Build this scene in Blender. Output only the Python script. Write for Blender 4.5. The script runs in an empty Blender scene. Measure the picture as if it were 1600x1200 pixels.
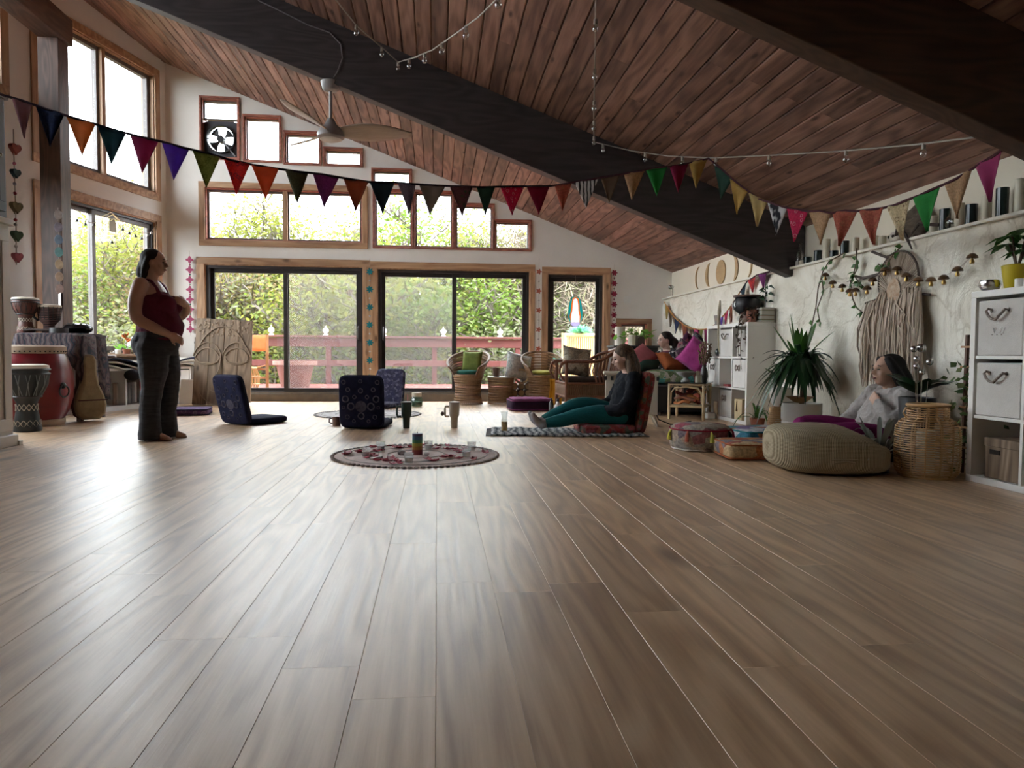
import bpy, bmesh, math, random
from mathutils import Vector, Matrix, Euler
R = math.radians
sc = bpy.context.scene
COL = sc.collection
# ------------------------------------------------------------ camera, sky, exposure
cam = bpy.data.cameras.new('camera'); camo = bpy.data.objects.new('camera', cam); COL.objects.link(camo)
cam.sensor_fit = 'HORIZONTAL'; cam.sensor_width = 36; cam.lens = 1110/1600*36; cam.clip_start = .05; cam.clip_end = 400
_y, _p, _r = R(6.05), R(-2.4), R(.40)
_f = Vector((math.sin(_y)*math.cos(_p), math.cos(_y)*math.cos(_p), math.sin(_p)))
_r0 = Vector((math.cos(_y), -math.sin(_y), 0)); _u0 = _r0.cross(_f)
_rr = math.cos(_r)*_r0 + math.sin(_r)*_u0; _uu = _rr.cross(_f)
camo.matrix_world = Matrix(((_rr.x, _uu.x, -_f.x, 0), (_rr.y, _uu.y, -_f.y, 0), (_rr.z, _uu.z, -_f.z, .72), (0, 0, 0, 1)))
sc.camera = camo
sc.view_settings.view_transform = 'Standard'; sc.view_settings.look = 'None'
sc.view_settings.gamma = 1; sc.view_settings.use_curve_mapping = False
sc.view_settings.exposure = 1.88
w = bpy.data.worlds.new('overcast_sky'); sc.world = w; w.use_nodes = True
w.node_tree.nodes['Background'].inputs[0].default_value = (.87, .945, 1, 1)
w.node_tree.nodes['Background'].inputs[1].default_value = 5.0
sc.cycles.max_bounces = 12; sc.cycles.diffuse_bounces = 6; sc.cycles.transparent_max_bounces = 24
sc.cycles.caustics_reflective = False; sc.cycles.caustics_refractive = False

# ------------------------------------------------------------ helpers
def V(*a): return Vector(a)
class M:
    """collects shapes; build() links them as ONE mesh object"""
    def __init__(s): s.v = []; s.f = []
    def add(s, vs, fs, T=None):
        o = len(s.v); s.v += [(T @ Vector(p)) if T else Vector(p) for p in vs]; s.f += [[i+o for i in f] for f in fs]; return s
    def box(s, c, d, T=None, rz=0, rx=0, ry=0):
        a, b, e = d[0]/2, d[1]/2, d[2]/2
        L = Matrix.Translation(c) @ Euler((rx, ry, rz)).to_matrix().to_4x4()
        if T: L = T @ L
        return s.add([(-a,-b,-e),(a,-b,-e),(a,b,-e),(-a,b,-e),(-a,-b,e),(a,-b,e),(a,b,e),(-a,b,e)],
                     [(3,2,1,0),(4,5,6,7),(0,1,5,4),(1,2,6,5),(2,3,7,6),(3,0,4,7)], L)
    def bar(s, a, b, w, h=None, up=(0,0,1)):
        a, b = Vector(a), Vector(b); h = h or w; d = (b-a); l = d.length; z = d.normalized()
        x = Vector(up).cross(z)
        if x.length < 1e-4: x = Vector((1,0,0)).cross(z)
        x.normalize(); y = z.cross(x); T = Matrix((x, y, z)).transposed().to_4x4(); T.translation = (a+b)/2
        return s.box((0,0,0), (w, h, l), T)
    def tube(s, pts, r, n=8, closed=False, cap=True, sq=1):
        pts = [Vector(p) for p in pts]; k = len(pts); rs = list(r) if hasattr(r, '__len__') else [r]*k
        t0 = (pts[1]-pts[0]).normalized(); x = t0.orthogonal().normalized(); vs = []
        for i, p in enumerate(pts):
            a = pts[i-1] if (i > 0 or closed) else p; b = pts[(i+1) % k] if (i < k-1 or closed) else p
            t = (b-a)
            t = t.normalized() if t.length > 1e-9 else t0
            x = (x - t*x.dot(t))
            x = x.normalized() if x.length > 1e-6 else t.orthogonal().normalized()
            y = t.cross(x)
            for j in range(n):
                q = 2*math.pi*j/n; vs.append(p + (x*math.cos(q) + y*math.sin(q)*sq)*rs[i])
        fs = []
        for i in range(k if closed else k-1):
            for j in range(n):
                a = i*n+j; b = i*n+(j+1) % n; c = ((i+1) % k)*n
                fs.append((a, b, c+(j+1) % n, c+j))
        if cap and not closed: fs += [tuple(range(n))[::-1], tuple((k-1)*n+j for j in range(n))]
        return s.add(vs, fs)
    def lathe(s, prof, c=(0,0,0), n=24, T=None, sx=1, sy=1, arc=None):
        vs = []; k = len(prof); m = n if arc is None else n+1
        for (r, z) in prof:
            for j in range(m):
                q = 2*math.pi*j/n if arc is None else arc[0]+(arc[1]-arc[0])*j/n
                vs.append((c[0]+r*sx*math.cos(q), c[1]+r*sy*math.sin(q), c[2]+z))
        fs = []
        for i in range(k-1):
            for j in range(n):
                b = (j+1) % m
                fs.append((i*m+j, i*m+b, (i+1)*m+b, (i+1)*m+j))
        if arc is None and prof[0] != prof[-1]:
            if prof[0][0] > 1e-5: fs.append(tuple(range(n))[::-1])
            if prof[-1][0] > 1e-5: fs.append(tuple((k-1)*n+j for j in range(n)))
        return s.add(vs, fs, T)
    def ell(s, c, r, n=16, m=10, rot=None, e=1, eh=1):
        """ellipsoid; e<1 squares the plan, eh<1 squares the profile"""
        pw = lambda a, q: math.copysign(abs(a)**q, a)
        T = Matrix.Translation(c)
        if rot: T = T @ Euler(rot).to_matrix().to_4x4()
        vs = [(0, 0, -r[2])]
        for i in range(1, m):
            p = -math.pi/2+math.pi*i/m
            for j in range(n):
                q = 2*math.pi*j/n
                vs.append((r[0]*pw(math.cos(p), eh)*pw(math.cos(q), e), r[1]*pw(math.cos(p), eh)*pw(math.sin(q), e), r[2]*pw(math.sin(p), eh)))
        vs.append((0, 0, r[2])); L = len(vs)-1; fs = []
        for j in range(n):
            fs.append((0, 1+(j+1) % n, 1+j)); fs.append((L, L-n+j, L-n+(j+1) % n))
        for i in range(m-2):
            for j in range(n):
                a = 1+i*n+j; b = 1+i*n+(j+1) % n; fs.append((a, b, b+n, a+n))
        return s.add(vs, fs, T)
    def pillow(s, c, d, rot=None, n=12, puff=.55):
        """stuffed square cushion, d = width, depth, thickness"""
        T = Matrix.Translation(c)
        if rot: T = T @ Euler(rot).to_matrix().to_4x4()
        vs = []; fs = []
        for sd in (1, -1):
            o = len(vs)
            for i in range(n+1):
                for j in range(n+1):
                    u = 2*i/n-1; v = 2*j/n-1; pin = 1-.07*(1-abs(u)**3)*abs(v)**3 ; pin2 = 1-.07*(1-abs(v)**3)*abs(u)**3
                    h = (max(0, (1-u**4)*(1-v**4)))**puff
                    vs.append((u*d[0]/2*pin2, v*d[1]/2*pin, sd*(h*d[2]/2+.004)))
            for i in range(n):
                for j in range(n):
                    a = o+i*(n+1)+j; q = (a, a+n+1, a+n+2, a+1); fs.append(q if sd > 0 else q[::-1])
        N = (n+1)**2
        rim = [i*(n+1) for i in range(n)]+[n*(n+1)+j for j in range(n)]+[(n-i)*(n+1)+n for i in range(n)]+[n-j for j in range(n)]
        for a, b in zip(rim, rim[1:]+rim[:1]): fs.append((a, b, b+N, a+N)[::-1])
        return s.add(vs, fs, T)
    def poly(s, pts, th, o=(0,0,0), x=(1,0,0), y=(0,0,1)):
        """flat outline extruded by th along x cross y"""
        o, x, y = Vector(o), Vector(x), Vector(y); z = x.cross(y).normalized(); n = len(pts)
        a = [o+x*p[0]+y*p[1] for p in pts]; b = [q+z*th for q in a]
        return s.add(a+b, [tuple(range(n))[::-1], tuple(range(n, 2*n))]+[(i, (i+1) % n, n+(i+1) % n, n+i) for i in range(n)])
    def grid(s, fn, nu, nv, T=None):
        vs = [fn(i/nu, j/nv) for i in range(nu+1) for j in range(nv+1)]
        return s.add(vs, [(i*(nv+1)+j, (i+1)*(nv+1)+j, (i+1)*(nv+1)+j+1, i*(nv+1)+j+1) for i in range(nu) for j in range(nv)], T)
    def mesh(s, name):
        me = bpy.data.meshes.new(name); me.from_pydata(s.v, [], s.f); me.update(); return me
    def build(s, name, mat, parent=None, smooth=True, bevel=0, solid=0, sub=0):
        me = s.mesh(name); o = bpy.data.objects.new(name, me); COL.objects.link(o)
        me.materials.append(mat)
        if smooth: me.shade_smooth(); 
        if smooth and smooth != 2: me.set_sharp_from_angle(angle=R(42))
        if solid: m = o.modifiers.new('thick', 'SOLIDIFY'); m.thickness = solid; m.offset = 0
        if bevel: m = o.modifiers.new('bevel', 'BEVEL'); m.width = bevel; m.segments = 2; m.limit_method = 'ANGLE'; m.angle_limit = R(40)
        if sub: m = o.modifiers.new('sub', 'SUBSURF'); m.levels = m.render_levels = sub
        if parent: o.parent = parent
        return o
def tag(o, label, cat, group=None):
    o['label'] = label; o['category'] = cat
    if group: o['group'] = group
    return o
def thing(name, label, cat, loc=(0,0,0), rz=0, group=None):
    o = bpy.data.objects.new(name, None); COL.objects.link(o); o.empty_display_size = .1
    o.location = loc; o.rotation_euler = (0, 0, rz)
    return tag(o, label, cat, group)
def one(name, mb, mat, label, cat, group=None, loc=None, rz=0, **k):
    o = mb.build(name, mat, **k)
    if loc: o.location = loc; o.rotation_euler = (0, 0, rz)
    return tag(o, label, cat, group)
def struct(o): o['kind'] = 'structure'; return o
def stuff(o): o['kind'] = 'stuff'; return o
def copy_tree(o, parent=None):
    c = o.copy(); COL.objects.link(c); c.parent = parent
    for ch in [x for x in COL.objects if x.parent == o]: copy_tree(ch, c)
    return c

# ------------------------------------------------------------ materials
MATS = {}
def nodes(name):
    m = bpy.data.materials.new(name); m.use_nodes = True; nt = m.node_tree
    b = nt.nodes['Principled BSDF']; return m, nt, b
def nd(nt, t, **k):
    n = nt.nodes.new(t)
    for a, v in k.items():
        if a.startswith('i_'): n.inputs[a[2:].replace('_', ' ')].default_value = v
        else: setattr(n, a, v)
    return n
def c4(c): return (c[0], c[1], c[2], 1)
def coords(nt, scale=(1,1,1), rnd=False, kind='Object', rot=(0,0,0)):
    tc = nd(nt, 'ShaderNodeTexCoord'); mp = nd(nt, 'ShaderNodeMapping'); mp.inputs['Scale'].default_value = scale; mp.inputs['Rotation'].default_value = rot
    nt.links.new(tc.outputs[kind], mp.inputs['Vector'])
    if rnd:
        oi = nd(nt, 'ShaderNodeObjectInfo'); ml = nd(nt, 'ShaderNodeMath', operation='MULTIPLY'); ml.inputs[1].default_value = 137.3
        nt.links.new(oi.outputs['Random'], ml.inputs[0]); cb = nd(nt, 'ShaderNodeCombineXYZ')
        for a in 'XYZ': nt.links.new(ml.outputs[0], cb.inputs[a])
        nt.links.new(cb.outputs[0], mp.inputs['Location'])
    return mp.outputs[0]
def ramp(nt, fac, stops, interp='LINEAR'):
    r = nd(nt, 'ShaderNodeValToRGB'); r.color_ramp.interpolation = interp; e = r.color_ramp.elements
    while len(e) < len(stops): e.new(.5)
    for el, (p, c) in zip(e, stops): el.position = p; el.color = c4(c)
    nt.links.new(fac, r.inputs[0]); return r.outputs[0]
def bump(nt, b, h, st, dist=.01):
    bp = nd(nt, 'ShaderNodeBump'); bp.inputs['Strength'].default_value = st; bp.inputs['Distance'].default_value = dist
    nt.links.new(h, bp.inputs['Height']); nt.links.new(bp.outputs[0], b.inputs['Normal'])
def mat(name, col, rough=.6, col2=None, scale=6, stretch=(1,1,1), bmp=.0, bscale=None, metal=0, spec=.5, det=4, rnd=False, kind='Object', sheen=0):
    if name in MATS: return MATS[name]
    m, nt, b = nodes(name); MATS[name] = m
    b.inputs['Roughness'].default_value = rough; b.inputs['Metallic'].default_value = metal; b.inputs['Specular IOR Level'].default_value = spec
    if sheen: b.inputs['Sheen Weight'].default_value = sheen
    co = coords(nt, stretch, rnd, kind); n = nd(nt, 'ShaderNodeTexNoise', i_Scale=scale, i_Detail=det); nt.links.new(co, n.inputs['Vector'])
    col2 = col2 or tuple(c*.78 for c in col)
    nt.links.new(ramp(nt, n.outputs[0], [(.32, col2), (.68, col)]), b.inputs['Base Color'])
    if bmp:
        n2 = nd(nt, 'ShaderNodeTexNoise', i_Scale=bscale or scale*6, i_Detail=3); nt.links.new(co, n2.inputs['Vector']); bump(nt, b, n2.outputs[0], bmp)
    return m
def cells(name, cols, scale=10, rough=.85, stretch=(1,1,1), bmp=.3, feature='F1', metric='EUCLIDEAN', rndm=1, edge=None, kind='Object'):
    """patchwork or printed cloth: voronoi cells coloured from a list"""
    if name in MATS: return MATS[name]
    m, nt, b = nodes(name); MATS[name] = m; b.inputs['Roughness'].default_value = rough; b.inputs['Specular IOR Level'].default_value = .2
    co = coords(nt, stretch, kind=kind); v = nd(nt, 'ShaderNodeTexVoronoi', i_Scale=scale, feature=feature, distance=metric, i_Randomness=rndm); nt.links.new(co, v.inputs['Vector'])
    sp = nd(nt, 'ShaderNodeSeparateColor'); nt.links.new(v.outputs['Color'], sp.inputs[0])
    c = ramp(nt, sp.outputs[0], [(i/len(cols), q) for i, q in enumerate(cols)], 'CONSTANT')
    n = nd(nt, 'ShaderNodeTexNoise', i_Scale=scale*5, i_Detail=3); nt.links.new(co, n.inputs['Vector'])
    mx = nd(nt, 'ShaderNodeMix', data_type='RGBA', blend_type='MULTIPLY'); mx.inputs['Factor'].default_value = .55
    nt.links.new(c, mx.inputs['A']); nt.links.new(ramp(nt, n.outputs[0], [(.4, (.45,.45,.45)), (.6, (1.2,1.15,1.1))]), mx.inputs['B'])
    nt.links.new(mx.outputs['Result'], b.inputs['Base Color']); bump(nt, b, n.outputs[0], bmp)
    return m
def dots(name, base, ink, scale=9, rough=.9, lo=.25, hi=.4, stretch=(1,1,1), ink2=None, kind='Object'):
    """cloth printed with rings and dots"""
    if name in MATS: return MATS[name]
    m, nt, b = nodes(name); MATS[name] = m; b.inputs['Roughness'].default_value = rough; b.inputs['Specular IOR Level'].default_value = .15
    co = coords(nt, stretch, kind=kind); v = nd(nt, 'ShaderNodeTexVoronoi', i_Scale=scale, i_Randomness=.75); nt.links.new(co, v.inputs['Vector'])
    n = nd(nt, 'ShaderNodeTexNoise', i_Scale=scale*4); nt.links.new(co, n.inputs['Vector'])
    c = ramp(nt, v.outputs['Distance'], [(0, ink), (lo*.5, base), (lo, base), ((lo+hi)/2, ink2 or ink), (hi, base)])
    mx = nd(nt, 'ShaderNodeMix', data_type='RGBA', blend_type='MULTIPLY'); mx.inputs['Factor'].default_value = .5
    nt.links.new(c, mx.inputs['A']); nt.links.new(ramp(nt, n.outputs[0], [(.4, (.5,.5,.5)), (.6, (1,1,1))]), mx.inputs['B'])
    nt.links.new(mx.outputs['Result'], b.inputs['Base Color']); bump(nt, b, n.outputs[0], .25)
    return m
def stripes(name, cols, scale=4, axis='X', rough=.85, dist=1.5, bmp=.2, bands='BANDS'):
    if name in MATS: return MATS[name]
    m, nt, b = nodes(name); MATS[name] = m; b.inputs['Roughness'].default_value = rough; b.inputs['Specular IOR Level'].default_value = .2
    co = coords(nt); wv = nd(nt, 'ShaderNodeTexWave', wave_type='BANDS', bands_direction=axis, i_Scale=scale, i_Distortion=dist, i_Detail=2); nt.links.new(co, wv.inputs['Vector'])
    nt.links.new(ramp(nt, wv.outputs['Fac'], [((i+.3)/len(cols), q) for i, q in enumerate(cols)]), b.inputs['Base Color']); bump(nt, b, wv.outputs['Fac'], bmp)
    return m
def wood(name, c1, c2, c3, gr=(26,1.3,26), rough=.45, bmp=.15, rnd=True, knots=0, spec=.5, ring=9, tint=.35):
    """planks: long grain, cathedral rings, each plank its own tone"""
    if name in MATS: return MATS[name]
    m, nt, b = nodes(name); MATS[name] = m; b.inputs['Specular IOR Level'].default_value = spec
    co = coords(nt, (1,1,1), rnd)
    def mp(s):
        q = nd(nt, 'ShaderNodeMapping'); q.inputs['Scale'].default_value = s; nt.links.new(co, q.inputs['Vector']); return q.outputs[0]
    n1 = nd(nt, 'ShaderNodeTexNoise', i_Scale=1, i_Detail=5, i_Roughness=.62); nt.links.new(mp(gr), n1.inputs['Vector'])
    g2 = tuple(g/5.5 if g > 3 else g*.45 for g in gr)
    n2 = nd(nt, 'ShaderNodeTexNoise', i_Scale=1, i_Detail=1.5); nt.links.new(mp(g2), n2.inputs['Vector'])
    ml = nd(nt, 'ShaderNodeMath', operation='MULTIPLY'); ml.inputs[1].default_value = ring*6.28; nt.links.new(n2.outputs[0], ml.inputs[0])
    sn = nd(nt, 'ShaderNodeMath', operation='SINE'); nt.links.new(ml.outputs[0], sn.inputs[0])
    ad = nd(nt, 'ShaderNodeMath', operation='MULTIPLY_ADD'); ad.inputs[1].default_value = .16; nt.links.new(sn.outputs[0], ad.inputs[0]); nt.links.new(n1.outputs[0], ad.inputs[2])
    col = ramp(nt, ad.outputs[0], [(.22, c1), (.5, c2), (.78, c3)])
    if knots:
        kv = nd(nt, 'ShaderNodeTexVoronoi', i_Scale=1); nt.links.new(mp(tuple(knots for _ in range(3)) if gr[0] > 0 and not isinstance(knots, tuple) else knots), kv.inputs['Vector'])
        mx = nd(nt, 'ShaderNodeMix', data_type='RGBA'); nt.links.new(ramp(nt, kv.outputs['Distance'], [(.05, (1,1,1)), (.16, (0,0,0))]), mx.inputs['Factor'])
        nt.links.new(col, mx.inputs['A']); mx.inputs['B'].default_value = c4(tuple(q*.5 for q in c1)); col = mx.outputs['Result']
    if rnd:
        oi = nd(nt, 'ShaderNodeObjectInfo'); hv = nd(nt, 'ShaderNodeMapRange'); hv.inputs['To Min'].default_value = 1-tint; hv.inputs['To Max'].default_value = 1+tint
        nt.links.new(oi.outputs['Random'], hv.inputs[0])
        hs = nd(nt, 'ShaderNodeHueSaturation'); nt.links.new(col, hs.inputs['Color']); nt.links.new(hv.outputs[0], hs.inputs['Value']); col = hs.outputs[0]
    nt.links.new(col, b.inputs['Base Color'])
    mr = nd(nt, 'ShaderNodeMapRange'); mr.inputs['To Min'].default_value = rough-.07; mr.inputs['To Max'].default_value = rough+.1; nt.links.new(n1.outputs[0], mr.inputs[0]); nt.links.new(mr.outputs[0], b.inputs['Roughness'])
    bump(nt, b, ad.outputs[0], bmp, .004)
    return m
def translucent(m, fac=.45):
    """thin cloth: part of the light comes through"""
    nt = m.node_tree; b = nt.nodes['Principled BSDF']
    if any(n.type == 'BSDF_TRANSLUCENT' for n in nt.nodes): return m
    tl = nd(nt, 'ShaderNodeBsdfTranslucent'); x = nd(nt, 'ShaderNodeMixShader'); x.inputs[0].default_value = fac
    nt.links.new(b.inputs['Base Color'].links[0].from_socket, tl.inputs[0]); nt.links.new(b.outputs[0], x.inputs[1]); nt.links.new(tl.outputs[0], x.inputs[2]); nt.links.new(x.outputs[0], nt.nodes['Material Output'].inputs[0])
    return m
def clear(name, tint=(1,1,1), gloss=.06, dirt=0, dcol=(.8,.8,.8)):
    """thin pane: straight-through transparency with a faint reflection"""
    if name in MATS: return MATS[name]
    m = bpy.data.materials.new(name); m.use_nodes = True; nt = m.node_tree; nt.nodes.remove(nt.nodes['Principled BSDF']); MATS[name] = m
    t = nd(nt, 'ShaderNodeBsdfTransparent'); t.inputs[0].default_value = c4(tint); g = nd(nt, 'ShaderNodeBsdfGlossy'); g.inputs['Roughness'].default_value = .03
    x = nd(nt, 'ShaderNodeMixShader'); x.inputs[0].default_value = gloss; nt.links.new(t.outputs[0], x.inputs[1]); nt.links.new(g.outputs[0], x.inputs[2]); out = x
    if dirt:
        d = nd(nt, 'ShaderNodeBsdfDiffuse'); d.inputs[0].default_value = c4(dcol); x2 = nd(nt, 'ShaderNodeMixShader'); x2.inputs[0].default_value = dirt
        tl = nd(nt, 'ShaderNodeBsdfTranslucent'); tl.inputs[0].default_value = c4(dcol); x3 = nd(nt, 'ShaderNodeMixShader'); nt.links.new(d.outputs[0], x3.inputs[1]); nt.links.new(tl.outputs[0], x3.inputs[2])
        nt.links.new(x.outputs[0], x2.inputs[1]); nt.links.new(x3.outputs[0], x2.inputs[2]); out = x2
    nt.links.new(out.outputs[0], nt.nodes['Material Output'].inputs[0])
    return m
def leafmat(name, cols, trans=.35, rough=.5):
    """leaves: tone varies from leaf to leaf, some light comes through"""
    if name in MATS: return MATS[name]
    m, nt, b = nodes(name); MATS[name] = m; b.inputs['Roughness'].default_value = rough; b.inputs['Specular IOR Level'].default_value = .3
    g = nd(nt, 'ShaderNodeNewGeometry'); c = ramp(nt, g.outputs['Random Per Island'], [(i/max(1, len(cols)-1), q) for i, q in enumerate(cols)])
    nt.links.new(c, b.inputs['Base Color'])
    tl = nd(nt, 'ShaderNodeBsdfTranslucent'); nt.links.new(c, tl.inputs[0]); x = nd(nt, 'ShaderNodeMixShader'); x.inputs[0].default_value = trans
    nt.links.new(b.outputs[0], x.inputs[1]); nt.links.new(tl.outputs[0], x.inputs[2]); nt.links.new(x.outputs[0], nt.nodes['Material Output'].inputs[0])
    return m
WALL = mat('painted_wall', (.80,.77,.72), .75, (.76,.73,.68), 3, bmp=.06, bscale=90)
PINE = wood('pine_trim', (.30,.16,.085), (.42,.25,.14), (.52,.33,.19), (30,30,2.2), .5, .1, True, knots=(5,5,2.2), tint=.15, ring=5)
PINEX = wood('pine_trim_lying', (.30,.16,.085), (.42,.25,.14), (.52,.33,.19), (2.2,30,30), .5, .1, True, knots=(2.2,5,5), tint=.15, ring=5)
REDWOOD = wood('red_stained_reveal', (.22,.07,.05), (.33,.12,.08), (.42,.17,.11), (3,20,20), .5, .08, True, tint=.1)
FRAMEDARK = mat('bronze_aluminium', (.05,.045,.045), .4, (.04,.037,.037), 20, metal=.3)
FRAMEGREY = mat('brown_vinyl_frame', (.16,.14,.13), .45, (.13,.115,.105), 20)
BEAM = wood('dark_stained_beam', (.036,.029,.030), (.052,.043,.044), (.070,.058,.058), (2,30,30), .55, .1, True, tint=.1)
BEAMU = BEAM
FLOORW = wood('oak_floor_planks', (.34,.205,.11), (.51,.335,.19), (.64,.45,.28), (30,1.3,30), .34, .28, True, knots=(2.6,.85,2.6), tint=.13, spec=.55, ring=8)
FLOORW.node_tree.nodes['Principled BSDF'].inputs['Coat Weight'].default_value = .55; FLOORW.node_tree.nodes['Principled BSDF'].inputs['Coat Roughness'].default_value = .42
CEILW = wood('brown_stained_ceiling_boards', (.115,.060,.045), (.225,.125,.093), (.325,.19,.145), (26,1.6,26), .55, .25, True, knots=(7,2.2,7), tint=.3, spec=.35, ring=6)
GLASS = clear('window_glass')
SCREEN = clear('insect_screen', gloss=0, dirt=.16, dcol=(.30,.30,.29))
WHITEM = mat('white_enamel', (.80,.79,.76), .4, (.76,.75,.72), 10)
BLACKM = mat('black_metal', (.02,.02,.022), .45, (.015,.015,.016), 20)
STEEL = mat('polished_steel', (.62,.62,.62), .18, (.55,.55,.55), 8, metal=1)
# ------------------------------------------------------------ the room
BW = 10.8                                   # back wall, inner face
CS, CZ = .3773, 3.378                       # ceiling slope and height
def zc(x): return CZ-CS*x
CA = math.atan(CS)
A16 = R(16)
LO = V(-3.88, BW, 0); LD = V(-math.sin(A16), -math.cos(A16), 0); LN = V(math.cos(A16), -math.sin(A16), 0)
LT = Matrix((LD, -LN, V(0,0,1))).transposed().to_4x4(); LT.translation = LO      # left-wall frame: s from corner, outward, z
def wall(name, u0, u1, z0, z1, th, holes, T, material, clip=True, cz_off=.06):
    """slab in the uz plane with rectangular openings, its top cut along the roof"""
    us = sorted({u0, u1, *[h[0] for h in holes], *[h[1] for h in holes]}); zs = sorted({z0, z1, *[h[2] for h in holes], *[h[3] for h in holes]})
    bm = bmesh.new(); cache = {}
    def vv(u, d, z):
        k = (round(u, 4), d, round(z, 4))
        if k not in cache: cache[k] = bm.verts.new(T @ V(u, d*th, z))
        return cache[k]
    inside = lambda u, z: any(h[0] < u < h[1] and h[2] < z < h[3] for h in holes)
    nu, nz = len(us)-1, len(zs)-1
    full = [[not inside((us[i]+us[i+1])/2, (zs[j]+zs[j+1])/2) for j in range(nz)] for i in range(nu)]
    for i in range(nu):
        for j in range(nz):
            if not full[i][j]: continue
            a, b, c, d = us[i], us[i+1], zs[j], zs[j+1]
            bm.faces.new((vv(a,0,c), vv(b,0,c), vv(b,0,d), vv(a,0,d))); bm.faces.new((vv(a,1,d), vv(b,1,d), vv(b,1,c), vv(a,1,c)))
            if i == 0 or not full[i-1][j]: bm.faces.new((vv(a,0,c), vv(a,0,d), vv(a,1,d), vv(a,1,c)))
            if i == nu-1 or not full[i+1][j]: bm.faces.new((vv(b,0,d), vv(b,0,c), vv(b,1,c), vv(b,1,d)))
            if j == 0 or not full[i][j-1]: bm.faces.new((vv(b,0,c), vv(a,0,c), vv(a,1,c), vv(b,1,c)))
            if j == nz-1 or not full[i][j+1]: bm.faces.new((vv(a,0,d), vv(b,0,d), vv(b,1,d), vv(a,1,d)))
    if clip:
        g = bm.verts[:]+bm.edges[:]+bm.faces[:]
        r = bmesh.ops.bisect_plane(bm, geom=g, plane_co=(0, 0, CZ+cz_off), plane_no=V(CS, 0, 1).normalized(), clear_outer=True)
        ed = [e for e in r['geom_cut'] if isinstance(e, bmesh.types.BMEdge)]
        try: bmesh.ops.holes_fill(bm, edges=ed)
        except Exception: pass
    bmesh.ops.recalc_face_normals(bm, faces=bm.faces[:])
    me = bpy.data.meshes.new(name); bm.to_mesh(me); bm.free(); o = bpy.data.objects.new(name, me); COL.objects.link(o); me.materials.append(material)
    return struct(o)
I4 = Matrix.Translation((0, BW, 0))
# openings in the back wall: x0, x1, z0, z1
DOORS = [(-3.36,-1.09,.0,2.0), (-.885,1.41,.0,1.985), (1.68,2.555,.0,1.957)]
UPW = [(-3.345,-1.106,2.35,3.10)]
STEP = [(-.925,-.372,2.31,3.13), (-.335,.235,2.31,3.13), (.275,.835,2.31,2.96), (.872,1.40,2.31,2.73)]
CLER = [(-3.38,-2.875,3.53,4.375), (-2.78,-2.29,3.51,4.14), (-2.205,-1.72,3.49,3.93), (-1.64,-1.12,3.49,3.715), (-.945,-.40,3.245,3.435)]
SMALL = [(2.83,3.25,.80,1.21)]
wall('wall_back', -3.9, 3.85, -.2, 5.2, .2, DOORS+UPW+STEP+CLER+SMALL, I4, WALL)
LWIN = [(.24,2.21,.69,2.55), (.24,2.21,2.95,4.58), (2.70,4.7,3.55,4.58), (2.95,5.0,.69,2.55), (5.6,8.0,2.95,4.9)]  # last window is out of view, added back for its side light
wall('wall_left', 0, 14.6, -.2, 6.8, .2, LWIN, LT, WALL)
wall('wall_behind', -8.2, 3.85, -.2, 6.8, .2, [], Matrix.Translation((0,-3.2,0)), WALL)
RT = Matrix(((0,1,0,3.64),(1,0,0,0),(0,0,1,0),(0,0,0,1)))
wall('wall_right', -3.2, 11.0, 1.5, 2.3, .2, [], RT, mat('cream_upper_wall', (.74,.68,.55), .8, (.70,.64,.52), 2.5, bmp=.05, bscale=60))
# lower right wall: thick hand-trowelled plaster
def plaster():
    m, nt, b = nodes('trowelled_plaster'); b.inputs['Roughness'].default_value = .85
    co = coords(nt); n1 = nd(nt, 'ShaderNodeTexNoise', i_Scale=2.2, i_Detail=8, i_Roughness=.62, i_Distortion=1.2); nt.links.new(co, n1.inputs['Vector'])
    v = nd(nt, 'ShaderNodeTexVoronoi', i_Scale=1.7, feature='DISTANCE_TO_EDGE'); n3 = nd(nt, 'ShaderNodeTexNoise', i_Scale=3, i_Detail=4)
    nt.links.new(co, n3.inputs['Vector']); mx = nd(nt, 'ShaderNodeMix', data_type='VECTOR'); mx.inputs['Factor'].default_value = .35; nt.links.new(co, mx.inputs['A']); nt.links.new(n3.outputs['Color'], mx.inputs['B']); nt.links.new(mx.outputs['Result'], v.inputs['Vector'])
    cr = ramp(nt, v.outputs['Distance'], [(0, (.62,.57,.50)), (.016, (1,1,1))])
    base = ramp(nt, n1.outputs[0], [(.3, (.60,.55,.45)), (.52, (.72,.68,.58)), (.7, (.80,.77,.69))])
    mm = nd(nt, 'ShaderNodeMix', data_type='RGBA', blend_type='MULTIPLY'); mm.inputs['Factor'].default_value = .55; nt.links.new(base, mm.inputs['A']); nt.links.new(cr, mm.inputs['B']); nt.links.new(mm.outputs['Result'], b.inputs['Base Color'])
    ad = nd(nt, 'ShaderNodeMath', operation='MULTIPLY_ADD'); ad.inputs[1].default_value = .25; nt.links.new(v.outputs['Distance'], ad.inputs[0]); nt.links.new(n1.outputs[0], ad.inputs[2]); bump(nt, b, ad.outputs[0], 1.0, .06)
    return m
PLAST = plaster()
random.seed(3)
q = M()
import mathutils.noise as mn
q.grid(lambda u, v: (3.5+.018*mn.fractal(V(u*14*1.3, v*2.2, 5), 1, 2, 4)+(.012 if v > .965 else 0), -3.2+u*14.0, v*1.585), 240, 34)
q.box((3.58, 3.8, .79), (.1, 14.0, 1.58))
struct(q.build('wall_lower_right', PLAST))
q = M().box((3.56, 3.8, 1.592), (.17, 14.0, .022))
struct(q.build('trim_1', mat('painted_ledge', (.74,.70,.60), .6, (.66,.62,.53), 5), bevel=.004))
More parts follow.
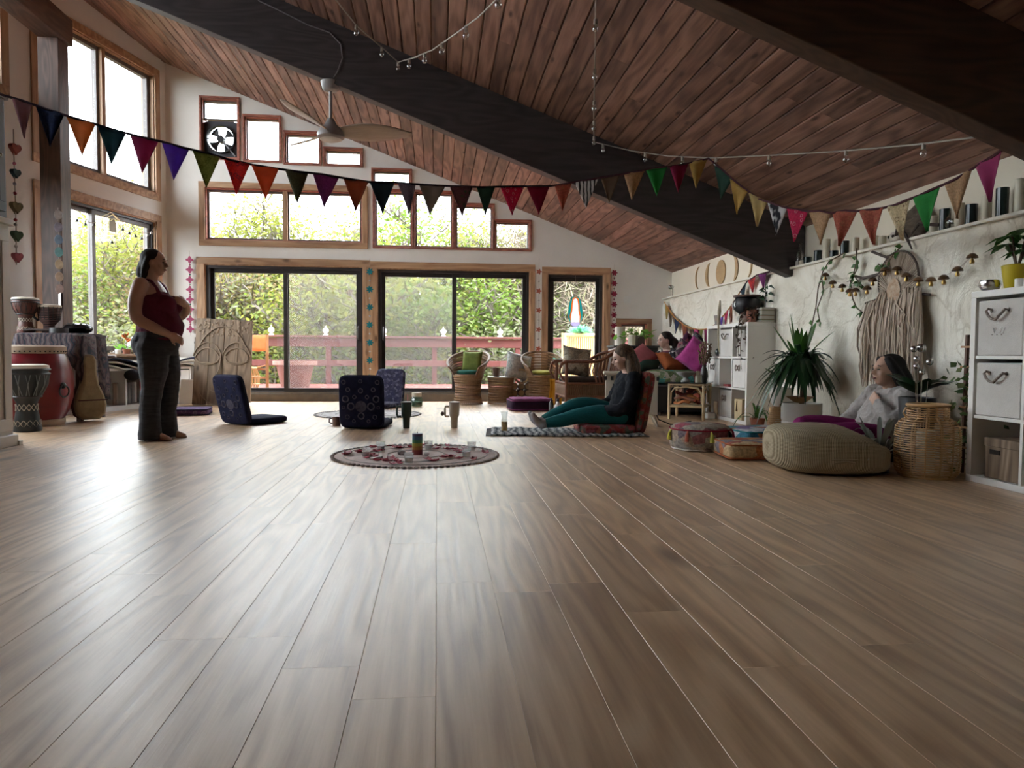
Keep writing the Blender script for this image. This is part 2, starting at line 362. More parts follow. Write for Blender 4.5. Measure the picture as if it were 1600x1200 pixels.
# floor: subfloor with planks
sub = M().box((-2.1, 3.9, -.06), (12.4, 14.4, .09)); floor = struct(sub.build('floor', mat('subfloor', (.08,.055,.04), .8)))
PW, PL = .175, 1.22
def plank_vf(l, w, h=.012, c=.0011, ce=.0004):
    a, b = w/2, l/2
    vs = [(-a,-b,-h),(a,-b,-h),(a,b,-h),(-a,b,-h),(-a,-b,-c),(a,-b,-c),(a,b,-c),(-a,b,-c),(-a+c,-b+ce,0),(a-c,-b+ce,0),(a-c,b-ce,0),(-a+c,b-ce,0)]
    return vs, [(0,1,5,4),(1,2,6,5),(2,3,7,6),(3,0,4,7),(4,5,9,8),(5,6,10,9),(6,7,11,10),(7,4,8,11),(8,9,10,11)]
pm = M().add(*plank_vf(PL, PW)).mesh('plank'); pm.materials.append(FLOORW)
random.seed(11); rest = M(); cand = []
def px(p):
    d = Vector(p)-camo.matrix_world.translation; w_ = d.dot(_f); return (800+1110*d.dot(_rr)/w_, 600-1110*d.dot(_uu)/w_, w_) if w_ > .2 else (9999, 9999, -1)
for i in range(-40, 21):
    off = random.random()*PL
    for j in range(-3, 10):
        x = (i+.5)*PW; y = j*PL+off
        if y-PL/2 > BW or y+PL/2 < -3.1 or x > 3.5: continue
        cy0, cy1 = max(y-PL/2, -3.2), min(y+PL/2, BW)
        if x < -3.88-.2867*(BW-y)-.6: continue
        vis = any(-60 < px((x, yy, 0))[0] < 1660 and px((x, yy, 0))[1] < 1230 and px((x, yy, 0))[2] > 0 for yy in (cy0, (cy0+cy1)/2, cy1))
        cand.append((0 if vis else 1, y, x, cy0, cy1))
cand.sort(key=lambda c: (c[0], c[1]))
for k, (nv, y, x, c0, c1) in enumerate(cand):
    if k < 300 and not nv:
        o = bpy.data.objects.new('plank', pm); COL.objects.link(o); o.parent = floor; o.location = (x, (c0+c1)/2, 0); o.scale = (1, (c1-c0)/PL, 1)
    else:
        rest.add(*plank_vf(c1-c0, PW), Matrix.Translation((x, (c0+c1)/2, 0)))
r_ = stuff(rest.build('planks_beyond', FLOORW, floor, smooth=False))
# ceiling: deck, boards between the beams, beams
deck = M(); x0, x1 = -8.4, 3.9
def slab(m, x0, x1, y0, y1, za, zb):
    m.add([(x0,y0,zc(x0)+za),(x1,y0,zc(x1)+za),(x1,y1,zc(x1)+za),(x0,y1,zc(x0)+za),(x0,y0,zc(x0)+zb),(x1,y0,zc(x1)+zb),(x1,y1,zc(x1)+zb),(x0,y1,zc(x0)+zb)],
          [(3,2,1,0),(4,5,6,7),(0,1,5,4),(1,2,6,5),(2,3,7,6),(3,0,4,7)])
slab(deck, x0, x1, -3.4, 11.5, .02, .2)
ceil = struct(deck.build('ceiling', mat('dark_roof_deck', (.03,.018,.013), .8), smooth=False))
BWD = .137; random.seed(5); bmesh_cache = {}
def board(xc, y0, y1):
    l = round(y1-y0, 2)
    if l not in bmesh_cache:
        me = M().add(*[(lambda vs, fs: ([(a, b, -c) for a, b, c in vs], [f[::-1] for f in fs]))(*plank_vf(l, BWD, .02, .008))][0]).mesh('ceiling_board'); me.materials.append(CEILW); bmesh_cache[l] = me
    o = bpy.data.objects.new('ceiling_board', bmesh_cache[l]); COL.objects.link(o); o.parent = ceil
    o.location = (xc, (y0+y1)/2, zc(xc)); o.rotation_euler = (0, CA, 0)
stepx = (BWD+.005)*math.cos(CA); rest = M(); n_ = 0
for (y0, y1) in ((6.9, 10.79), (3.39, 6.76), (-3.2, 3.25)):
    xx = 3.6; i = 0
    while xx > -8.3:
        if y0 > 0 and xx > -4.75:
            cut = round(y0+random.choice((.25,.4,.55,.7))*(y1-y0), 1) if i % 2 else None
            if cut: board(xx, y0, cut); board(xx, cut, y1)
            else: board(xx, y0, y1)
        else:
            T = Matrix.Translation((xx, (y0+y1)/2, zc(xx))) @ Euler((0, CA, 0)).to_matrix().to_4x4()
            vs, fs = plank_vf(y1-y0, BWD, .02, .006); rest.add([(a, b, -c) for a, b, c in vs], [f[::-1] for f in fs], T)
        xx -= stepx; i += 1
stuff(rest.build('boards_beyond', CEILW, ceil, smooth=False))
BEAMB = wood('brown_stained_beam', (.040,.020,.012), (.062,.032,.019), (.085,.045,.027), (2,30,30), .55, .1, True, tint=.1)
def roofbeam(name, y0, y1, dz, m_=None):
    m = M(); slab(m, -8.3, 3.63, y0, y1, -dz, .01); return struct(m.build(name, m_ or BEAM, bevel=.006, smooth=False))
roofbeam('beam_1', 6.76, 6.9, .545); roofbeam('beam_2', 3.25, 3.39, .525, BEAMB); roofbeam('beam_3', -.26, -.12, .525, BEAMB)
# header beam and post at the left window
HX, HY = -4.208, 8.45
struct(M().box((HX+.02, 2.70, 4.27), (.25, 11.78, .29)).build('beam_4', wood('brown_beam', (.05,.026,.018), (.085,.045,.032), (.12,.065,.046), (30,2,30), .5, .1, True, tint=.1), bevel=.006, smooth=False))
struct(M().box((HX, HY, 2.063), (.215, .215, 4.125)).build('post_1', wood('brown_post', (.05,.026,.018), (.085,.045,.032), (.12,.065,.046), (30,30,2), .5, .1, True, tint=.1), bevel=.006, smooth=False))

# ------------------------------------------------------------ windows and doors
NW = [0]; ND = [0]; NT = [0]
def framebars(m, a, b, c, d, w, d0, d1, T):
    """rectangular ring (a,b)x(c,d), bar width w, depth d0..d1"""
    y = (d0+d1)/2; t = d1-d0
    m.box(((a+b)/2, y, c+w/2), (b-a, t, w), T); m.box(((a+b)/2, y, d-w/2), (b-a, t, w), T)
    m.box((a+w/2, y, (c+d)/2), (w, t, d-c-2*w), T); m.box((b-w/2, y, (c+d)/2), (w, t, d-c-2*w), T)
def trimboards(par, a, b, c, d, w, T, mv, mh, bottom=True, wl=None, wr=None):
    """casing boards on the wall face, each its own piece"""
    wl = w if wl is None else wl; wr = w if wr is None else wr
    def pc(cn, sz, m): M().box(cn, sz, T).build('casing_board', m, par, smooth=False, bevel=.003)
    pc(((a-wl+b+wr)/2, -.012, d+w/2), (b-a+wl+wr, .024, w), mh)
    if bottom: pc(((a-wl+b+wr)/2, -.012, c-w/2), (b-a+wl+wr, .024, w), mh)
    if wl: pc((a-wl/2, -.012, (c+d)/2), (wl, .024, d-c), mv)
    if wr: pc((b+wr/2, -.012, (c+d)/2), (wr, .024, d-c), mv)
def root(pref, cnt):
    cnt[0] += 1; o = bpy.data.objects.new('%s_%d' % (pref, cnt[0]), None); COL.objects.link(o); o.empty_display_size = .1; return struct(o)
def lining(par, a, b, c, d, T, m, t=.014, dep=.19):
    q = M(); framebars(q, a+.0005, b-.0005, c+.0005, d-.0005, t, .0, dep, T); q.build('jamb_lining', m, par, smooth=False)
def pane(par, a, b, c, d, y, T, m=GLASS, name='pane'): M().box(((a+b)/2, y, (c+d)/2), (b-a, .004, d-c), T).build(name, m, par, smooth=False)
def fixed(a, b, c, d, T, tw, fw=.028, mull=(), fm=FRAMEGREY, lm=REDWOOD, mv=PINE, mh=PINEX):
    r = root('window', NW)
    if tw: trimboards(r, a, b, c, d, tw, T, mv, mh)
    lining(r, a, b, c, d, T, lm); g = .015
    xs = [a+g]+list(mull)+[b-g]
    for i in range(len(xs)-1):
        u0 = xs[i]+(.02 if i else 0); u1 = xs[i+1]-(.02 if i < len(xs)-2 else 0)
        q = M(); framebars(q, u0, u1, c+g, d-g, fw, .06, .13, T); q.build('sash', fm, r, smooth=False, bevel=.003)
        pane(r, u0+fw, u1-fw, c+g+fw, d-g-fw, .095, T)
    for x in mull: M().box((x, .075, (c+d)/2), (.06, .13, d-c-.03), T).build('mullion', mv, r, smooth=False)
    return r
fixed(*UPW[0], I4, .085, mull=(-2.22,))
for h in STEP: fixed(*h, I4, .028, .016, mv=REDWOOD, mh=REDWOOD)
for h in CLER[1:]: fixed(*h, I4, .028, .012, mv=REDWOOD, mh=REDWOOD)
fixed(*SMALL[0], I4, .075)
# clerestory with the extractor fan board
a, b, c, d = CLER[0]; r = root('window', NW); trimboards(r, a, b, c, d, .028, I4, REDWOOD, REDWOOD); lining(r, a, b, c, d, I4, REDWOOD)
q = M(); framebars(q, a+.015, b-.015, 4.09, d-.015, .016, .06, .13, I4); q.build('sash', FRAMEGREY, r, smooth=False); pane(r, a+.03, b-.03, 4.105, d-.03, .095, I4)
fan = thing('exhaust_fan', 'round black exhaust fan in a dark board high in the gable window', 'exhaust fan', (-3.1275, BW+.07, 3.81))
q = M(); n = 32; rad = .20; W2, H2 = .238, .263
rect = []
for j in range(n):
    an = 2*math.pi*j/n; k = min(W2/max(1e-6, abs(math.cos(an))), H2/max(1e-6, abs(math.sin(an)))); rect.append((k*math.cos(an), k*math.sin(an)))
vs = [(rad*math.cos(2*math.pi*j/n), y, rad*math.sin(2*math.pi*j/n)) for y in (0, .03) for j in range(n)]+[(p[0], y, p[1]) for y in (0, .03) for p in rect]
fs = []
for j in range(n):
    k = (j+1) % n; fs += [(j, k, 2*n+k, 2*n+j), (n+k, n+j, 3*n+j, 3*n+k), (k, j, n+j, n+k), (2*n+j, 2*n+k, 3*n+k, 3*n+j)]
q.add(vs, fs).build('mounting_board', mat('dark_board', (.05,.05,.06), .6), fan, smooth=False)
q = M().lathe([(.185,-.02),(.205,-.02),(.205,.05),(.185,.05),(.185,-.02)], n=32, T=Matrix.Rotation(R(90), 4, 'X')); q.build('ring', BLACKM, fan)
for k in range(4):
    an = R(40+90*k); q = M()
    def bl(u, v, an=an): rr = .03+.145*u; t = an+(v-.5)*(.30+.62*u); return (rr*math.cos(t), .02+.03*(v-.5), rr*math.sin(t))
    q.grid(bl, 5, 5).build('fan_blade', BLACKM, fan, solid=.004)
M().tube([(0,-.05,0),(0,.06,0)], .05, 12).build('motor', BLACKM, fan)
M().bar((0,-.035,0),(.2,-.035,-.24), .018).build('stay_bar', mat('grey_steel', (.35,.35,.36), .4, metal=.6), fan)
M().bar((-.19,-.03,.0),(.19,-.03,.0), .012).build('stay_bar', BLACKM, fan)
# left-wall windows
def slider(T, a, b, c, d, tw, split, handle=False):
    r = root('window', NW); trimboards(r, a, b, c, d, tw, T, PINE, PINEX); lining(r, a, b, c, d, T, PINE)
    q = M(); framebars(q, a+.015, b-.015, c+.015, d-.015, .03, .03, .15, T); q.build('outer_frame', FRAMEDARK, r, smooth=False)
    for (u0, u1, y) in ((a+.045, split+.03, .06), (split-.03, b-.045, .10)):
        q = M(); framebars(q, u0, u1, c+.045, d-.045, .055, y, y+.035, T); s = q.build('sash', FRAMEGREY, r, smooth=False, bevel=.003)
        pane(s, u0+.055, u1-.055, c+.1, d-.1, y+.02, T)
    return r
slider(LT, *LWIN[0], .10, 1.33)
fixed(*LWIN[1], LT, .10, .05, mull=(1.18,), lm=PINE)
fixed(*LWIN[2], LT, .10, .05, mull=(3.7,), lm=PINE); slider(LT, *LWIN[3], .10, 4.0); fixed(*LWIN[4], LT, .10, .05, mull=(6.8,), lm=PINE)
# window stool under the left window
struct(M().box((1.2, -.10, .672), (2.3, .24, .03), LT).build('trim_2', mat('window_stool_wood', (.42,.27,.16), .5, (.32,.19,.11), 4, (4,20,20)), bevel=.004))
# sliding doors
def sdoor(a, b, d, screens, panes=2, wl=.11, wr=.11, tw=.10):
    r = root('door', ND); trimboards(r, a, b, 0, d, tw, I4, PINE, PINEX, False, wl, wr); lining(r, a, b, 0, d, I4, PINE, .012)
    q = M(); q.box(((a+b)/2, .07, .055), (b-a-.02, .17, .11), I4); q.box(((a+b)/2, .03, .122), (b-a-.02, .05, .02), I4); q.build('threshold', mat('bronze_sill', (.16,.13,.10), .4, (.12,.10,.08), 10), r, smooth=False, bevel=.004)
    q = M(); framebars(q, a+.012, b-.012, .11, d-.012, .04, .02, .17, I4); q.build('door_frame', FRAMEDARK, r, smooth=False)
    mid = (a+b)/2
    rng = [(a+.05, mid+.035, .10), (mid-.035, b-.05, .05)] if panes == 2 else [(a+.05, b-.05, .07)]
    for i, (u0, u1, y) in enumerate(rng):
        q = M(); framebars(q, u0, u1, .135, d-.05, .06, y, y+.04, I4); s = q.build('door_panel', FRAMEDARK, r, smooth=False, bevel=.003)
        pane(s, u0+.06, u1-.06, .195, d-.11, y+.02, I4)
        if i in screens: pane(s, u0+.04, u1-.04, .16, d-.07, .155, I4, SCREEN, 'insect_screen')
    return r
d1 = sdoor(*DOORS[0][:2], 2.0, (1,), wr=.1025); d2 = sdoor(*DOORS[1][:2], 1.985, (0,), wl=.1025, wr=.075); d3 = sdoor(*DOORS[2][:2], 1.957, (), 1, .087, .105)
for d_, x, sgn in ((d1, -1.165, 1), (d2, -.80, -1)):
    q = M().tube([(x, BW+.04, .92), (x, BW-.015, .94), (x, BW-.02, 1.0), (x, BW-.015, 1.1), (x, BW+.04, 1.12)], .012, 8); q.box((x, BW+.035, 1.02), (.035, .02, .26)); q.build('door_handle', FRAMEDARK, d_)
# white socket plate and corner trims
struct(M().box((2.93, BW-.004, 1.58), (.115, .008, .115)).build('outlet_plate', WHITEM, bevel=.002))
struct(M().box((1.54, BW-.006, 1.02), (.105, .012, 2.02)).build('trim_3', WALL, smooth=False))
# ------------------------------------------------------------ outside: deck, railing, woods
DZ = .10
DECK = mat('red_deck_paint', (.26,.072,.058), .6, (.20,.055,.044), 3, (1,14,1), bmp=.1, rnd=True)
dk = M().box((-.6, 12.85, DZ-.09), (12, 3.4, .06)); dko = struct(dk.build('deck', DECK))
bmh = M().box((0,0,0), (12, .138, .03)).mesh('deck_board'); bmh.materials.append(DECK)
for k in range(24):
    o = bpy.data.objects.new('deck_board', bmh); COL.objects.link(o); o.parent = dko; o.location = (-.6, 11.16+k*.1435, DZ-.015)
RAILM = mat('red_rail_paint', (.135,.034,.028), .6, (.10,.025,.02), 4, rnd=True)
rl = thing('deck_railing', 'red painted wooden railing with two broad rails along the deck edge', 'railing', (0, 14.45, DZ))
for z, h in ((.83, .17), (.42, .12)): M().box((.75, 0, z), (9.9, .05, h)).build('rail', RAILM, rl, bevel=.006)
M().box((.75, -.02, .945), (9.9, .18, .04)).build('cap_rail', RAILM, rl, bevel=.006)
for x in (-4.1, -2.15, -.05, 1.65, 3.4, 5.3): M().box((x, .06, .46), (.10, .10, .92)).build('post', RAILM, rl, bevel=.006)
rl2 = thing('deck_railing', 'red painted railing returning to the house at the deck corner', 'railing', (-4.2, 12.9, DZ))
for z, h in ((.83, .17), (.42, .12)): M().box((0, 0, z), (.05, 3.0, h)).build('rail', RAILM, rl2, bevel=.006)
for y in (-1.4, 0): M().box((-.06, y, .46), (.10, .10, .92)).build('post', RAILM, rl2, bevel=.006)
GLOBE = mat('frosted_white_globe', (.85,.85,.83), .25)
for k, x in enumerate((-3.24, -2.19, -1.05, .13, 1.28, 2.28)):
    t = thing('globe_light', 'small white globe light on the red deck railing, '+('first', 'second', 'third', 'fourth', 'fifth', 'last')[k]+' from the planter', 'lamp', (x, 14.43, DZ+.968), 0, 'globe lights on the railing')
    M().lathe([(.0,0),(.05,0),(.045,.02),(.02,.035),(.02,.05)], n=12).build('base', WHITEM, t); M().ell((0,0,.095), (.06,.06,.058), 14, 9).build('globe', GLOBE, t); M().lathe([(.012,.15),(.012,.185),(0,.19)], n=8).build('finial', WHITEM, t)
# terracotta planter
t = thing('planter_pot', 'large square terracotta planter pot empty on the red deck', 'planter', (-2.55, 13.2, DZ))
TERRA = mat('terracotta', (.40,.16,.105), .75, (.33,.125,.08), 4, bmp=.1); TERRAO = mat('darkened_terracotta', (.19,.072,.052), .8, (.15,.056,.04), 4, bmp=.1)  # outdoor copy is terracotta darkened evenly to offset the strong sky light
M().lathe([(.24,0),(.33,.40),(.30,.40),(.22,.06)], n=28).build('pot', TERRAO, t); M().lathe([(.33,.39),(.39,.40),(.39,.47),(.33,.47),(.33,.39)], n=28).build('rim', mat('pale_rim', (.30,.16,.125), .7), t)
# folding director chair
t = thing('director_chair', 'folding wooden deck chair with orange canvas back', 'chair', (-3.02, 12.0, DZ), R(12))
WW = mat('honey_wood', (.45,.24,.10), .5, (.34,.17,.07), 5, (20,20,2))
for x in (-.25, .25):
    M().bar((x,.2,0),(x,.2,.92), .04).build('back_post', WW, t); M().bar((x,-.22,0),(x,-.22,.6), .04).build('front_leg', WW, t); M().bar((x,-.27,.6),(x,.22,.6), .05, .03).build('armrest', WW, t)
    M().bar((x,-.2,.1),(x,.2,.1), .03).build('stretcher', WW, t)
OC = mat('orange_canvas', (.72,.22,.06), .8, (.62,.18,.05), 10)
M().grid(lambda u, v: (-.26+.52*u, .2+.05*math.sin(math.pi*u), .64+.27*v), 10, 4).build('back_canvas', OC, t, solid=.01); M().grid(lambda u, v: (-.26+.52*u, -.22+.42*v, .42-.05*math.sin(math.pi*u)), 10, 4).build('seat_canvas', OC, t, solid=.01)
for z in (.2, .34): M().bar((-.25,.2,z),(.25,.2,z), .03).build('crossbar', WW, t)
CANE = mat('outdoor_cane', (.62,.36,.15), .5, (.5,.28,.10), 8)
t = thing('cane_stool', 'low round cane stool beside the orange chair on the deck', 'stool', (-2.93, 11.42, DZ))
q = M()
for k in range(18):
    an = 2*math.pi*k/18; q.tube([(r_*math.cos(an), r_*math.sin(an), z) for r_, z in ((.12,0),(.17,.12),(.18,.24),(.13,.38))], .009, 5)
q.build('cane_staves', CANE, t)
for r_, z in ((.125,.01),(.175,.13),(.18,.25),(.135,.375)): M().tube([(r_*math.cos(2*math.pi*k/20), r_*math.sin(2*math.pi*k/20), z) for k in range(20)], .011, 5, True).build('hoop', CANE, t)
M().lathe([(0,.375),(.13,.375),(.13,.395),(0,.40)], n=20).build('seat', CANE, t)
# bamboo screen planter
t = thing('bamboo_screen', 'tall pale bamboo screen box standing on the deck outside the single door', 'screen', (2.72, 13.0, DZ))
BAM = mat('bamboo_cane', (.72,.52,.24), .45, (.60,.41,.17), 6, (8,8,2), rnd=True)
for x in (-.38, .38): M().tube([(x,0,0),(x,0,1.02)], .045, 12).build('corner_post', BAM, t)
for z in (.06, .98): M().tube([(-.42,0,z),(.42,0,z)], .04, 12).build('rail_pole', BAM, t)
bmm = M().tube([(0,0,.05),(0,0,.96)], .0195, 8).mesh('bamboo_slat'); bmm.materials.append(BAM)
for k in range(18):
    o = bpy.data.objects.new('bamboo_slat', bmm); COL.objects.link(o); o.parent = t; o.location = (-.333+k*.0392, .01, 0)
def tuft(name, label, loc, r, colm, n=260, grp=None, flat=.7):
    random.seed(int(loc[0]*100)); q = M()
    for k in range(n):
        d = V(random.gauss(0,1), random.gauss(0,1), abs(random.gauss(0,1))*.9+.05).normalized(); e = d*r*random.uniform(.7,1.1); e.z *= flat
        s = d.cross(V(0,0,1)).normalized()*.012*r/.2 if abs(d.z) < .98 else V(.012,0,0)
        q.add([-s*.6, s*.6, e*.6+s+V(0,0,.02), e+V(0,0,-.03*r)], [(0,1,2),(0,2,3)])
    return one(name, q, colm, label, 'plant', grp, loc=loc, smooth=False)
PALEG = leafmat('pale_fresh_blades', [(.10,.42,.22),(.20,.55,.32),(.32,.62,.38)], .4)
tuft('grass_tuft', 'bright green grass tuft on top of the bamboo screen', (2.66, 13.03, DZ+1.02), .26, PALEG)
tuft('grass_tuft', 'pale teal grass tuft in front of the bamboo screen', (2.02, 12.1, .55), .2, leafmat('teal_blades', [(.08,.35,.26),(.2,.5,.4)], .4))
one('plant_stand', M().lathe([(.13,0),(.13,.03),(.05,.06),(.05,.36),(.12,.40),(.14,.46),(.0,.46)], n=20), CANE, 'narrow cane stand under the teal grass tuft', 'plant stand', loc=(2.02, 12.1, DZ))
# ground and woods
q = M(); q.grid(lambda u, v: (-60+120*u, 11.5+70*v, -1.0-9*min(1, v*2.2)+1.2*mn.noise(V(u*9, v*9, 0))), 60, 40)
q.grid(lambda u, v: (-60+52*u, -30+42*v, -1.6-6*(1-u)+.8*mn.noise(V(u*9, v*9, 4))), 40, 40)
struct(q.build('ground', mat('leaf_litter', (.16,.13,.07), .9, (.09,.10,.04), .6)))
BARK = mat('grey_bark', (.13,.105,.085), .9, (.08,.065,.05), 6)
def tree_mesh(seed, h, spread, nleaf, lsize, levels=4, twig=True, droop=0, r0=.17, clump=.5):
    random.seed(seed); wd = M(); tips = []
    def grow(p, d, l, r, lv):
        k = 4; pts = [p]; rs = [r]
        for i in range(k):
            d = (d+V(random.gauss(0,.13), random.gauss(0,.13), random.gauss(0,.06)+.03)).normalized(); p = p+d*l/k; pts.append(p); rs.append(r*(1-.45*(i+1)/k))
            if lv < levels and i >= (1 if lv else 1):
                for _ in range(2 if lv else 2):
                    a = random.uniform(0, 6.28); s = V(math.cos(a), math.sin(a), random.uniform(.05,.7)).normalized()
                    grow(p, (d*.45+s*.8).normalized(), l*random.uniform(.42,.62)*(spread if lv == 0 else 1), rs[-1]*.55, lv+1)
            if lv >= 2: tips.append(p)
        wd.tube(pts, [max(x, .013) for x in rs], 5 if lv < 2 else 3, cap=False)
    grow(V(0,0,0), V(0,0,1), h, r0, 0)
    lf = M()
    for k in range(nleaf):
        p = random.choice(tips)+V(random.gauss(0,clump), random.gauss(0,clump), random.gauss(0,clump*.8)); a = V(random.gauss(0,1), random.gauss(0,1), random.gauss(0,.6)).normalized()*lsize*random.uniform(.6,1.3); b = a.cross(V(random.gauss(0,1), random.gauss(0,1), random.gauss(0,1))).normalized()*lsize*.45
        lf.add([p-a, p+b, p+a, p-b], [(0,1,2,3)])
    return wd.mesh('trunk'), lf.mesh('foliage')
LEAFS = dict(green=leafmat('spring_green_leaves', [(.085,.14,.018),(.125,.19,.026),(.17,.23,.05)], .5), yellow=leafmat('yellow_green_leaves', [(.14,.155,.022),(.20,.205,.035),(.155,.185,.04)], .5),
    tan=leafmat('rusty_buds', [(.17,.115,.05),(.21,.15,.07),(.15,.13,.05)], .4), pale=leafmat('pale_olive_leaves', [(.13,.14,.07),(.18,.19,.095)], .45))
KIND = {'green': 'fresh green spring tree beyond the deck', 'yellow': 'yellow green budding tree beyond the deck', 'tan': 'rusty budding tree with thin crown beyond the deck', 'pale': 'pale olive tree with sparse leaves beyond the deck', 'bare': 'bare brown tangled tree beyond the deck'}
VAR = [tree_mesh(1, 5.2, 1, 22000, .062, clump=.36), tree_mesh(2, 4.6, 1.15, 22000, .064, clump=.38), tree_mesh(3, 5.8, .9, 9000, .06, clump=.35), tree_mesh(4, 5.0, 1.1, 7000, .055, clump=.3), tree_mesh(7, 3.2, 1.3, 20000, .05, r0=.08, clump=.38)]
for wd, lf in VAR: wd.materials.append(BARK)
LV = {}
def twig_mesh():
    random.seed(77); vs = [v.co for v in VAR[2][1].vertices]; q = M()
    for k in range(9000):
        p = Vector(vs[random.randrange(len(vs))]); a = V(random.gauss(0,1), random.gauss(0,1), random.gauss(.2,1)).normalized()*random.uniform(.15,.4); b = a.orthogonal().normalized()*.011; q.add([p-a, p+b, p+a, p-b], [(0,1,2,3)])
    me = q.mesh('twigs'); me.materials.append(leafmat('brown_twigs', [(.10,.075,.055),(.17,.13,.095),(.22,.18,.13),(.14,.14,.06)], .1, .9)); return me
TWIGM = twig_mesh()
def tree(x, y, z, kind, var, sc_, rz, grp='woods behind the deck', lab=None):
    wd, lf = VAR[var]
    t = thing('tree', lab or KIND[kind], 'tree', (x, y, z), rz, grp); t.scale = (sc_, sc_, sc_)
    o = bpy.data.objects.new('trunk', wd); COL.objects.link(o); o.parent = t
    if kind == 'bare':
        o = bpy.data.objects.new('twigs', TWIGM); COL.objects.link(o); o.parent = t
    else:
        if (kind, var) not in LV: me = lf.copy(); me.materials.append(LEAFS[kind]); LV[kind, var] = me
        o = bpy.data.objects.new('foliage', LV[kind, var]); COL.objects.link(o); o.parent = t
random.seed(21)
# rows of trees behind the house: x, y, base z, kind
for row, (y, n, xa, xb, zb) in enumerate(((19.6, 10, -10.5, 9.5, -6.2), (22, 11, -14, 13, -6.3), (26.5, 12, -19, 18, -6.9), (32, 13, -26, 26, -7.6))):
    for k in range(n):
        x = xa+(xb-xa)*(k+random.uniform(.1,.9))/n; fx = x/y*18
        if fx > 1.2: kd = random.choice(('bare','bare','tan','pale','bare'))
        elif fx > -1.2: kd = random.choice(('green','pale','green','yellow'))
        else: kd = random.choice(('tan','yellow','green','yellow'))
        v = {'bare': 2, 'tan': random.choice((0, 3)), 'pale': random.choice((1, 3))}.get(kd, random.choice((0, 1)))
        tree(x, y+random.uniform(-1.2, 1.2), zb+random.uniform(-.8,.5), kd, v, random.uniform(.92,1.18)*(1,1.12,1.22,1.34)[row], random.uniform(0, 6.28))
for k in range(40):      # understorey
    y = random.uniform(18.2, 23); x = random.uniform(-9, 8)*y/18; kd = random.choice(('green','yellow','green','pale')) if x < 2.5 else random.choice(('bare','pale','green'))
    tree(x, y, -4.9-.15*(y-18), kd, 4, random.uniform(1.0,1.3), random.uniform(0, 6.28), 'understorey below the deck', {'green': 'low green leafy sapling below the deck', 'yellow': 'low yellow green sapling below the deck', 'pale': 'low pale olive sapling below the deck', 'bare': 'low bare brown thicket sapling below the deck'}[kd])
for k in range(30):      # beyond the left windows
    s_ = random.uniform(-6, 12); dd = random.uniform(5, 15); p = LO+LD*s_-LN*dd; kd = random.choice(('tan','yellow','pale','tan','green'))
    tree(p.x, p.y, -7.2-.2*dd+random.uniform(-.5,.5), kd, random.choice((0,1,3,2)), random.uniform(.95,1.15), random.uniform(0, 6.28), 'woods beyond the left windows', {'tan': 'rusty budding tree outside the side windows', 'yellow': 'yellow green tree outside the side windows', 'pale': 'pale olive tree outside the side windows', 'green': 'fresh green tree outside the side windows'}[kd])
# ------------------------------------------------------------ left side of the room
def cloth(name, c, c2=None, sc_=12, b=.3): return mat(name, c, .9, c2, sc_, bmp=b, bscale=sc_*14, spec=.15, sheen=.15 if sum(c) > .6 else 0)
NAVYP = cloth('navy_medallion_cloth', (.017,.020,.058), (.010,.012,.034), 20)
NAVYS = cloth('navy_cotton', (.03,.03,.075)); DKBLUE = cloth('dark_blue_welt', (.012,.014,.035))
# white cabinet with a dark cupboard on top
t = thing('white_cabinet', 'tall white painted cabinet end with panel moulding by the drums', 'cabinet', (-3.17, 5.75, 0))
WP = mat('white_gloss_paint', (.62,.60,.57), .45, (.56,.54,.51), 3)
M().box((-.33,-.42,.86), (.62,.80,1.60)).build('body', WP, t, bevel=.004); M().box((-.33,-.42,1.675), (.70,.86,.045)).build('cornice', WP, t, bevel=.008)
M().box((-.33,-.42,.045), (.67,.85,.09)).build('plinth', WP, t, bevel=.008)
q = M(); framebars(q, -.80, -.04, .12, 1.62, .09, -.012, 0, Matrix(((0,-1,0,-.020),(1,0,0,0),(0,0,1,0),(0,0,0,1)))); q.build('panel_moulding', WP, t, bevel=.003)
M().box((-.02,.012,.02), (.08,.05,.04)).build('corner_foot', WP, t, bevel=.006)
t = thing('dark_cupboard', 'dark brown wooden cupboard standing on the white cabinet', 'cupboard', (-3.18, 5.72, 1.70))
DW = mat('dark_walnut', (.045,.024,.02), .5, (.03,.016,.013), 3, (20,20,2))
M().box((-.30,-.40,.44), (.58,.78,.88)).build('body', DW, t, bevel=.006); M().box((-.30,-.40,.89), (.62,.82,.03)).build('top', DW, t, bevel=.004)
q = M(); framebars(q, -.77, -.03, .05, .84, .07, -.01, 0, Matrix(((0,-1,0,-.012),(1,0,0,0),(0,0,1,0),(0,0,0,1)))); q.build('door_frame', DW, t, bevel=.003); M().ell((.005,-.1,.45), (.015,.015,.015), 10, 6).build('knob', STEEL, t)
# felt heart garland at the cupboard
t = thing('heart_garland', 'hanging garland of stuffed felt hearts and beads beside dark cupboard', 'garland', (-3.125, 5.7, 1.36))
M().tube([(0,0,1.0),(0,0,.7),(.004,0,.3),(0,0,0)], .004, 6).build('cord', cloth('twine', (.5,.42,.35)), t)
def heart(s):
    return [(s*.046*16*math.sin(a)**3/2, s*.046*(13*math.cos(a)-5*math.cos(2*a)-2*math.cos(3*a)-math.cos(4*a))/2) for a in [2*math.pi*k/28 for k in range(28)]]
for z, s, c, nm in ((.43,.13,(.25,.25,.15),'olive'), (.22,.12,(.10,.19,.12),'green'), (.06,.11,(.48,.16,.20),'pink'), (.86,.12,(.42,.12,.10),'brick'), (.68,.1,(.08,.14,.16),'slate')):
    M().poly(heart(s), .035, (-.012,.008,z), (.22,.975,0), (0,0,1)).build('felt_heart', cloth(nm+'_felt', c), t, bevel=.012)
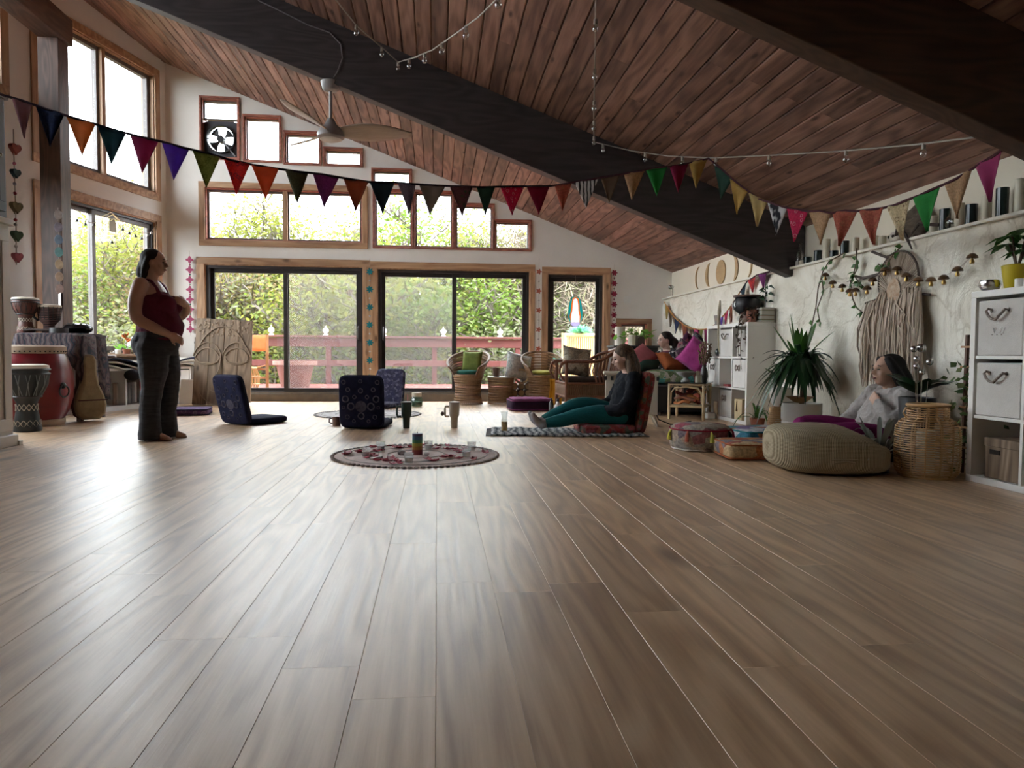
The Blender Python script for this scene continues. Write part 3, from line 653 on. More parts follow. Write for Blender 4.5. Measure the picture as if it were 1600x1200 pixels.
for z, c in ((.53,(.4,.03,.05)),(.335,(.45,.05,.05)),(.14,(.6,.55,.5)),(.3,(.5,.5,.45)),(.75,(.5,.12,.2)),(.6,(.3,.3,.35))): M().ell((0,0,z), (.013,.013,.013), 10, 6).build('bead', mat('bead%d' % int(z*100), c, .3), t)
# table under a batik cloth with drums on top
TBX, TBY = -3.93, 7.96
t = thing('drum_table', 'table under the dark batik cloth behind the red barrel drum', 'table', (TBX, TBY, 0))
M().box((0,0,.88), (.64,.56,.03)).build('tabletop', DW, t)
for sx in (-1,1):
    for sy in (-1,1): M().box((sx*.28,sy*.24,.433), (.05,.05,.866)).build('leg', DW, t)
BATIK = stripes('batik_streaks', [(.02,.03,.04),(.08,.035,.04),(.035,.07,.08),(.14,.06,.06),(.02,.025,.04),(.11,.09,.09)], 6, 'X', .85, 12)
def cl(u, v):
    a = 2*math.pi*u; e = .22; cx = math.copysign(abs(math.cos(a))**e, math.cos(a)); cy = math.copysign(abs(math.sin(a))**e, math.sin(a)); w = min(1, v/.55); dr = max(0, (v-.55)/.45)
    L = .27+(.42 if cx > .3 else 0)*max(0, math.cos(a))
    return ((.335*w+.018*dr*math.sin(a*9))*cx+.03*dr*cx, (.295*w+.018*dr*math.sin(a*9+1))*cy+.02*dr*cy, .903-L*dr*(1+.05*math.sin(a*5)))
o = one('table_cloth', M().grid(cl, 120, 14), BATIK, 'dark streaked batik cloth draped over the drum table', 'tablecloth', loc=(TBX, TBY, 0), solid=.004)
def djembe(label, loc, h, rt, body, rope, grp=None, cat='drum', bands=True):
    t = thing('djembe_drum', label, cat, loc, 0, grp)
    M().lathe([(rt*.62,0),(rt*.66,.03*h),(rt*.50,.28*h),(rt*.46,.42*h),(rt*.62,.52*h),(rt*.92,.72*h),(rt*.99,.93*h),(rt*.96,.95*h)], n=28).build('shell', body, t)
    M().lathe([(0,h*.992),(rt*.8,h),(rt*1.0,h*.985),(rt*1.02,h*.93)], n=28).build('drumhead', mat('goat_skin', (.62,.56,.47), .7, (.5,.44,.36), 6), t)
    for z, r_ in ((.925,1.03),(.86,1.01),(.52,.64)): M().tube([(rt*r_*math.cos(2*math.pi*k/28), rt*r_*math.sin(2*math.pi*k/28), z*h) for k in range(28)], .010*h/.6, 6, True).build('ring', BLACKM, t)
    q = M()
    for k in range(28):
        a = 2*math.pi*k/28; b = a+(.11 if k % 2 else -.11); q.tube([(rt*1.02*math.cos(a), rt*1.02*math.sin(a), .86*h), (rt*.94*math.cos(b), rt*.94*math.sin(b), .70*h), (rt*.66*math.cos(a), rt*.66*math.sin(a), .53*h)], .0035*h/.6, 5)
    q.build('rope_lacing', rope, t)
    if bands:
        for z, r_ in ((.36,.49),(.12,.60)):
            q = M()
            for k in range(14):
                a = 2*math.pi*k/14; b = a+2*math.pi/14; rr = rt*r_*1.03
                for (u, v) in ((-1,1),(1,-1)): q.tube([(rr*math.cos(a), rr*math.sin(a), z*h+u*.05*h), (rr*math.cos(b), rr*math.sin(b), z*h+v*.05*h)], .003, 4)
            q.build('carved_band', mat('pale_inlay', (.45,.40,.32), .7), t)
    return t
djembe('tall black djembe drum with pale carved bands on the floor beside the red drum', (-3.655, 6.78, 0), .60, .175, mat('black_lacquer', (.012,.018,.02), .5), mat('grey_rope', (.18,.2,.2), .8))
djembe('brown djembe drum with red cloth wrap standing on the batik table', (-4.20, 7.80, .906), .36, .12, mat('red_brown_shell', (.16,.045,.03), .5, (.05,.02,.015), 9), mat('black_cord', (.03,.03,.03), .8))
t = thing('goblet_drum', 'small checked goblet drum with side handle on the batik table', 'drum', (-4.02, 7.90, .906))
M().lathe([(.062,0),(.07,.012),(.05,.05),(.048,.08),(.09,.13),(.105,.20),(.108,.285),(.10,.29),(.0,.292)], n=24).build('shell', stripes('checked_red', [(.03,.02,.02),(.26,.14,.12),(.05,.03,.03)], 9, 'Z', .6, 1), t)
M().tube([(-.105,0,.26),(-.15,0,.24),(-.155,0,.17),(-.11,0,.13)], .012, 8).build('handle', BLACKM, t); M().lathe([(0,.295),(.1,.297),(.113,.288),(.11,.265)], n=24).build('drumhead', MATS['goat_skin'], t)
q = M()
for k in range(16): a = 2*math.pi*k/16; q.tube([(.112*math.cos(a), .112*math.sin(a), .27), (.094*math.cos(a), .094*math.sin(a), .135)], .004, 4)
q.build('lacing', MATS['black_cord'], t)
t = thing('steel_tongue_drum', 'low rounded black tongue drum on the batik table', 'drum', (-3.80, 8.02, .906))
M().lathe([(.0,.0),(.09,.0),(.135,.03),(.145,.055),(.13,.085),(.08,.105),(.0,.112)], n=28).build('shell', mat('black_steel', (.03,.03,.035), .25, metal=.7), t)
q = M()
for k in range(8): a = 2*math.pi*k/8; q.box((.08*math.cos(a), .08*math.sin(a), .104), (.05,.016,.006), rz=a)
q.build('tongues', mat('tongue_steel', (.10,.10,.11), .3, metal=.8), t)
t = thing('frame_drum_rattle', 'dark paddle shaped hand drum lying on the batik table', 'drum', (-3.86, 7.76, .906), R(8))
M().lathe([(0,0),(.085,0),(.085,.05),(0,.052)], n=24).build('drum_body', BLACKM, t); M().tube([(-.08,0,.025),(-.25,0,.03),(-.32,0,.02)], [.014,.012,.016], 8).build('handle', DW, t)
# red barrel drum
t = thing('barrel_drum', 'large red lacquered barrel drum with iron ring handle in front of the batik table', 'drum', (-3.90, 7.34, 0))
RED = mat('red_lacquer', (.20,.011,.02), .3, (.13,.007,.013), 2.5, (1,1,3))
M().lathe([(.26,.06),(.30,.14),(.335,.27),(.345,.40),(.33,.54),(.295,.66),(.275,.70)], n=40).build('shell', RED, t)
HIDE = mat('hide_band', (.42,.32,.23), .7, (.30,.22,.16), 6)
M().lathe([(.255,.0),(.268,.02),(.268,.06),(.255,.07)], n=40).build('bottom_band', HIDE, t); M().lathe([(0,.775),(.262,.775),(.285,.76),(.288,.70),(.27,.69)], n=40).build('drumhead', HIDE, t)
q = M()
for k in range(44): a = 2*math.pi*k/44; q.ell((.288*math.cos(a), .288*math.sin(a), .715), (.008,.008,.008), 6, 4)
q.build('studs', BLACKM, t)
for a in (R(-18), R(162)):
    T = Matrix.Rotation(a, 4, 'Z'); q = M(); q.tube([T @ V(.36+.012*math.cos(b)*0, .055*math.sin(b), .335+.055*math.cos(b)) for b in [2*math.pi*k/18 for k in range(18)]], .008, 6, True); q.ell(T @ V(.345,0,.39), (.03,.03,.03), 12, 8); q.build('ring_handle', BLACKM, t)
# tan instrument bag leaning on the table
t = thing('instrument_bag', 'tan canvas stringed instrument bag leaning beside the red drum', 'bag', (-3.545, 7.72, 0), R(48))
prof = [(-.13,.06),(-.15,.16),(-.13,.26),(-.085,.37),(-.07,.50),(-.075,.62),(-.05,.68),(.05,.68),(.075,.62),(.07,.50),(.085,.37),(.13,.26),(.15,.16),(.13,.06),(.07,.012),(-.07,.012)]
o = M().poly(prof, .11, (0,.05,.0), (1,0,0), (0,.10,1)).build('bag_body', cloth('tan_canvas', (.30,.24,.14), (.22,.17,.10)), t, bevel=.03); M().poly([(p[0]*1.0, p[1]) for p in prof], .045, (0,.10,.0), (1,0,0), (0,.10,1)).build('side_gusset', cloth('maroon_canvas', (.06,.02,.025)), t, bevel=.01)
M().box((0,-.062,.22), (.285,.006,.012)).build('seam_strap', MATS['maroon_canvas'], t)
# low white storage bench along the side window, dark wavy mats on top
BT = LT
t = thing('storage_bench', 'low white storage bench with open bays under the side window', 'bench', (0,0,0))
WB = mat('white_laminate', (.60,.60,.58), .5, (.55,.55,.53), 4)
M().box((1.09,-.30,.50), (1.72,.42,.03), BT).build('bench_top', WB, t); M().box((1.09,-.30,.03), (1.72,.42,.06), BT).build('plinth', WB, t)
for s_ in (.24, .665, 1.09, 1.515, 1.94): M().box((s_,-.30,.27), (.025,.42,.43), BT).build('divider', WB, t)
M().box((1.09,-.10,.27), (1.72,.015,.43), BT).build('back_panel', mat('grey_back', (.38,.38,.37), .6), t)
for s_ in (.452, .877): M().box((s_,-.495,.27), (.42,.012,.40), BT).build('door_front', WB, t, bevel=.003)
DM = cloth('black_foam_mat', (.025,.03,.03)); 
def mat_sheet(name, label, z, s0, s1, ph, m, edge):
    q = M(); q.grid(lambda u, v: tuple(BT @ V(s0+(s1-s0)*u, -.06-.50*v-.02*math.sin(u*5+ph), z+(-.045+.05*math.sin(u*7.5+ph))*v**2+.012*math.sin(u*9+ph))), 40, 8)
    t2 = thing(name, label, 'mat', (0,0,0)); q.build('sheet', m, t2, solid=.014)
    e = M(); e.tube([BT @ V(s0+(s1-s0)*u, -.56-.02*math.sin(u*5+ph), z+(-.045+.05*math.sin(u*7.5+ph))+.012*math.sin(u*9+ph)) for u in [k/40 for k in range(41)]], .012, 6); e.build('bound_edge', edge, t2)
mat_sheet('folded_mat', 'lowest dark foam mat with wavy drooping edge on the bench', .545, .18, 2.0, .3, DM, cloth('pale_edge', (.45,.42,.34)))
mat_sheet('folded_mat', 'middle dark mat with pale binding in the bench stack', .585, .20, 2.04, .9, DM, MATS['pale_edge'])
mat_sheet('folded_mat', 'pale topped mat lying uppermost on the bench stack', .622, .22, 2.06, 1.4, cloth('pale_canvas', (.50,.45,.38)), DKBLUE)
t = thing('laptop_case', 'flat grey case lying on the bench mats', 'case', tuple(BT @ V(1.7,-.38,.645)), R(-70)); M().box((0,0,.014), (.34,.22,.026)).build('lid', mat('grey_case', (.32,.26,.26), .5), t, bevel=.006); M().box((0,-.115,.014), (.09,.012,.02)).build('clasp', STEEL, t)
for nm, c, s_, z, w, lab in (('scarf','red',1.36,.40,.10,'red silk scarf hanging from the bench edge'),('scarf','purple',1.20,.42,.075,'purple silk scarf hanging from the bench edge')):
    colr = {'red': (.42,.03,.03), 'purple': (.14,.05,.36)}[c]; q = M(); q.grid(lambda u, v: tuple(BT @ V(s_+w*(1-v*.75)*(2*u-1)*.7, -.60-.02*math.sin(u*9), z+.1-.27*v)), 12, 8); one(nm, q, cloth(c+'_silk', colr), lab, 'scarf', solid=.005)
one('hat', M().ell(tuple(BT @ V(1.52,-.60,.43)), (.09,.08,.07), 14, 9, e=.8), cloth('black_knit', (.02,.02,.025)), 'black knitted hat hanging at the bench edge', 'hat')
one('ribbon_bundle', M().tube([tuple(BT @ V(1.1,-.62,.52)), tuple(BT @ V(1.08,-.63,.46)), tuple(BT @ V(1.1,-.62,.42))], [.03,.055,.03], 10), cloth('lilac_cloth', (.36,.32,.5)), 'lilac cloth bundle at the bench edge', 'cloth')
for k in range(7):
    ordn = ('nearest the red scarf', 'second from the red scarf', 'third from the red scarf', 'fourth from the red scarf', 'fifth from the red scarf', 'sixth from the red scarf', 'farthest from the red scarf')[k]
    one('record_sleeve', M().box(tuple(BT @ V(1.32+k*.028,-.40,.20)), (.012,.24,.26), rz=-A16), mat('sleeve%d' % (k % 4), ((.55,.52,.5),(.3,.28,.27),(.45,.35,.3),(.2,.2,.22))[k % 4], .6), 'thin upright record sleeve in the bench bay, '+ordn, 'record sleeve', 'record sleeves in the bench bay', smooth=False)
one('white_board', M().box((0,0,.17), (.30,.015,.34), rx=R(-9)), WHITEM, 'small blank white board leaning at the bench end', 'board', loc=(-3.46, 10.25, .0), rz=R(20), bevel=.003)
# things on the window stool
SZ = .69
t = thing('glass_cloche', 'round glass terrarium globe with moss on the side window sill', 'terrarium', tuple(LT @ V(.80,-.12,SZ)))
CLEARG = clear('clear_glass', (.95,.97,.97), .14)
M().lathe([(.06,.0),(.11,.03),(.135,.10),(.12,.17),(.08,.215),(.05,.235),(.055,.25)], n=24).build('globe', CLEARG, t); M().lathe([(0,.004),(.09,.02),(.11,.05),(.06,.075),(0,.08)], n=18).build('moss', mat('moss', (.18,.14,.09), .9, (.10,.12,.05), 30, bmp=.6), t)
t = thing('metal_mushroom', 'thin stemmed rusty metal mushroom ornament on the side window sill', 'ornament', tuple(LT @ V(.66,-.10,SZ)))
M().tube([(0,0,0),(.005,0,.25),(0,0,.50)], .006, 6).build('stem', BLACKM, t); M().lathe([(0,.55),(.05,.54),(.10,.505),(.105,.495),(.05,.505),(0,.51)], n=22).build('cap', mat('rust_cap', (.42,.24,.14), .6), t); M().lathe([(0,0),(.05,0),(.05,.012),(0,.014)], n=16).build('base', BLACKM, t)
t = thing('glass_jar', 'clear glass jar hung with silver chain on the side window sill', 'jar', tuple(LT @ V(.52,-.12,SZ)))
M().lathe([(.05,0),(.075,.03),(.085,.12),(.06,.20),(.035,.235),(.045,.25)], n=20).build('glass', CLEARG, t); M().tube([(.05*math.cos(k*.7), .05*math.sin(k*.7), .03+.012*k) for k in range(17)], .006, 6).build('chain', STEEL, t)
def leafplant(name, label, loc, leaves, m, pot=None, potprof=None, grp=None, rz=0, sub='leaf', cat='plant'):
    """leaves: base, direction, length, width, droop, fold"""
    t = thing(name, label, cat, loc, rz, grp)
    for (b, d, l, w, dr) in leaves:
        b, d = V(*b), V(*d).normalized(); s = d.cross(V(0,0,1)); s = s.normalized() if s.length > .05 else V(1,0,0); q = M(); n = 7; L = []; 
        for i in range(n+1):
            u = i/n; p = b+d*l*u+V(0,0,-dr*l*u*u); ww = w*(math.sin(math.pi*min(1, u*.93+.07))**.7)*.5; L += [p-s*ww, p-V(0,0,ww*.35), p+s*ww]
        fs = []
        for i in range(n): fs += [(3*i, 3*i+1, 3*i+4, 3*i+3), (3*i+1, 3*i+2, 3*i+5, 3*i+4)]
        q.add(L, fs).build(sub, m, t, smooth=2)
    if pot: M().lathe(potprof, n=26).build('pot', pot, t)
    return t
LG = leafmat('houseplant_leaf', [(.02,.07,.015),(.04,.12,.02),(.07,.18,.03)], .25, .35); LB = leafmat('bright_leaf', [(.10,.26,.03),(.16,.36,.05),(.22,.42,.08)], .45, .4); LD_ = leafmat('dark_leaf', [(.008,.028,.012),(.015,.045,.016),(.025,.06,.022)], .15, .3)
def radial(n, l0, l1, w, up, dr, z=0, seed=0, r=.02):
    random.seed(seed); out = []
    for k in range(n):
        a = 2*math.pi*k/n+random.uniform(-.3,.3); e = random.uniform(*up); out.append(((r*math.cos(a), r*math.sin(a), z+random.uniform(0,.03)), (math.cos(a)*math.cos(e), math.sin(a)*math.cos(e), math.sin(e)), random.uniform(l0,l1), w*random.uniform(.8,1.2), random.uniform(*dr)))
    return out
leafplant('potted_bromeliad', 'orange flowered bromeliad with green leaves on the side window sill', tuple(LT @ V(1.02,-.13,SZ)), radial(10,.10,.17,.03,(.2,.9),(.1,.4),.06,4), LB, TERRA, [(0,0),(.04,0),(.05,.06),(.04,.065)])
q = M()
for k in range(8): a = k*.8; q.ell((.03*math.cos(a), .03*math.sin(a), .17+.012*k), (.035,.012,.012), 8, 5, rot=(0,-.6,a))
one('orange_bloom', q, cloth('orange_petals', (.62,.14,.03)), 'bright orange paper bloom standing in the sill bromeliad', 'flower', loc=tuple(LT @ V(1.02,-.13,SZ)))
leafplant('small_succulent', 'small yellow green succulent on the side window sill', tuple(LT @ V(1.16,-.12,SZ)), radial(9,.05,.09,.025,(.3,1.2),(0,.2),.05,8), LB, WHITEM, [(0,0),(.035,0),(.04,.05),(.03,.055)])
for k, s_ in enumerate((1.28, 1.45, 1.62)):
    t = thing('tea_light', 'small clear tea light cup, '+('farthest from', 'second from', 'nearest')[k]+' the red candle on the sill', 'candle', tuple(LT @ V(s_,-.13,SZ)), 0, 'tea lights on the sill'); M().lathe([(.02,0),(.028,.01),(.03,.045),(.027,.045),(.024,.01)], n=14).build('cup', CLEARG, t); M().lathe([(0,.008),(.023,.008),(.023,.02),(0,.02)], n=14).build('wax', WHITEM, t)
one('red_candle', M().lathe([(0,0),(.035,0),(.035,.16),(.03,.165),(0,.163)], n=16), mat('red_wax', (.40,.04,.05), .5), 'short red pillar candle at the end of the window sill', 'candle', loc=tuple(LT @ V(1.95,-.15,SZ)))
for k, s_ in enumerate((2.05, 2.13)): one('wooden_block', M().box((0,0,.03), (.05,.04,.06)), WW, ('light wooden block beside the post on the sill', 'second light wooden block next to the red candle')[k], 'block', loc=tuple(LT @ V(s_,-.14,SZ)), bevel=.003)
# leaning carved panel of four planks
t = thing('carved_panel', 'tall carved wooden face panel of four planks leaning by the glass door', 'carving', (-2.93, 10.08, 0), R(-6)); t.rotation_euler.x = R(-9)
CW = wood('carved_weathered_wood', (.14,.095,.06), (.24,.165,.105), (.33,.24,.16), (26,26,2), .7, .3, True, knots=(6,6,3), tint=.12)
hs = [(1.20,.0),(1.19,.0),(1.18,.0),(1.17,.03)]
for k in range(4):
    x0 = -.40+k*.2; M().poly([(x0+.004,hs[k][1]),(x0+.196,hs[k][1]),(x0+.196-(.02 if k == 3 else 0),hs[k][0]-.005),(x0+.004,hs[k][0])], .035, (0,0,0)).build('plank', CW, t, bevel=.004, smooth=False)
pale = mat('pale_carved_line', (.30,.22,.145), .7)
def arc(cx, cz, rx, rz, a0, a1, n=16): return [(cx+rx*math.cos(R(a0+(a1-a0)*k/n)), -.04, cz+rz*math.sin(R(a0+(a1-a0)*k/n))) for k in range(n+1)]
for nm, pts in (('brow', arc(-.22,.60,.20,.26,165,25)), ('brow', arc(.18,.60,.20,.26,155,15)), ('brow', arc(-.22,.60,.17,.18,165,25)), ('brow', arc(.18,.60,.17,.18,155,15)), ('eyelid', arc(-.21,.66,.16,.11,190,350)), ('eyelid', arc(.19,.66,.16,.11,190,350)), ('eyelid', arc(-.21,.60,.15,.03,180,360)), ('eyelid', arc(.19,.60,.15,.03,180,360)), ('nose', [(-.03,-.04,.70),(-.035,-.055,.5),(-.09,-.06,.36),(-.02,-.06,.33),(.05,-.06,.36)]), ('mouth', arc(-.02,.22,.15,.05,200,340)), ('cheek', arc(-.02,.40,.36,.40,215,320)), ('forehead_band', arc(-.02,.40,.40,.68,140,40))):
    M().tube(pts, .009, 6).build(nm, pale, t)
q = M(); random.seed(6)
for k in range(80): q.ell((random.uniform(-.36,.34), -.036, random.uniform(.95,1.15)), (.018,.006,.018), 6, 4)
stuff(q.build('carved_curls', CW, t))
t2 = thing('grey_plank', 'weathered grey plank leaning on the wall behind the carved panel', 'plank', (-3.42, 10.66, 0), R(-4)); t2.rotation_euler.x = R(-6); M().box((0,0,.47), (.16,.035,.94)).build('board', mat('grey_wood', (.20,.165,.145), .8, (.13,.11,.10), 4, (14,14,1)), t2, smooth=False); M().box((0,-.024,.86), (.16,.012,.03)).build('batten', MATS['grey_wood'], t2)
# hangings at the left window and post
t = thing('agate_chime', 'string of pastel agate slices hanging on the brown post', 'wind chime', (-4.125, 8.325, 1.24))
AC = [(.45,.40,.38),(.33,.30,.36),(.22,.28,.36),(.20,.38,.38),(.48,.36,.24),(.48,.33,.24),(.44,.30,.26)]
M().tube([(0,0,1.05),(0,0,.06),(.0,0,0)], .003, 5).build('cord', MATS['twine'], t)
for k, c in enumerate(AC):
    z = .97-k*.135; o = M().lathe([(0,-.004),(.046,-.004),(.05,0),(.046,.004),(0,.004)], n=14, T=Matrix.Translation((0,0,z)) @ Matrix.Rotation(R(25), 4, 'Z') @ Matrix.Rotation(R(90), 4, 'X') @ Matrix.Diagonal((.8,1.1,1,1))).build('agate_slice', mat('agate%d' % k, c, .25, tuple(x*.6 for x in c), 20), t)
for k in range(3): M().tube([(.008*(k-1),0,.12),(.008*(k-1),0,-.07)], .004, 5).build('chime_rod', STEEL, t)
t = thing('bell_garland', 'string of small dark bells looping across the top of the side window', 'garland', tuple(LT @ V(1.2,-.06,2.2)))
inv = Matrix.Translation(LT @ V(1.2,-.06,2.2)).inverted()
pth = [(2.0,2.36),(1.8,2.33),(1.55,2.30),(1.3,2.34),(1.2,2.50),(1.0,2.42),(.85,2.36),(.65,2.32),(.45,2.36),(.30,2.50)]
pw_ = [inv @ (LT @ V(s_,-.07,z)) for s_, z in pth]; M().tube(pw_, .003, 5).build('cord', MATS['twine'], t)
for s_, z in ((1.9,2.29),(1.75,2.27),(1.62,2.25),(1.48,2.27),(1.18,2.10),(.98,2.30),(.86,2.27),(.74,2.25),(.62,2.24),(.50,2.29),(.42,2.34)):
    p = inv @ (LT @ V(s_,-.07,z)); q = M().lathe([(0,.035),(.012,.03),(.016,.012),(.024,0),(.0,.004)], c=tuple(p), n=10); q.tube([p+V(0,0,.03), p+V(0,0,.065)], .0025, 4); q.build('bell', BLACKM if s_ > .5 else STEEL, t)
t = thing('geometric_lantern', 'open gold wire lantern with arched panel hanging in the side window', 'lantern', tuple(LT @ V(1.16,-.07,2.22)))
GOLD = mat('brass_wire', (.55,.42,.2), .35, metal=.9)
for w_, h_, y in ((.10,.20,-.02),(.13,.25,.0),(.16,.28,.02)): q = M(); [q.bar(tuple((LT.to_3x3() @ V(a[0],y,a[1]))), tuple((LT.to_3x3() @ V(b[0],y,b[1]))), .005) for a, b in (((-w_,0),(w_,0)),((w_,0),(w_,h_*.7)),((w_,h_*.7),(0,h_)),((0,h_),(-w_,h_*.7)),((-w_,h_*.7),(-w_,0)))]; q.build('wire_frame', GOLD, t)
M().poly([(-.06,.03),(.06,.03),(.06,.14)]+[(.06*math.cos(R(a)), .14+.06*math.sin(R(a))) for a in range(15,180,15)]+[(-.06,.14)], .006, (0,0,0), tuple(LT.to_3x3() @ V(1,0,0)), (0,0,1)).build('arched_panel', mat('brass_sheet', (.42,.36,.22), .5), t)
# ------------------------------------------------------------ middle of the room
NAVYINK = cloth('grey_ink', (.10,.10,.135), (.05,.05,.08), 40)
def floor_chair(label, loc, rz, m, side, tilt=14, h=.50, w=.42, seat=.46, th=.075, grp='folding floor chairs'):
    """back cushion hinged on a seat pad; local +x is forward"""
    t = thing('floor_chair', label, 'floor chair', loc, rz, grp)
    b = M().ell((0,0,h/2), (th/2, w/2, h/2), 28, 16, e=.25, eh=.28); ob = b.build('backrest', m, t, smooth=2); ob.rotation_euler.y = R(-tilt); ob.location = (-.02,0,.012)
    q = M().tube([(0, w/2*math.copysign(abs(math.cos(a))**.25, math.cos(a))*.985, h/2+h/2*math.copysign(abs(math.sin(a))**.25, math.sin(a))*.985) for a in [2*math.pi*k/48 for k in range(48)]], .009, 6, True); q.build('welt', side, ob)
    if m is NAVYP:                                       # printed medallion and rings on both faces
        for sx in (-1, 1):
            for (y, z, r_) in ((-.095,.21,.030),(.095,.21,.030),(0,.12,.027),(-.145,.28,.027),(.145,.28,.027),(0,.36,.020),(-.12,.37,.018),(.12,.37,.018),(-.13,.11,.018),(.13,.11,.018),(-.06,.30,.016),(.06,.30,.016),(-.16,.44,.018),(.16,.44,.018),(0,.45,.016),(-.165,.20,.013),(.165,.20,.013),(-.07,.07,.014),(.07,.07,.014)):
                M().tube([(sx*(th/2+.0005), y+r_*math.cos(2*math.pi*k/16), z+r_*math.sin(2*math.pi*k/16)*1.05) for k in range(16)], r_*.26, 5, True).build('printed_ring', NAVYINK, ob)
            M().lathe([(0,-.001),(.050,-.001),(.054,0),(.050,.001),(0,.0015)], n=20, T=Matrix.Translation((sx*(th/2+.0005),0,.21)) @ Matrix.Rotation(R(90)*sx, 4, 'Y')).build('printed_medallion', NAVYINK, ob)
    s = M().ell((seat/2,0,th/2), (seat/2, w/2, th/2), 28, 12, e=.3, eh=.45); s.build('seat_pad', m, t, smooth=2)
    return t
floor_chair('navy printed folding floor chair nearest the carved wooden panel', (-1.96, 7.32, 0), R(52), NAVYP, DKBLUE)
floor_chair('navy printed folding floor chair behind the petal rug, its back turned', (-.70, 6.86, 0), R(82), NAVYP, DKBLUE, 5)
floor_chair('navy printed folding floor chair close to the glass door post', (-.66, 9.75, 0), R(248), cells('navy_grey_print', [(.03,.03,.07),(.05,.05,.09),(.10,.10,.15),(.03,.03,.06)], 30), DKBLUE, 10)
def flat_cushion(label, loc, rz, d, m, side, grp=None):
    t = thing('floor_cushion', label, 'cushion', loc, rz, grp); M().ell((0,0,d[2]/2), (d[0]/2, d[1]/2, d[2]/2), 32, 12, e=.22, eh=.35).build('cover', m, t, smooth=2)
    for z in (.12, .88): M().tube([(d[0]/2*.99*math.copysign(abs(math.cos(a))**.22, math.cos(a)), d[1]/2*.99*math.copysign(abs(math.sin(a))**.22, math.sin(a)), d[2]*z) for a in [2*math.pi*k/48 for k in range(48)]], .006, 6, True).build('welt', side, t)
    return t
PURP = dots('purple_print', (.10,.055,.13), (.22,.16,.24), 12); MAGP = cloth('magenta_top', (.24,.055,.15), (.15,.03,.09))
flat_cushion('flat purple floor cushion lying near the storage bench', (-2.88, 8.55, 0), R(10), (.52,.46,.075), PURP, DKBLUE)
t = flat_cushion('thick dark plum box cushion with magenta top before the wicker chairs', (1.20, 9.15, 0), R(3), (.55,.5,.15), cloth('dark_plum', (.022,.008,.022)), MAGP); M().ell((0,0,.148), (.255,.23,.012), 30, 8, e=.25, eh=.5).build('top_panel', MAGP, t)
# round rug with petals and candles
def round_rug(name, label, loc, r, m, edge, scallop=40):
    t = thing(name, label, 'rug', loc); M().lathe([(0,.009),(r*.9,.009),(r*.985,.007),(r,.001),(0,.001)], n=72).build('weave', m, t)
    q = M()
    for k in range(90): a = 2*math.pi*k/90; q.ell((r*1.01*math.cos(a), r*1.01*math.sin(a), .008), (.016,.016,.008), 6, 4)
    q.build('crochet_edge', edge, t)
    for rr in (.35,.62,.88): M().tube([(r*rr*math.cos(2*math.pi*k/60), r*rr*math.sin(2*math.pi*k/60), .009) for k in range(60)], .005, 5, True).build('ring_row', edge, t)
    return t
RUGM = mat('pink_beige_crochet', (.66,.55,.51), .95, (.55,.44,.41), 20, bmp=.6, bscale=160)
RX, RY = -.145, 5.04
round_rug('round_rug', 'round pink beige crochet rug strewn with red rose petals', (RX, RY, 0), .57, RUGM, mat('taupe_yarn', (.50,.44,.41), .95, bmp=.4))
round_rug('round_rug', 'round pale lace rug on the far floor behind the floor chairs', (-.80, 8.45, 0), .60, mat('pale_lace', (.55,.52,.50), .95, (.40,.38,.37), 30, bmp=.5), mat('grey_yarn', (.36,.34,.33), .95))
t = thing('pillar_candle', 'tall striped rainbow pillar candle in the middle of the petal rug', 'candle', (-.135, 5.02, .011))
for z0, z1, c in ((0,.035,(.25,.03,.03)),(.035,.06,(.40,.17,.03)),(.06,.082,(.42,.34,.05)),(.082,.105,(.05,.20,.08)),(.105,.13,(.04,.12,.20)),(.13,.148,(.06,.04,.12))): M().lathe([(0,z0),(.036,z0),(.036,z1),(0,z1)], n=24).build('wax_band', mat('wax%d' % int(z0*1000), c, .5), t)
M().tube([(0,0,.145),(.002,0,.16)], .0015, 5).build('wick', BLACKM, t)
for k, (x, y) in enumerate(((-.48,4.93),(-.405,5.24),(-.18,4.64),(-.06,5.28),(.255,5.18),(.205,4.89))):
    t = thing('votive_glass', 'small frosted votive candle glass on the petal rug', 'candle', (x, y, .011), 0, 'votive glasses on the petal rug')
    M().lathe([(0,.0),(.026,.0),(.034,.065),(.031,.065),(.024,.008)], n=18).build('glass', clear('frosted_votive', (.93,.94,.94), .1, .18, (.8,.8,.8)), t); M().lathe([(0,.006),(.024,.006),(.028,.035),(0,.035)], n=16).build('wax', mat('votive_wax', (.8,.78,.74), .5), t)
pet = M(); pet.grid(lambda u, v: ((u-.5)*.05*(1-.3*v), (v-.5)*.055, .006+.014*((u-.5)**2*2+(v-.4)**2)), 5, 5); pm_ = pet.mesh('rose_petal'); pm_.materials.append(mat('rose_petal', (.42,.02,.05), .6, (.28,.01,.03), 8)); pm_.shade_smooth()
random.seed(9)
for k in range(54):
    a = random.uniform(0, 6.28); r_ = random.uniform(.27, .5); o = bpy.data.objects.new('rose_petal', pm_); COL.objects.link(o); md = o.modifiers.new('thick', 'SOLIDIFY'); md.thickness = .002
    o.location = (RX+r_*math.cos(a), RY+r_*math.sin(a), .008); o.rotation_euler = (random.uniform(-.15,.15), random.uniform(-.15,.15), random.uniform(0, 6.28)); s = random.uniform(.8,1.25); o.scale = (s,s,s*1.2)
    tag(o, 'curled dark red rose petal scattered on the crochet rug', 'petal', 'rose petals on the rug')
one('lighter_stick', M().box((0,0,.008), (.02,.11,.014)), WHITEM, 'white matchbox stick lying among the petals', 'stick', loc=(-.40, 4.80, .012), rz=R(-35), bevel=.003)
q = M().ell((0,0,.02), (.03,.022,.022), 7, 5); one('crystal', q, mat('grey_crystal', (.5,.48,.5), .2), 'small grey crystal beside the rainbow candle', 'crystal', loc=(-.245, 5.0, .008), smooth=False)
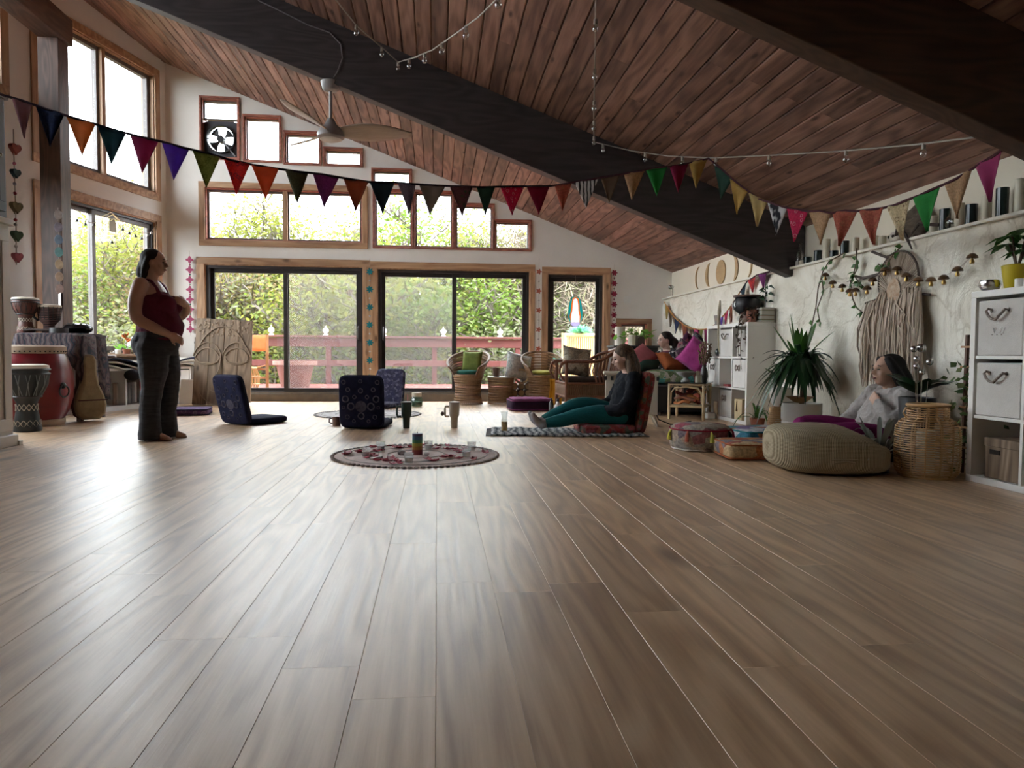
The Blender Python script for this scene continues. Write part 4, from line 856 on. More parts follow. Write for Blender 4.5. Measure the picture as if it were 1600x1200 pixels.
q = M().ell((0,0,.014), (.02,.016,.015), 7, 5); one('crystal', q, mat('pale_crystal', (.68,.64,.62), .2), 'tiny pale crystal by the foot of the rainbow candle', 'crystal', loc=(-.07, 4.97, .008), smooth=False)
# tumblers, jar, glass
def tumbler(label, loc, rz, m, lid, straw, h=.24):
    t = thing('tumbler', label, 'tumbler', loc, rz); M().lathe([(0,0),(.032,0),(.036,.10),(.048,.125),(.052,h),(0,h)], n=24).build('cup', m, t); M().lathe([(0,h),(.053,h),(.053,h+.014),(.02,h+.02),(0,h+.02)], n=24).build('lid', lid, t)
    M().tube([(-.048,0,h-.03),(-.085,0,h-.03),(-.09,0,h-.05),(-.09,0,h-.11),(-.085,0,h-.125),(-.048,0,h-.125)], .011, 8).build('handle', m, t); M().tube([(.01,0,h),(.012,0,h+.085)], .005, 7).build('straw', straw, t)
    return t
tumbler('dark green travel tumbler with pink straw standing on the floor', (-.29, 6.9, 0), 0, mat('green_steel', (.015,.05,.045), .35), BLACKM, mat('pink_plastic', (.6,.2,.25), .4))
t = tumbler('cream travel tumbler with clear straw standing on the floor', (.17, 6.9, 0), 0, mat('cream_steel', (.55,.51,.45), .4), mat('cream_lid', (.5,.46,.4), .4), CLEARG); M().ell((-.115,0,.14), (.018,.012,.022), 10, 7).build('keyring_charm', mat('brown_charm', (.2,.12,.09), .5), t)
t = thing('storage_jar', 'green tinted glass jar with pale lid near the glass door', 'jar', (-.27, 9.72, 0)); M().lathe([(.05,0),(.075,.01),(.08,.10),(.06,.135),(.055,.14)], n=24).build('glass', clear('green_glass', (.55,.72,.62), .12), t); M().lathe([(0,.005),(.07,.01),(.072,.07),(0,.075)], n=20).build('contents', mat('green_beads', (.12,.22,.16), .6), t); M().lathe([(0,.135),(.065,.135),(.065,.19),(0,.192)], n=20).build('lid', mat('cork_lid', (.55,.50,.40), .7), t)
t = thing('juice_glass', 'tall clear glass with amber drink on the woven mat corner', 'glass', (.625, 6.55, 0)); M().lathe([(0,0),(.03,0),(.032,.10),(.026,.13),(.036,.19),(.034,.19),(.024,.13),(.029,.10),(.027,.006)], n=20).build('glass', CLEARG, t); M().lathe([(0,.007),(.027,.007),(.0285,.095),(0,.096)], n=18).build('drink', mat('amber_drink', (.50,.30,.05), .3), t)
t = thing('mug', 'small brown mug behind the back turned floor chair', 'mug', (-.99, 7.18, 0)); M().lathe([(0,0),(.038,0),(.042,.085),(.038,.085),(.034,.01)], n=18).build('cup', mat('brown_glaze', (.22,.13,.11), .4), t); M().tube([(-.04,0,.07),(-.07,0,.065),(-.07,0,.03),(-.04,0,.02)], .007, 6).build('handle', MATS['brown_glaze'], t)
# woven mat
q = M(); q.grid(lambda u, v: (u*1.35-.675, v*.62-.31+.02*math.sin(u*7), .010+.004*math.sin(u*40)+.004*math.sin(v*9)), 60, 16); t = thing('woven_mat', 'grey and white striped woven mat under the seated woman with teal leggings', 'mat', (1.17, 6.42, 0), R(-5)); q.build('weave', stripes('grey_rag_weave', [(.05,.06,.07),(.30,.31,.32),(.10,.12,.13),(.42,.42,.42)], 5, 'X', .95, 6), t, solid=.012)
q = M()
for k in range(36):
    for sx in (-1,1): y = -.30+k*.0172; q.bar((sx*.675,y,.008),(sx*.72,y+.01*math.sin(k*3),.004), .006)
q.build('fringe', mat('grey_fringe', (.25,.26,.27), .9), t)
floor_chair('red floral folding floor chair under the woman with teal leggings', (1.80, 6.42, 0), R(180), cells('red_floral_print', [(.30,.06,.06),(.16,.10,.09),(.36,.13,.09),(.12,.15,.11),(.34,.10,.12),(.22,.05,.05)], 26), cloth('red_welt', (.25,.05,.05)), 10, .56, .46, .52, .10, None)
# wicker chairs
WICK = mat('brown_wicker', (.30,.18,.09), .55, (.20,.11,.05), 20, bmp=.3); WICKD = mat('dark_wicker', (.20,.11,.06), .55, (.13,.07,.035), 20, bmp=.3)
def weave_shell(m, rfun, z0, z1, rows, stakes, a0=0, a1=2*math.pi, rt=.007, closed=True, zf=None):
    """rings and zigzag stakes; rfun(t,a) radius, zf(t,a) height"""
    n = 36; zf = zf or (lambda t_, a: z0+(z1-z0)*t_)
    P = lambda t_, a: (rfun(t_, a)*math.cos(a), rfun(t_, a)*math.sin(a), zf(t_, a))
    for i in range(rows+1):
        tt = i/rows; pts = [P(tt, a0+(a1-a0)*k/n) for k in range(n if closed else n+1)]; m.tube(pts, rt*(1.5 if i in (0, rows) else 1.15), 5, closed)
    for k in range(stakes):
        a = a0+(a1-a0)*k/stakes; b = (a1-a0)/stakes
        m.tube([P(j/rows, a+(b*.5 if j % 2 else -.0)) for j in range(rows+1)], rt, 4); m.tube([P(j/rows, a+(b*.5 if j % 2 == 0 else b)) for j in range(rows+1)], rt, 4)
def wicker_chair(label, loc, rz, seatc, grp='wicker tub chairs by the glass doors'):
    t = thing('wicker_chair', label, 'chair', loc, rz, grp)
    q = M(); weave_shell(q, lambda u, a: .205-.03*math.sin(math.pi*u)+.005, 0, .40, 11, 24, rt=.0075); q.build('base_weave', WICK, t)
    for z in (.13,.27): M().tube([(.185*math.cos(2*math.pi*k/30), .185*math.sin(2*math.pi*k/30), z) for k in range(30)], .011, 6, True).build('base_hoop', WICKD, t)
    M().lathe([(0,.395),(.215,.395),(.225,.41),(.215,.425),(0,.425)], n=30).build('seat', WICK, t)
    zt = lambda a: .46+.30*max(0, .5-.5*math.cos(a))**.8           # back highest at angle pi
    q = M(); weave_shell(q, lambda u, a: .215+.085*u, 0, 1, 8, 26, R(48), R(312), .0075, False, lambda u, a: .42+(zt(a)-.42)*u); q.build('back_weave', WICK, t)
    M().tube([((.215+.085)*math.cos(a)*1.02, (.215+.085)*math.sin(a)*1.02, zt(a)) for a in [R(48+264*k/40) for k in range(41)]], .015, 8).build('rim', WICKD, t)
    for a in (R(48), R(312)): M().tube([(.22*math.cos(a), .22*math.sin(a), .42), (.3*math.cos(a), .3*math.sin(a), zt(a))], .012, 7).build('arm_post', WICKD, t)
    M().ell((0,0,.455), (.17,.17,.035), 24, 8, eh=.7).build('seat_cushion', seatc, t)
    return t
wc = wicker_chair('wicker tub chair with green cushions by the middle glass door', (.45, 10.28, 0), R(250), cloth('deep_green', (.02,.10,.075)))
pl = M().pillow((0,0,0), (.33,.30,.11)).build('back_pillow', cloth('olive_green', (.16,.19,.05), (.10,.13,.03)), wc); pl.location = (-.12,.02,.60); pl.rotation_euler = (R(0), R(72), R(0))
wicker_chair('wicker tub chair with lime yellow seat cushion by the door jamb', (1.53, 10.28, 0), R(272), cloth('lime_yellow', (.48,.46,.09), (.40,.38,.07)))
t = thing('wicker_stool', 'round wicker side table between the two tub chairs', 'side table', (.93, 10.32, 0)); q = M(); weave_shell(q, lambda u, a: .175+.012*abs(2*u-1), 0, .38, 10, 22, rt=.0075); q.build('weave', WICK, t); M().lathe([(0,.375),(.195,.375),(.2,.39),(0,.395)], n=28).build('top', mat('grey_top', (.38,.35,.32), .5), t)
t = thing('mug', 'grey brown stoneware mug on the wicker side table', 'mug', (.86, 10.30, .395)); M().lathe([(0,0),(.045,0),(.055,.125),(.05,.125),(.04,.01)], n=18).build('cup', mat('stoneware', (.26,.19,.17), .5), t); M().tube([(.05,0,.1),(.085,0,.09),(.08,0,.04),(.045,0,.03)], .008, 6).build('handle', MATS['stoneware'], t)
t = thing('pillow', 'pale printed pillow standing on the firewood between the wicker seats', 'pillow', (1.20, 10.42, .33)); pl = M().pillow((0,0,0), (.42,.40,.16)).build('cover', dots('pale_floral', (.55,.55,.52), (.45,.16,.15), 9, ink2=(.3,.38,.36)), t); pl.location = (0,0,.21); pl.rotation_euler = (R(78), R(12), R(20))
LOGM = mat('log_bark', (.15,.10,.07), .9, (.08,.05,.035), 10, bmp=.5); random.seed(8)
for k in range(9):
    r_ = .05; x = 1.13+(k % 3)*.102; z = .052+(k//3)*.101; t = thing('firewood_log', 'short split firewood log, '+('bottom', 'middle', 'top')[k//3]+' row, '+('next to the wicker side table', 'between two others', 'next to the lime cushioned chair')[k % 3], 'log', (x, 10.47, z), 0, 'firewood logs by the door')
    M().tube([(0,-.15,0),(0,.15,0)], .050, 9).build('bark', LOGM, t); M().tube([(0,-.152,0),(0,-.1495,0)], .044, 9).build('cut_face', mat('cut_wood', (.42,.29,.17), .8), t)
q = M().tube([(.10*math.cos(a)*1.0, 0, .10*math.sin(a)) for a in [R(200+280*k/16) for k in range(17)]], .016, 8); one('rope_loop', q, cloth('jute_rope', (.42,.30,.16)), 'loop of thick jute rope hanging over the firewood', 'rope', loc=(1.235, 10.30, .40))
# rattan armchair
RAT = mat('red_brown_rattan', (.19,.072,.038), .4, (.12,.045,.024), 8, (10,10,2)); 
t = thing('rattan_armchair', 'red brown rattan armchair with curved slatted back and woven apron', 'armchair', (1.92, 9.0, 0), R(180))       # local +x forward
W_, D_ = .36, .36
for sx in (-1,1):
    for sy in (-1,1):
        hx = .62 if sx > 0 else .50; M().tube([(sx*.33, sy*W_, 0), (sx*.33, sy*W_, hx)], .021, 8).build('leg', RAT, t); M().tube([(sx*.33-sx*.0, sy*W_, .05), (sx*.30, sy*W_, .14), (sx*.20, sy*W_, .185), (sx*.05, sy*W_, .19)], .012, 6).build('curved_brace', RAT, t)
for sy in (-1,1):
    M().tube([(.40, sy*W_, .60), (.34, sy*W_, .635), (.1, sy*W_, .635), (-.05, sy*W_, .635), (-.12, sy*W_, .66), (-.25, sy*W_*.98, .73), (-.37, sy*W_*.9, .765)], .022, 8).build('arm_rail', RAT, t)
    M().tube([(.33, sy*W_, .20), (.02, sy*W_, .20), (-.33, sy*W_, .20)], .017, 8).build('lower_rail', RAT, t); M().tube([(.33, sy*W_, .36), (-.33, sy*W_, .36)], .017, 8).build('seat_rail', RAT, t)
    M().tube([(.40, sy*W_, .60), (.42, sy*W_, .50), (.36, sy*W_, .40)], .014, 6).build('arm_scroll', RAT, t)
    q = M()
    for k in range(26): x = -.32+k*.0256; q.tube([(x, sy*(W_+.004), .205), (x+.012, sy*(W_+.014), .28), (x, sy*(W_+.004), .355)], .0075, 5)
    q.build('woven_apron', WICKD, t); M().box((0, sy*W_*.985, .28), (.64,.006,.15)).build('apron_backing', RAT, t)
    q = M()
    for k in range(7): x = -.05-k*.048; z1 = .64+.12*(k/6)**1.0; q.tube([(x*1.0, sy*W_*.99, .37), (x+.03, sy*W_*1.02, .5), (x-.01, sy*W_*.97, z1)], .010, 5)
    q.build('side_slats', RAT, t)
for x, z in ((.33,.36),(.33,.20),(-.33,.36),(-.33,.20)): M().tube([(x,-W_,z),(x,W_,z)], .017, 8).build('cross_rail', RAT, t)
q = M()
for k in range(26): y = -.345+k*.0276; q.tube([(.334, y, .205), (.344, y+.012, .28), (.334, y, .355)], .0075, 5)
q.build('front_apron', WICKD, t)
M().tube([(-.37, -W_*.9, .765), (-.44,-.2,.80), (-.46,0,.81), (-.44,.2,.80), (-.37, W_*.9, .765)], .022, 8).build('back_rail', RAT, t)
q = M()
for k in range(12): y = -.30+k*.0545; q.tube([(-.33, y, .37), (-.40, y*1.03, .58), (-.455+abs(y)*.13, y, .80)], .011, 5)
q.build('back_slats', RAT, t)
for z in (.5,.64): M().tube([(-.33-.3*(z-.37), -.33, z), (-.40-.3*(z-.37), 0, z), (-.33-.3*(z-.37), .33, z)], .011, 6).build('back_crossbar', RAT, t)
M().box((0,0,.40), (.62,.66,.08)).build('seat_cushion', cloth('dark_seat', (.05,.035,.03)), t, bevel=.03)
t = thing('pillow', 'grey beige patterned pillow propped in the rattan armchair', 'pillow', (1.78, 8.98, .44)); pl = M().pillow((0,0,0), (.40,.38,.15)).build('cover', cells('beige_print', [(.36,.30,.22),(.26,.23,.18),(.40,.36,.28),(.20,.17,.13)], 16), t); pl.location = (0,0,.19); pl.rotation_euler = (R(80), R(8), R(12))
q = M(); q.grid(lambda u, v: ((u-.5)*.20+.01*math.sin(v*6), .02*math.sin(u*11), .37-.37*v+.0*u), 16, 8); one('yellow_cloth', q, cloth('marigold_cloth', (.62,.33,.03), (.52,.26,.02)), 'marigold yellow cloth hanging by the rattan armchair', 'cloth', loc=(1.66, 9.85, .01), rz=R(25), solid=.006)
t = thing('spray_bottle', 'small white bottle on the floor by the rattan armchair', 'bottle', (1.46, 8.5, 0)); M().lathe([(0,0),(.035,0),(.037,.10),(.02,.135),(.015,.15),(0,.15)], n=18).build('bottle_body', mat('white_plastic', (.6,.58,.57), .4), t); M().lathe([(0,.15),(.018,.15),(.018,.18),(0,.18)], n=12).build('cap', BLACKM, t); M().lathe([(.0375,.03),(.0382,.03),(.0385,.09),(.0378,.09)], n=18).build('label_band', mat('blue_label', (.2,.25,.4), .5), t)
t = thing('spray_bottle', 'small black bottle standing behind the white one by the rattan armchair', 'bottle', (1.40, 8.62, 0)); M().lathe([(0,0),(.028,0),(.03,.11),(.015,.15),(0,.15)], n=16).build('bottle_body', BLACKM, t); M().lathe([(0,.15),(.013,.15),(.013,.185),(0,.185)], n=10).build('cap', BLACKM, t)
# ------------------------------------------------------------ right side of the room
SHW = mat('white_shelf_laminate', (.74,.72,.68), .45, (.70,.68,.64), 3)
BINM = cloth('grey_white_bin_canvas', (.60,.575,.54), (.55,.525,.49)); ROPE = cloth('grey_twisted_rope', (.17,.13,.11), (.32,.27,.24), 60)
def cube_shelf(label, loc, d, W, H, nc, nr=3):
    t = thing('cube_shelf', label, 'shelf', loc); b = .038; s = .018
    M().box((d/2, W/2, H-b/2), (d, W, b)).build('top_board', SHW, t, bevel=.003, smooth=False); M().box((d/2, W/2, b/2), (d, W, b)).build('bottom_board', SHW, t, bevel=.003, smooth=False)
    for y in (b/2, W-b/2): M().box((d/2, y, H/2), (d-.001, b, H-2*b)).build('side_board', SHW, t, bevel=.002, smooth=False)
    for k in range(1, nc): M().box((d/2, b+(W-2*b)*k/nc, H/2), (d-.004, s, H-2*b)).build('divider', SHW, t, smooth=False)
    for k in range(1, nr):
        for c in range(nc): y0 = b+(W-2*b)*c/nc+s/2; y1 = b+(W-2*b)*(c+1)/nc-s/2; M().box((d/2, (y0+y1)/2, b+(H-2*b)*k/nr), (d-.006, y1-y0, s)).build('shelf_board', SHW, t, smooth=False)
    M().box((d-.008, W/2, H/2), (.01, W-.02, H-.02)).build('back_panel', mat('shelf_back', (.50,.46,.41), .7), t, smooth=False)
    cw = (W-2*b)/nc; ch = (H-2*b)/nr
    return t, (lambda c, r: (loc[0], loc[1]+b+cw*(c+.5), b+ch*r+(s/2 if r else 0)+.001)), cw, ch
def bin_(label, p, d, w, h, heart=True, grp=None):
    t = thing('fabric_bin', label, 'storage bin', p, 0, grp)
    q = M(); q.box((d/2+.004,0,h/2), (d,w,h)); q.build('canvas_body', BINM, t, bevel=.008)
    if heart == 2: pts = [(-.012, .055*math.sin(a), h*.70+.028*math.sin(2*a)) for a in [2*math.pi*k/24 for k in range(24)]]; M().tube(pts, .0065, 6, True).build('rope_handle', ROPE, t)
    else:
        pts = [(.0,-.065,h*.80),(-.018,-.060,h*.82),(-.022,-.035,h*.74),(-.024,0,h*.64),(-.024,.03,h*.66),(-.022,.055,h*.72),(-.022,.07,h*.80),(-.018,.06,h*.84),(.0,.055,h*.82)]; M().tube(pts, .0075, 7).build('rope_handle', ROPE, t)
        for y in (-.065,.055): M().lathe([(.005,0),(.011,0),(.011,.004),(.005,.004)], n=12, T=Matrix.Translation((.002,y,h*.81)) @ Matrix.Rotation(R(-90), 4, 'Y')).build('eyelet', STEEL, t)
    return t
# right shelf
t, cell, cw, ch = cube_shelf('white cube shelf unit with heart handled bins by the wicker lantern', (3.09, 2.72, 0), .385, 1.125, 1.10, 3)
def silver_script(b, w, h):
    m = M()
    for (y, pts) in ((.03,[(.012,.03),(0,.004),(-.012,.03),(.012,.03)]),(-.012,[(.012,.03),(-.014,.032),(.004,0)]),(-.04,[(-.006,.032),(.010,-.002)])): m.tube([(-.001, y+p[0], h*.36+p[1]) for p in pts], .0018, 5)
    for y in (.045,.012,-.02): m.ell((-.001, y, h*.36-.006), (.003,.005,.004), 8, 5)
    m.build('silver_motif', STEEL, b)
b1 = bin_('pale canvas bin with silver motif below its rope handle', cell(2,2), .33, cw-.03, ch-.03); silver_script(b1, cw, ch)
bin_('pale canvas bin with rope handle, middle row of the shelf by the lantern', cell(2,1), .33, cw-.03, ch-.04)
bin_('pale canvas bin beside the silver motif bin in the top row', cell(1,2), .33, cw-.03, ch-.03); bin_('pale canvas bin next to the plain bin in the middle row', cell(1,1), .33, cw-.03, ch-.04)
p = cell(2,0); t = thing('woven_box', 'brown bark veneer box with lid and hand hole on the bottom shelf', 'box', (p[0]+.03, p[1]-.02, p[2])); BARKB = wood('bark_veneer_box', (.10,.065,.04), (.20,.14,.09), (.32,.235,.165), (22,22,1.2), .75, .4, False)
M().box((.13,0,.09), (.26,.25,.18)).build('box_body', BARKB, t, bevel=.004); M().box((.13,0,.203), (.27,.26,.05)).build('lid', BARKB, t, bevel=.004); M().box((.0,.05,.15), (.012,.07,.025)).build('hand_hole', mat('hole_dark', (.02,.015,.01), .9), t)
TS = 1.101
YELP = mat('yellow_glaze', (.52,.42,.02), .35, (.46,.36,.015), 3); 
t = leafplant('umbrella_plant', 'green umbrella plant in a ribbed yellow pot on the right shelf', (3.21, 3.66, TS), [], LG, YELP, [(0,0),(.05,0),(.058,.01),(.075,.13),(.07,.135),(.06,.12)])
random.seed(12)
for s_ in range(4):
    a = s_*1.7; top = V(.05*math.cos(a), .05*math.sin(a), .22+.035*s_); M().tube([(0,0,.11), top*.6+V(0,0,.05), top], .006, 6).build('stem', mat('brown_stem', (.10,.06,.03), .7), t)
    for k in range(7):
        b = 2*math.pi*k/7+a; q = M(); d = V(math.cos(b), math.sin(b), .05); sd = V(-math.sin(b), math.cos(b), 0); q.add([top, top+d*.035+sd*.022, top+d*.08+sd*.026+V(0,0,-.015), top+d*.125+V(0,0,-.05), top+d*.08-sd*.026+V(0,0,-.015), top+d*.035-sd*.022], [(0,1,2,3,4,5)]); q.build('leaf', LG, t, smooth=False)
one('silver_bowl', M().lathe([(.02,0),(.045,.008),(.058,.035),(.05,.062),(.045,.06),(.05,.035),(.035,.012)], n=24), STEEL, 'small polished silver bowl on the right shelf', 'bowl', loc=(3.155, 3.785, TS))
for k, y in enumerate((3.49, 3.43, 3.36)): one('tealight_cup', M().lathe([(0,0),(.022,0),(.022,.045),(.016,.047),(0,.04)], n=16), WHITEM, 'small white candle cup by the yellow pot', 'candle', 'white candle cups by the yellow pot', loc=(3.13, y+.06, TS))
# far shelf
t, cell, cw, ch = cube_shelf('white cube shelf unit with plants and cauldron on top beside the sofa', (3.19, 7.05, 0), .30, 1.12, 1.07, 3)
FB = 'canvas bins in the far cube shelf'
bin_('plain canvas bin with loop handle, top row of the far cube shelf', cell(1,2), .26, cw-.03, ch-.03, 1); bin_('canvas bin with bow shaped handle in the far end of the middle row', cell(2,1), .26, cw-.03, ch-.03, 2)
bin_('canvas bin with bow shaped handle in the near end of the middle row', cell(0,1), .26, cw-.03, ch-.03, 2); bin_('canvas bin in the bottom row of the far cube shelf', cell(1,0), .26, cw-.03, ch-.03, 2)
p = cell(0,2); one('grey_file_box', M().box((.14,0,.14), (.22,.24,.28)), mat('warm_grey_card', (.42,.39,.35), .7), 'warm grey card box in the top row of the far shelf', 'box', loc=p, bevel=.004)
p = cell(2,0); one('wooden_plaque', M().box((.05,0,.075), (.03,.11,.15)), mat('plaque_wood', (.45,.33,.2), .6, (.3,.2,.12), 14), 'small carved wooden plaque on the bottom shelf', 'plaque', loc=p, bevel=.004)
p = cell(0,0); t = thing('gift_box', 'cream gift box with brown tassel on the bottom shelf', 'box', p); M().box((.06,0,.11), (.11,.19,.22)).build('carton', mat('cream_card', (.60,.47,.27), .6), t, bevel=.003); M().tube([(-.002,.02,.2),(-.004,.02,.14),(-.004,.02,.09)], [.003,.006,.01], 6).build('tassel', cloth('brown_tassel', (.15,.08,.04)), t)
p = cell(1,1); one('red_booklet', M().box((.06,0,.012), (.1,.14,.022)), mat('red_cover', (.32,.04,.05), .5), 'thin red booklet lying on the middle shelf', 'book', loc=p, bevel=.002)
p = cell(2,2); one('dark_glass_ball', M().ell((.08,.02,.05), (.05,.05,.05), 16, 10), mat('smoky_glass', (.05,.06,.06), .12), 'smoky glass ball in the top corner of the far shelf', 'ornament', loc=p)
q = M().tube([(0,0,.32),(.01,.04,.2),(-.01,.01,.06),(-.035,-.06,-.1),(-.045,-.10,-.22),(-.04,-.12,-.28)], [.008,.022,.013,.011,.008,.004], 8); one('draped_root', q, cloth('pale_root', (.45,.38,.27)), 'pale twisted root draped down the front of the far shelf', 'driftwood', loc=(3.165, 7.73, 1.02))
t = thing('cauldron', 'black iron cauldron painted with white crescent moons on a stand', 'cauldron', (3.34, 7.42, 1.071)); 
M().lathe([(0,.10),(.08,.105),(.135,.15),(.148,.20),(.135,.25),(.115,.27),(.135,.285),(.14,.30),(.115,.30),(.10,.27),(.0,.26)], n=30).build('pot_body', mat('cast_iron', (.018,.018,.02), .5), t); M().lathe([(.118,.285),(.143,.285),(.146,.303),(.12,.306)], n=30).build('rim', mat('rusty_rim', (.12,.07,.05), .7), t)
q = M()
for k, yy in enumerate((-.05,.02)):
    a0 = math.pi+.25-k*.42
    q.tube([(.149*math.cos(a0+.16*math.cos(b)*.6), .149*math.sin(a0+.16*math.cos(b)*.6), .20+.026*math.sin(b)) for b in [R(60+240*j/14) for j in range(15)]], [.002+.006*math.sin(math.pi*j/14) for j in range(15)], 6)
q.build('crescent_moon', WHITEM, t)
M().lathe([(.06,0),(.07,.0),(.05,.05),(.085,.10),(.075,.105),(.04,.055)], n=18).build('stand', BLACKM, t)
one('white_rock', M().ell((0,0,.045), (.06,.05,.048), 9, 6), mat('quartz_rock', (.6,.56,.5), .7, (.45,.42,.38), 12, bmp=.5), 'rough white quartz rock in front of the cauldron', 'rock', loc=(3.235, 7.28, 1.071), smooth=False)
one('photo_frame', M().box((0,0,.06), (.02,.13,.12), ry=R(-8)), mat('blue_grey_print', (.14,.17,.19), .4, (.3,.2,.15), 20), 'small blue grey picture leaning at the end of the far shelf', 'picture', loc=(3.24, 7.98, 1.071), bevel=.002)
t = thing('trailing_plant', 'dark red leaved trailing plant in a terracotta pot on the far shelf', 'plant', (3.285, 7.17, 1.071)); M().lathe([(0,0),(.045,0),(.06,.11),(.065,.11),(.065,.13),(.05,.13),(.04,.1)], n=20).build('pot', TERRA, t)
DRL = leafmat('dark_red_leaf', [(.06,.02,.02),(.03,.04,.015),(.09,.03,.025)], .2); random.seed(31)
for s_ in range(6):
    a = 2.6+s_*.5; pts = [V(0,0,.12), V(.06*math.cos(a), .06*math.sin(a), .15), V(.10*math.cos(a)-.03, .09*math.sin(a), .04), V(.11*math.cos(a)-.04, .09*math.sin(a), -.12-.07*(s_ % 3)), V(.11*math.cos(a)-.03, .08*math.sin(a)-.02, -.25-.12*(s_ % 3))]; M().tube(pts, .003, 5).build('stem', MATS['brown_stem'], t); q = M()
    for k in range(26):
        u = random.random()*3.99; i = int(u); pp = pts[i].lerp(pts[i+1], u-i); d = V(random.gauss(0,1), random.gauss(0,1), random.gauss(-.3,.6)).normalized(); sd = d.orthogonal().normalized(); q.add([pp, pp+d*.018+sd*.012, pp+d*.04, pp+d*.018-sd*.012], [(0,1,2,3)])
    q.build('leaf_cluster', DRL, t, smooth=False)
t = thing('planter_box', 'small planter box with green stripes on the far shelf', 'planter', (3.40, 7.02+.09, 1.071)); M().box((0,0,.075), (.14,.14,.15)).build('box_body', stripes('green_striped_box', [(.45,.42,.36),(.48,.45,.40),(.12,.18,.10),(.22,.10,.07),(.46,.43,.37)], 3.3, 'Z', .7, .4), t, bevel=.004); M().tube([(0,0,.15),(.0,-.0,.30),(.0,0,.44)], .004, 5).build('stake', BLACKM, t)
q = M()
for k in range(14): a = k*.9; q.add([V(0,0,.2+.012*k), V(.05*math.cos(a)+.01, .05*math.sin(a), .235+.012*k), V(.10*math.cos(a), .10*math.sin(a), .21+.01*k), V(.05*math.cos(a)-.01, .05*math.sin(a)+.02, .215+.012*k)], [(0,1,2,3)])
q.build('leaves', LD_, t, smooth=False)
# sofa corner
t = thing('sofa', 'low dark sofa with floral seat cushion along the plaster wall', 'sofa', (3.02, 9.2, 0)); DKS = mat('black_fabric', (.02,.018,.018), .9)
M().box((0,0,.20), (.84,1.95,.33)).build('base', DKS, t, bevel=.02); FLOR = cells('floral_slipcover', [(.08,.30,.28),(.46,.44,.38),(.14,.20,.09),(.50,.46,.40),(.28,.10,.09),(.20,.28,.16)], 9)
M().ell((-.03,0,.455), (.41,.96,.095), 36, 12, e=.2, eh=.35).build('seat_cushion', FLOR, t, smooth=2); M().ell((.33,0,.66), (.10,.95,.17), 36, 12, e=.25, eh=.4).build('back_cushion', DKS, t, smooth=2)
for x in (-.36,.36):
    for y in (-.9,.9): M().tube([(x,y,0),(x,y,.05)], .02, 8).build('foot', BLACKM, t)
def pillow(label, loc, d, rot, m):
    t = thing('pillow', label, 'pillow', loc); o = M().pillow((0,0,0), d).build('cover', m, t, smooth=2); o.rotation_euler = tuple(R(a) for a in rot); q = M(); hw, hd = d[0]/2, d[1]/2
    q.tube([(-hw,-hd,0),(0,-hd*.93,0),(hw,-hd,0),(hw*.93,0,0),(hw,hd,0),(0,hd*.93,0),(-hw,hd,0),(-hw*.93,0,0)], .006, 5, True).build('piping', m, o); return t
pillow('large magenta velvet pillow standing on the sofa behind the rattan table', (3.12, 8.33, .71), (.35,.35,.15), (92,38,-28), cloth('magenta_velvet', (.36,.045,.20), (.26,.03,.14)))
pillow('maroon and plum pillow at the back of the sofa behind the woman', (3.26, 8.98, .78), (.40,.40,.15), (85,20,70), cells('plum_patch', [(.12,.02,.05),(.06,.015,.04),(.18,.04,.06)], 12))
pillow('rust orange pillow lying on the sofa', (2.92, 8.58, .62), (.36,.36,.13), (35,10,15), cloth('rust_orange', (.32,.09,.03)))
pillow('dark geometric pillow wedged between the rust and magenta pillows', (3.10, 8.60, .70), (.36,.36,.14), (70,30,-20), cells('dark_geo', [(.05,.04,.05),(.25,.22,.20),(.10,.05,.08),(.3,.12,.14)], 22, metric='MANHATTAN'))
pillow('navy and grey pillow at the plaster wall by the woman on the sofa', (3.30, 8.72, .82), (.36,.36,.13), (80,-10,75), cells('navy_geo', [(.02,.02,.03),(.16,.15,.15),(.03,.03,.06)], 14))
# rattan glass table
t = thing('glass_side_table', 'pale rattan side table with dark glass top before the sofa', 'side table', (2.87, 7.83, 0), R(-32)); PR = mat('pale_rattan', (.50,.38,.22), .5, (.40,.29,.16), 8)
for x in (-.19,.19):
    for y in (-.19,.19): M().tube([(x,y,0),(x,y,.40)], .016, 8).build('leg', PR, t)
for s_ in (-.19,.19):
    for z in (.395,.15): M().tube([(-.19,s_,z),(.19,s_,z)], .014, 8).build('rail', PR, t); M().tube([(s_,-.19,z),(s_,.19,z)], .014, 8).build('rail', PR, t)
    M().tube([(-.17,s_,.18),(-.168,s_,.30),(-.13,s_,.355),(0,s_,.37),(.13,s_,.355),(.168,s_,.30),(.17,s_,.18)], .010, 7).build('arch_brace', PR, t); M().tube([(s_,-.17,.18),(s_,-.168,.30),(s_,-.13,.355),(s_,0,.37),(s_,.13,.355),(s_,.168,.30),(s_,.17,.18)], .010, 7).build('arch_brace', PR, t)
M().box((0,0,.415), (.44,.44,.012)).build('glass_top', mat('smoked_glass', (.03,.035,.035), .08), t, bevel=.003); M().box((0,0,.155), (.36,.36,.012)).build('lower_shelf', PR, t)
random.seed(14)
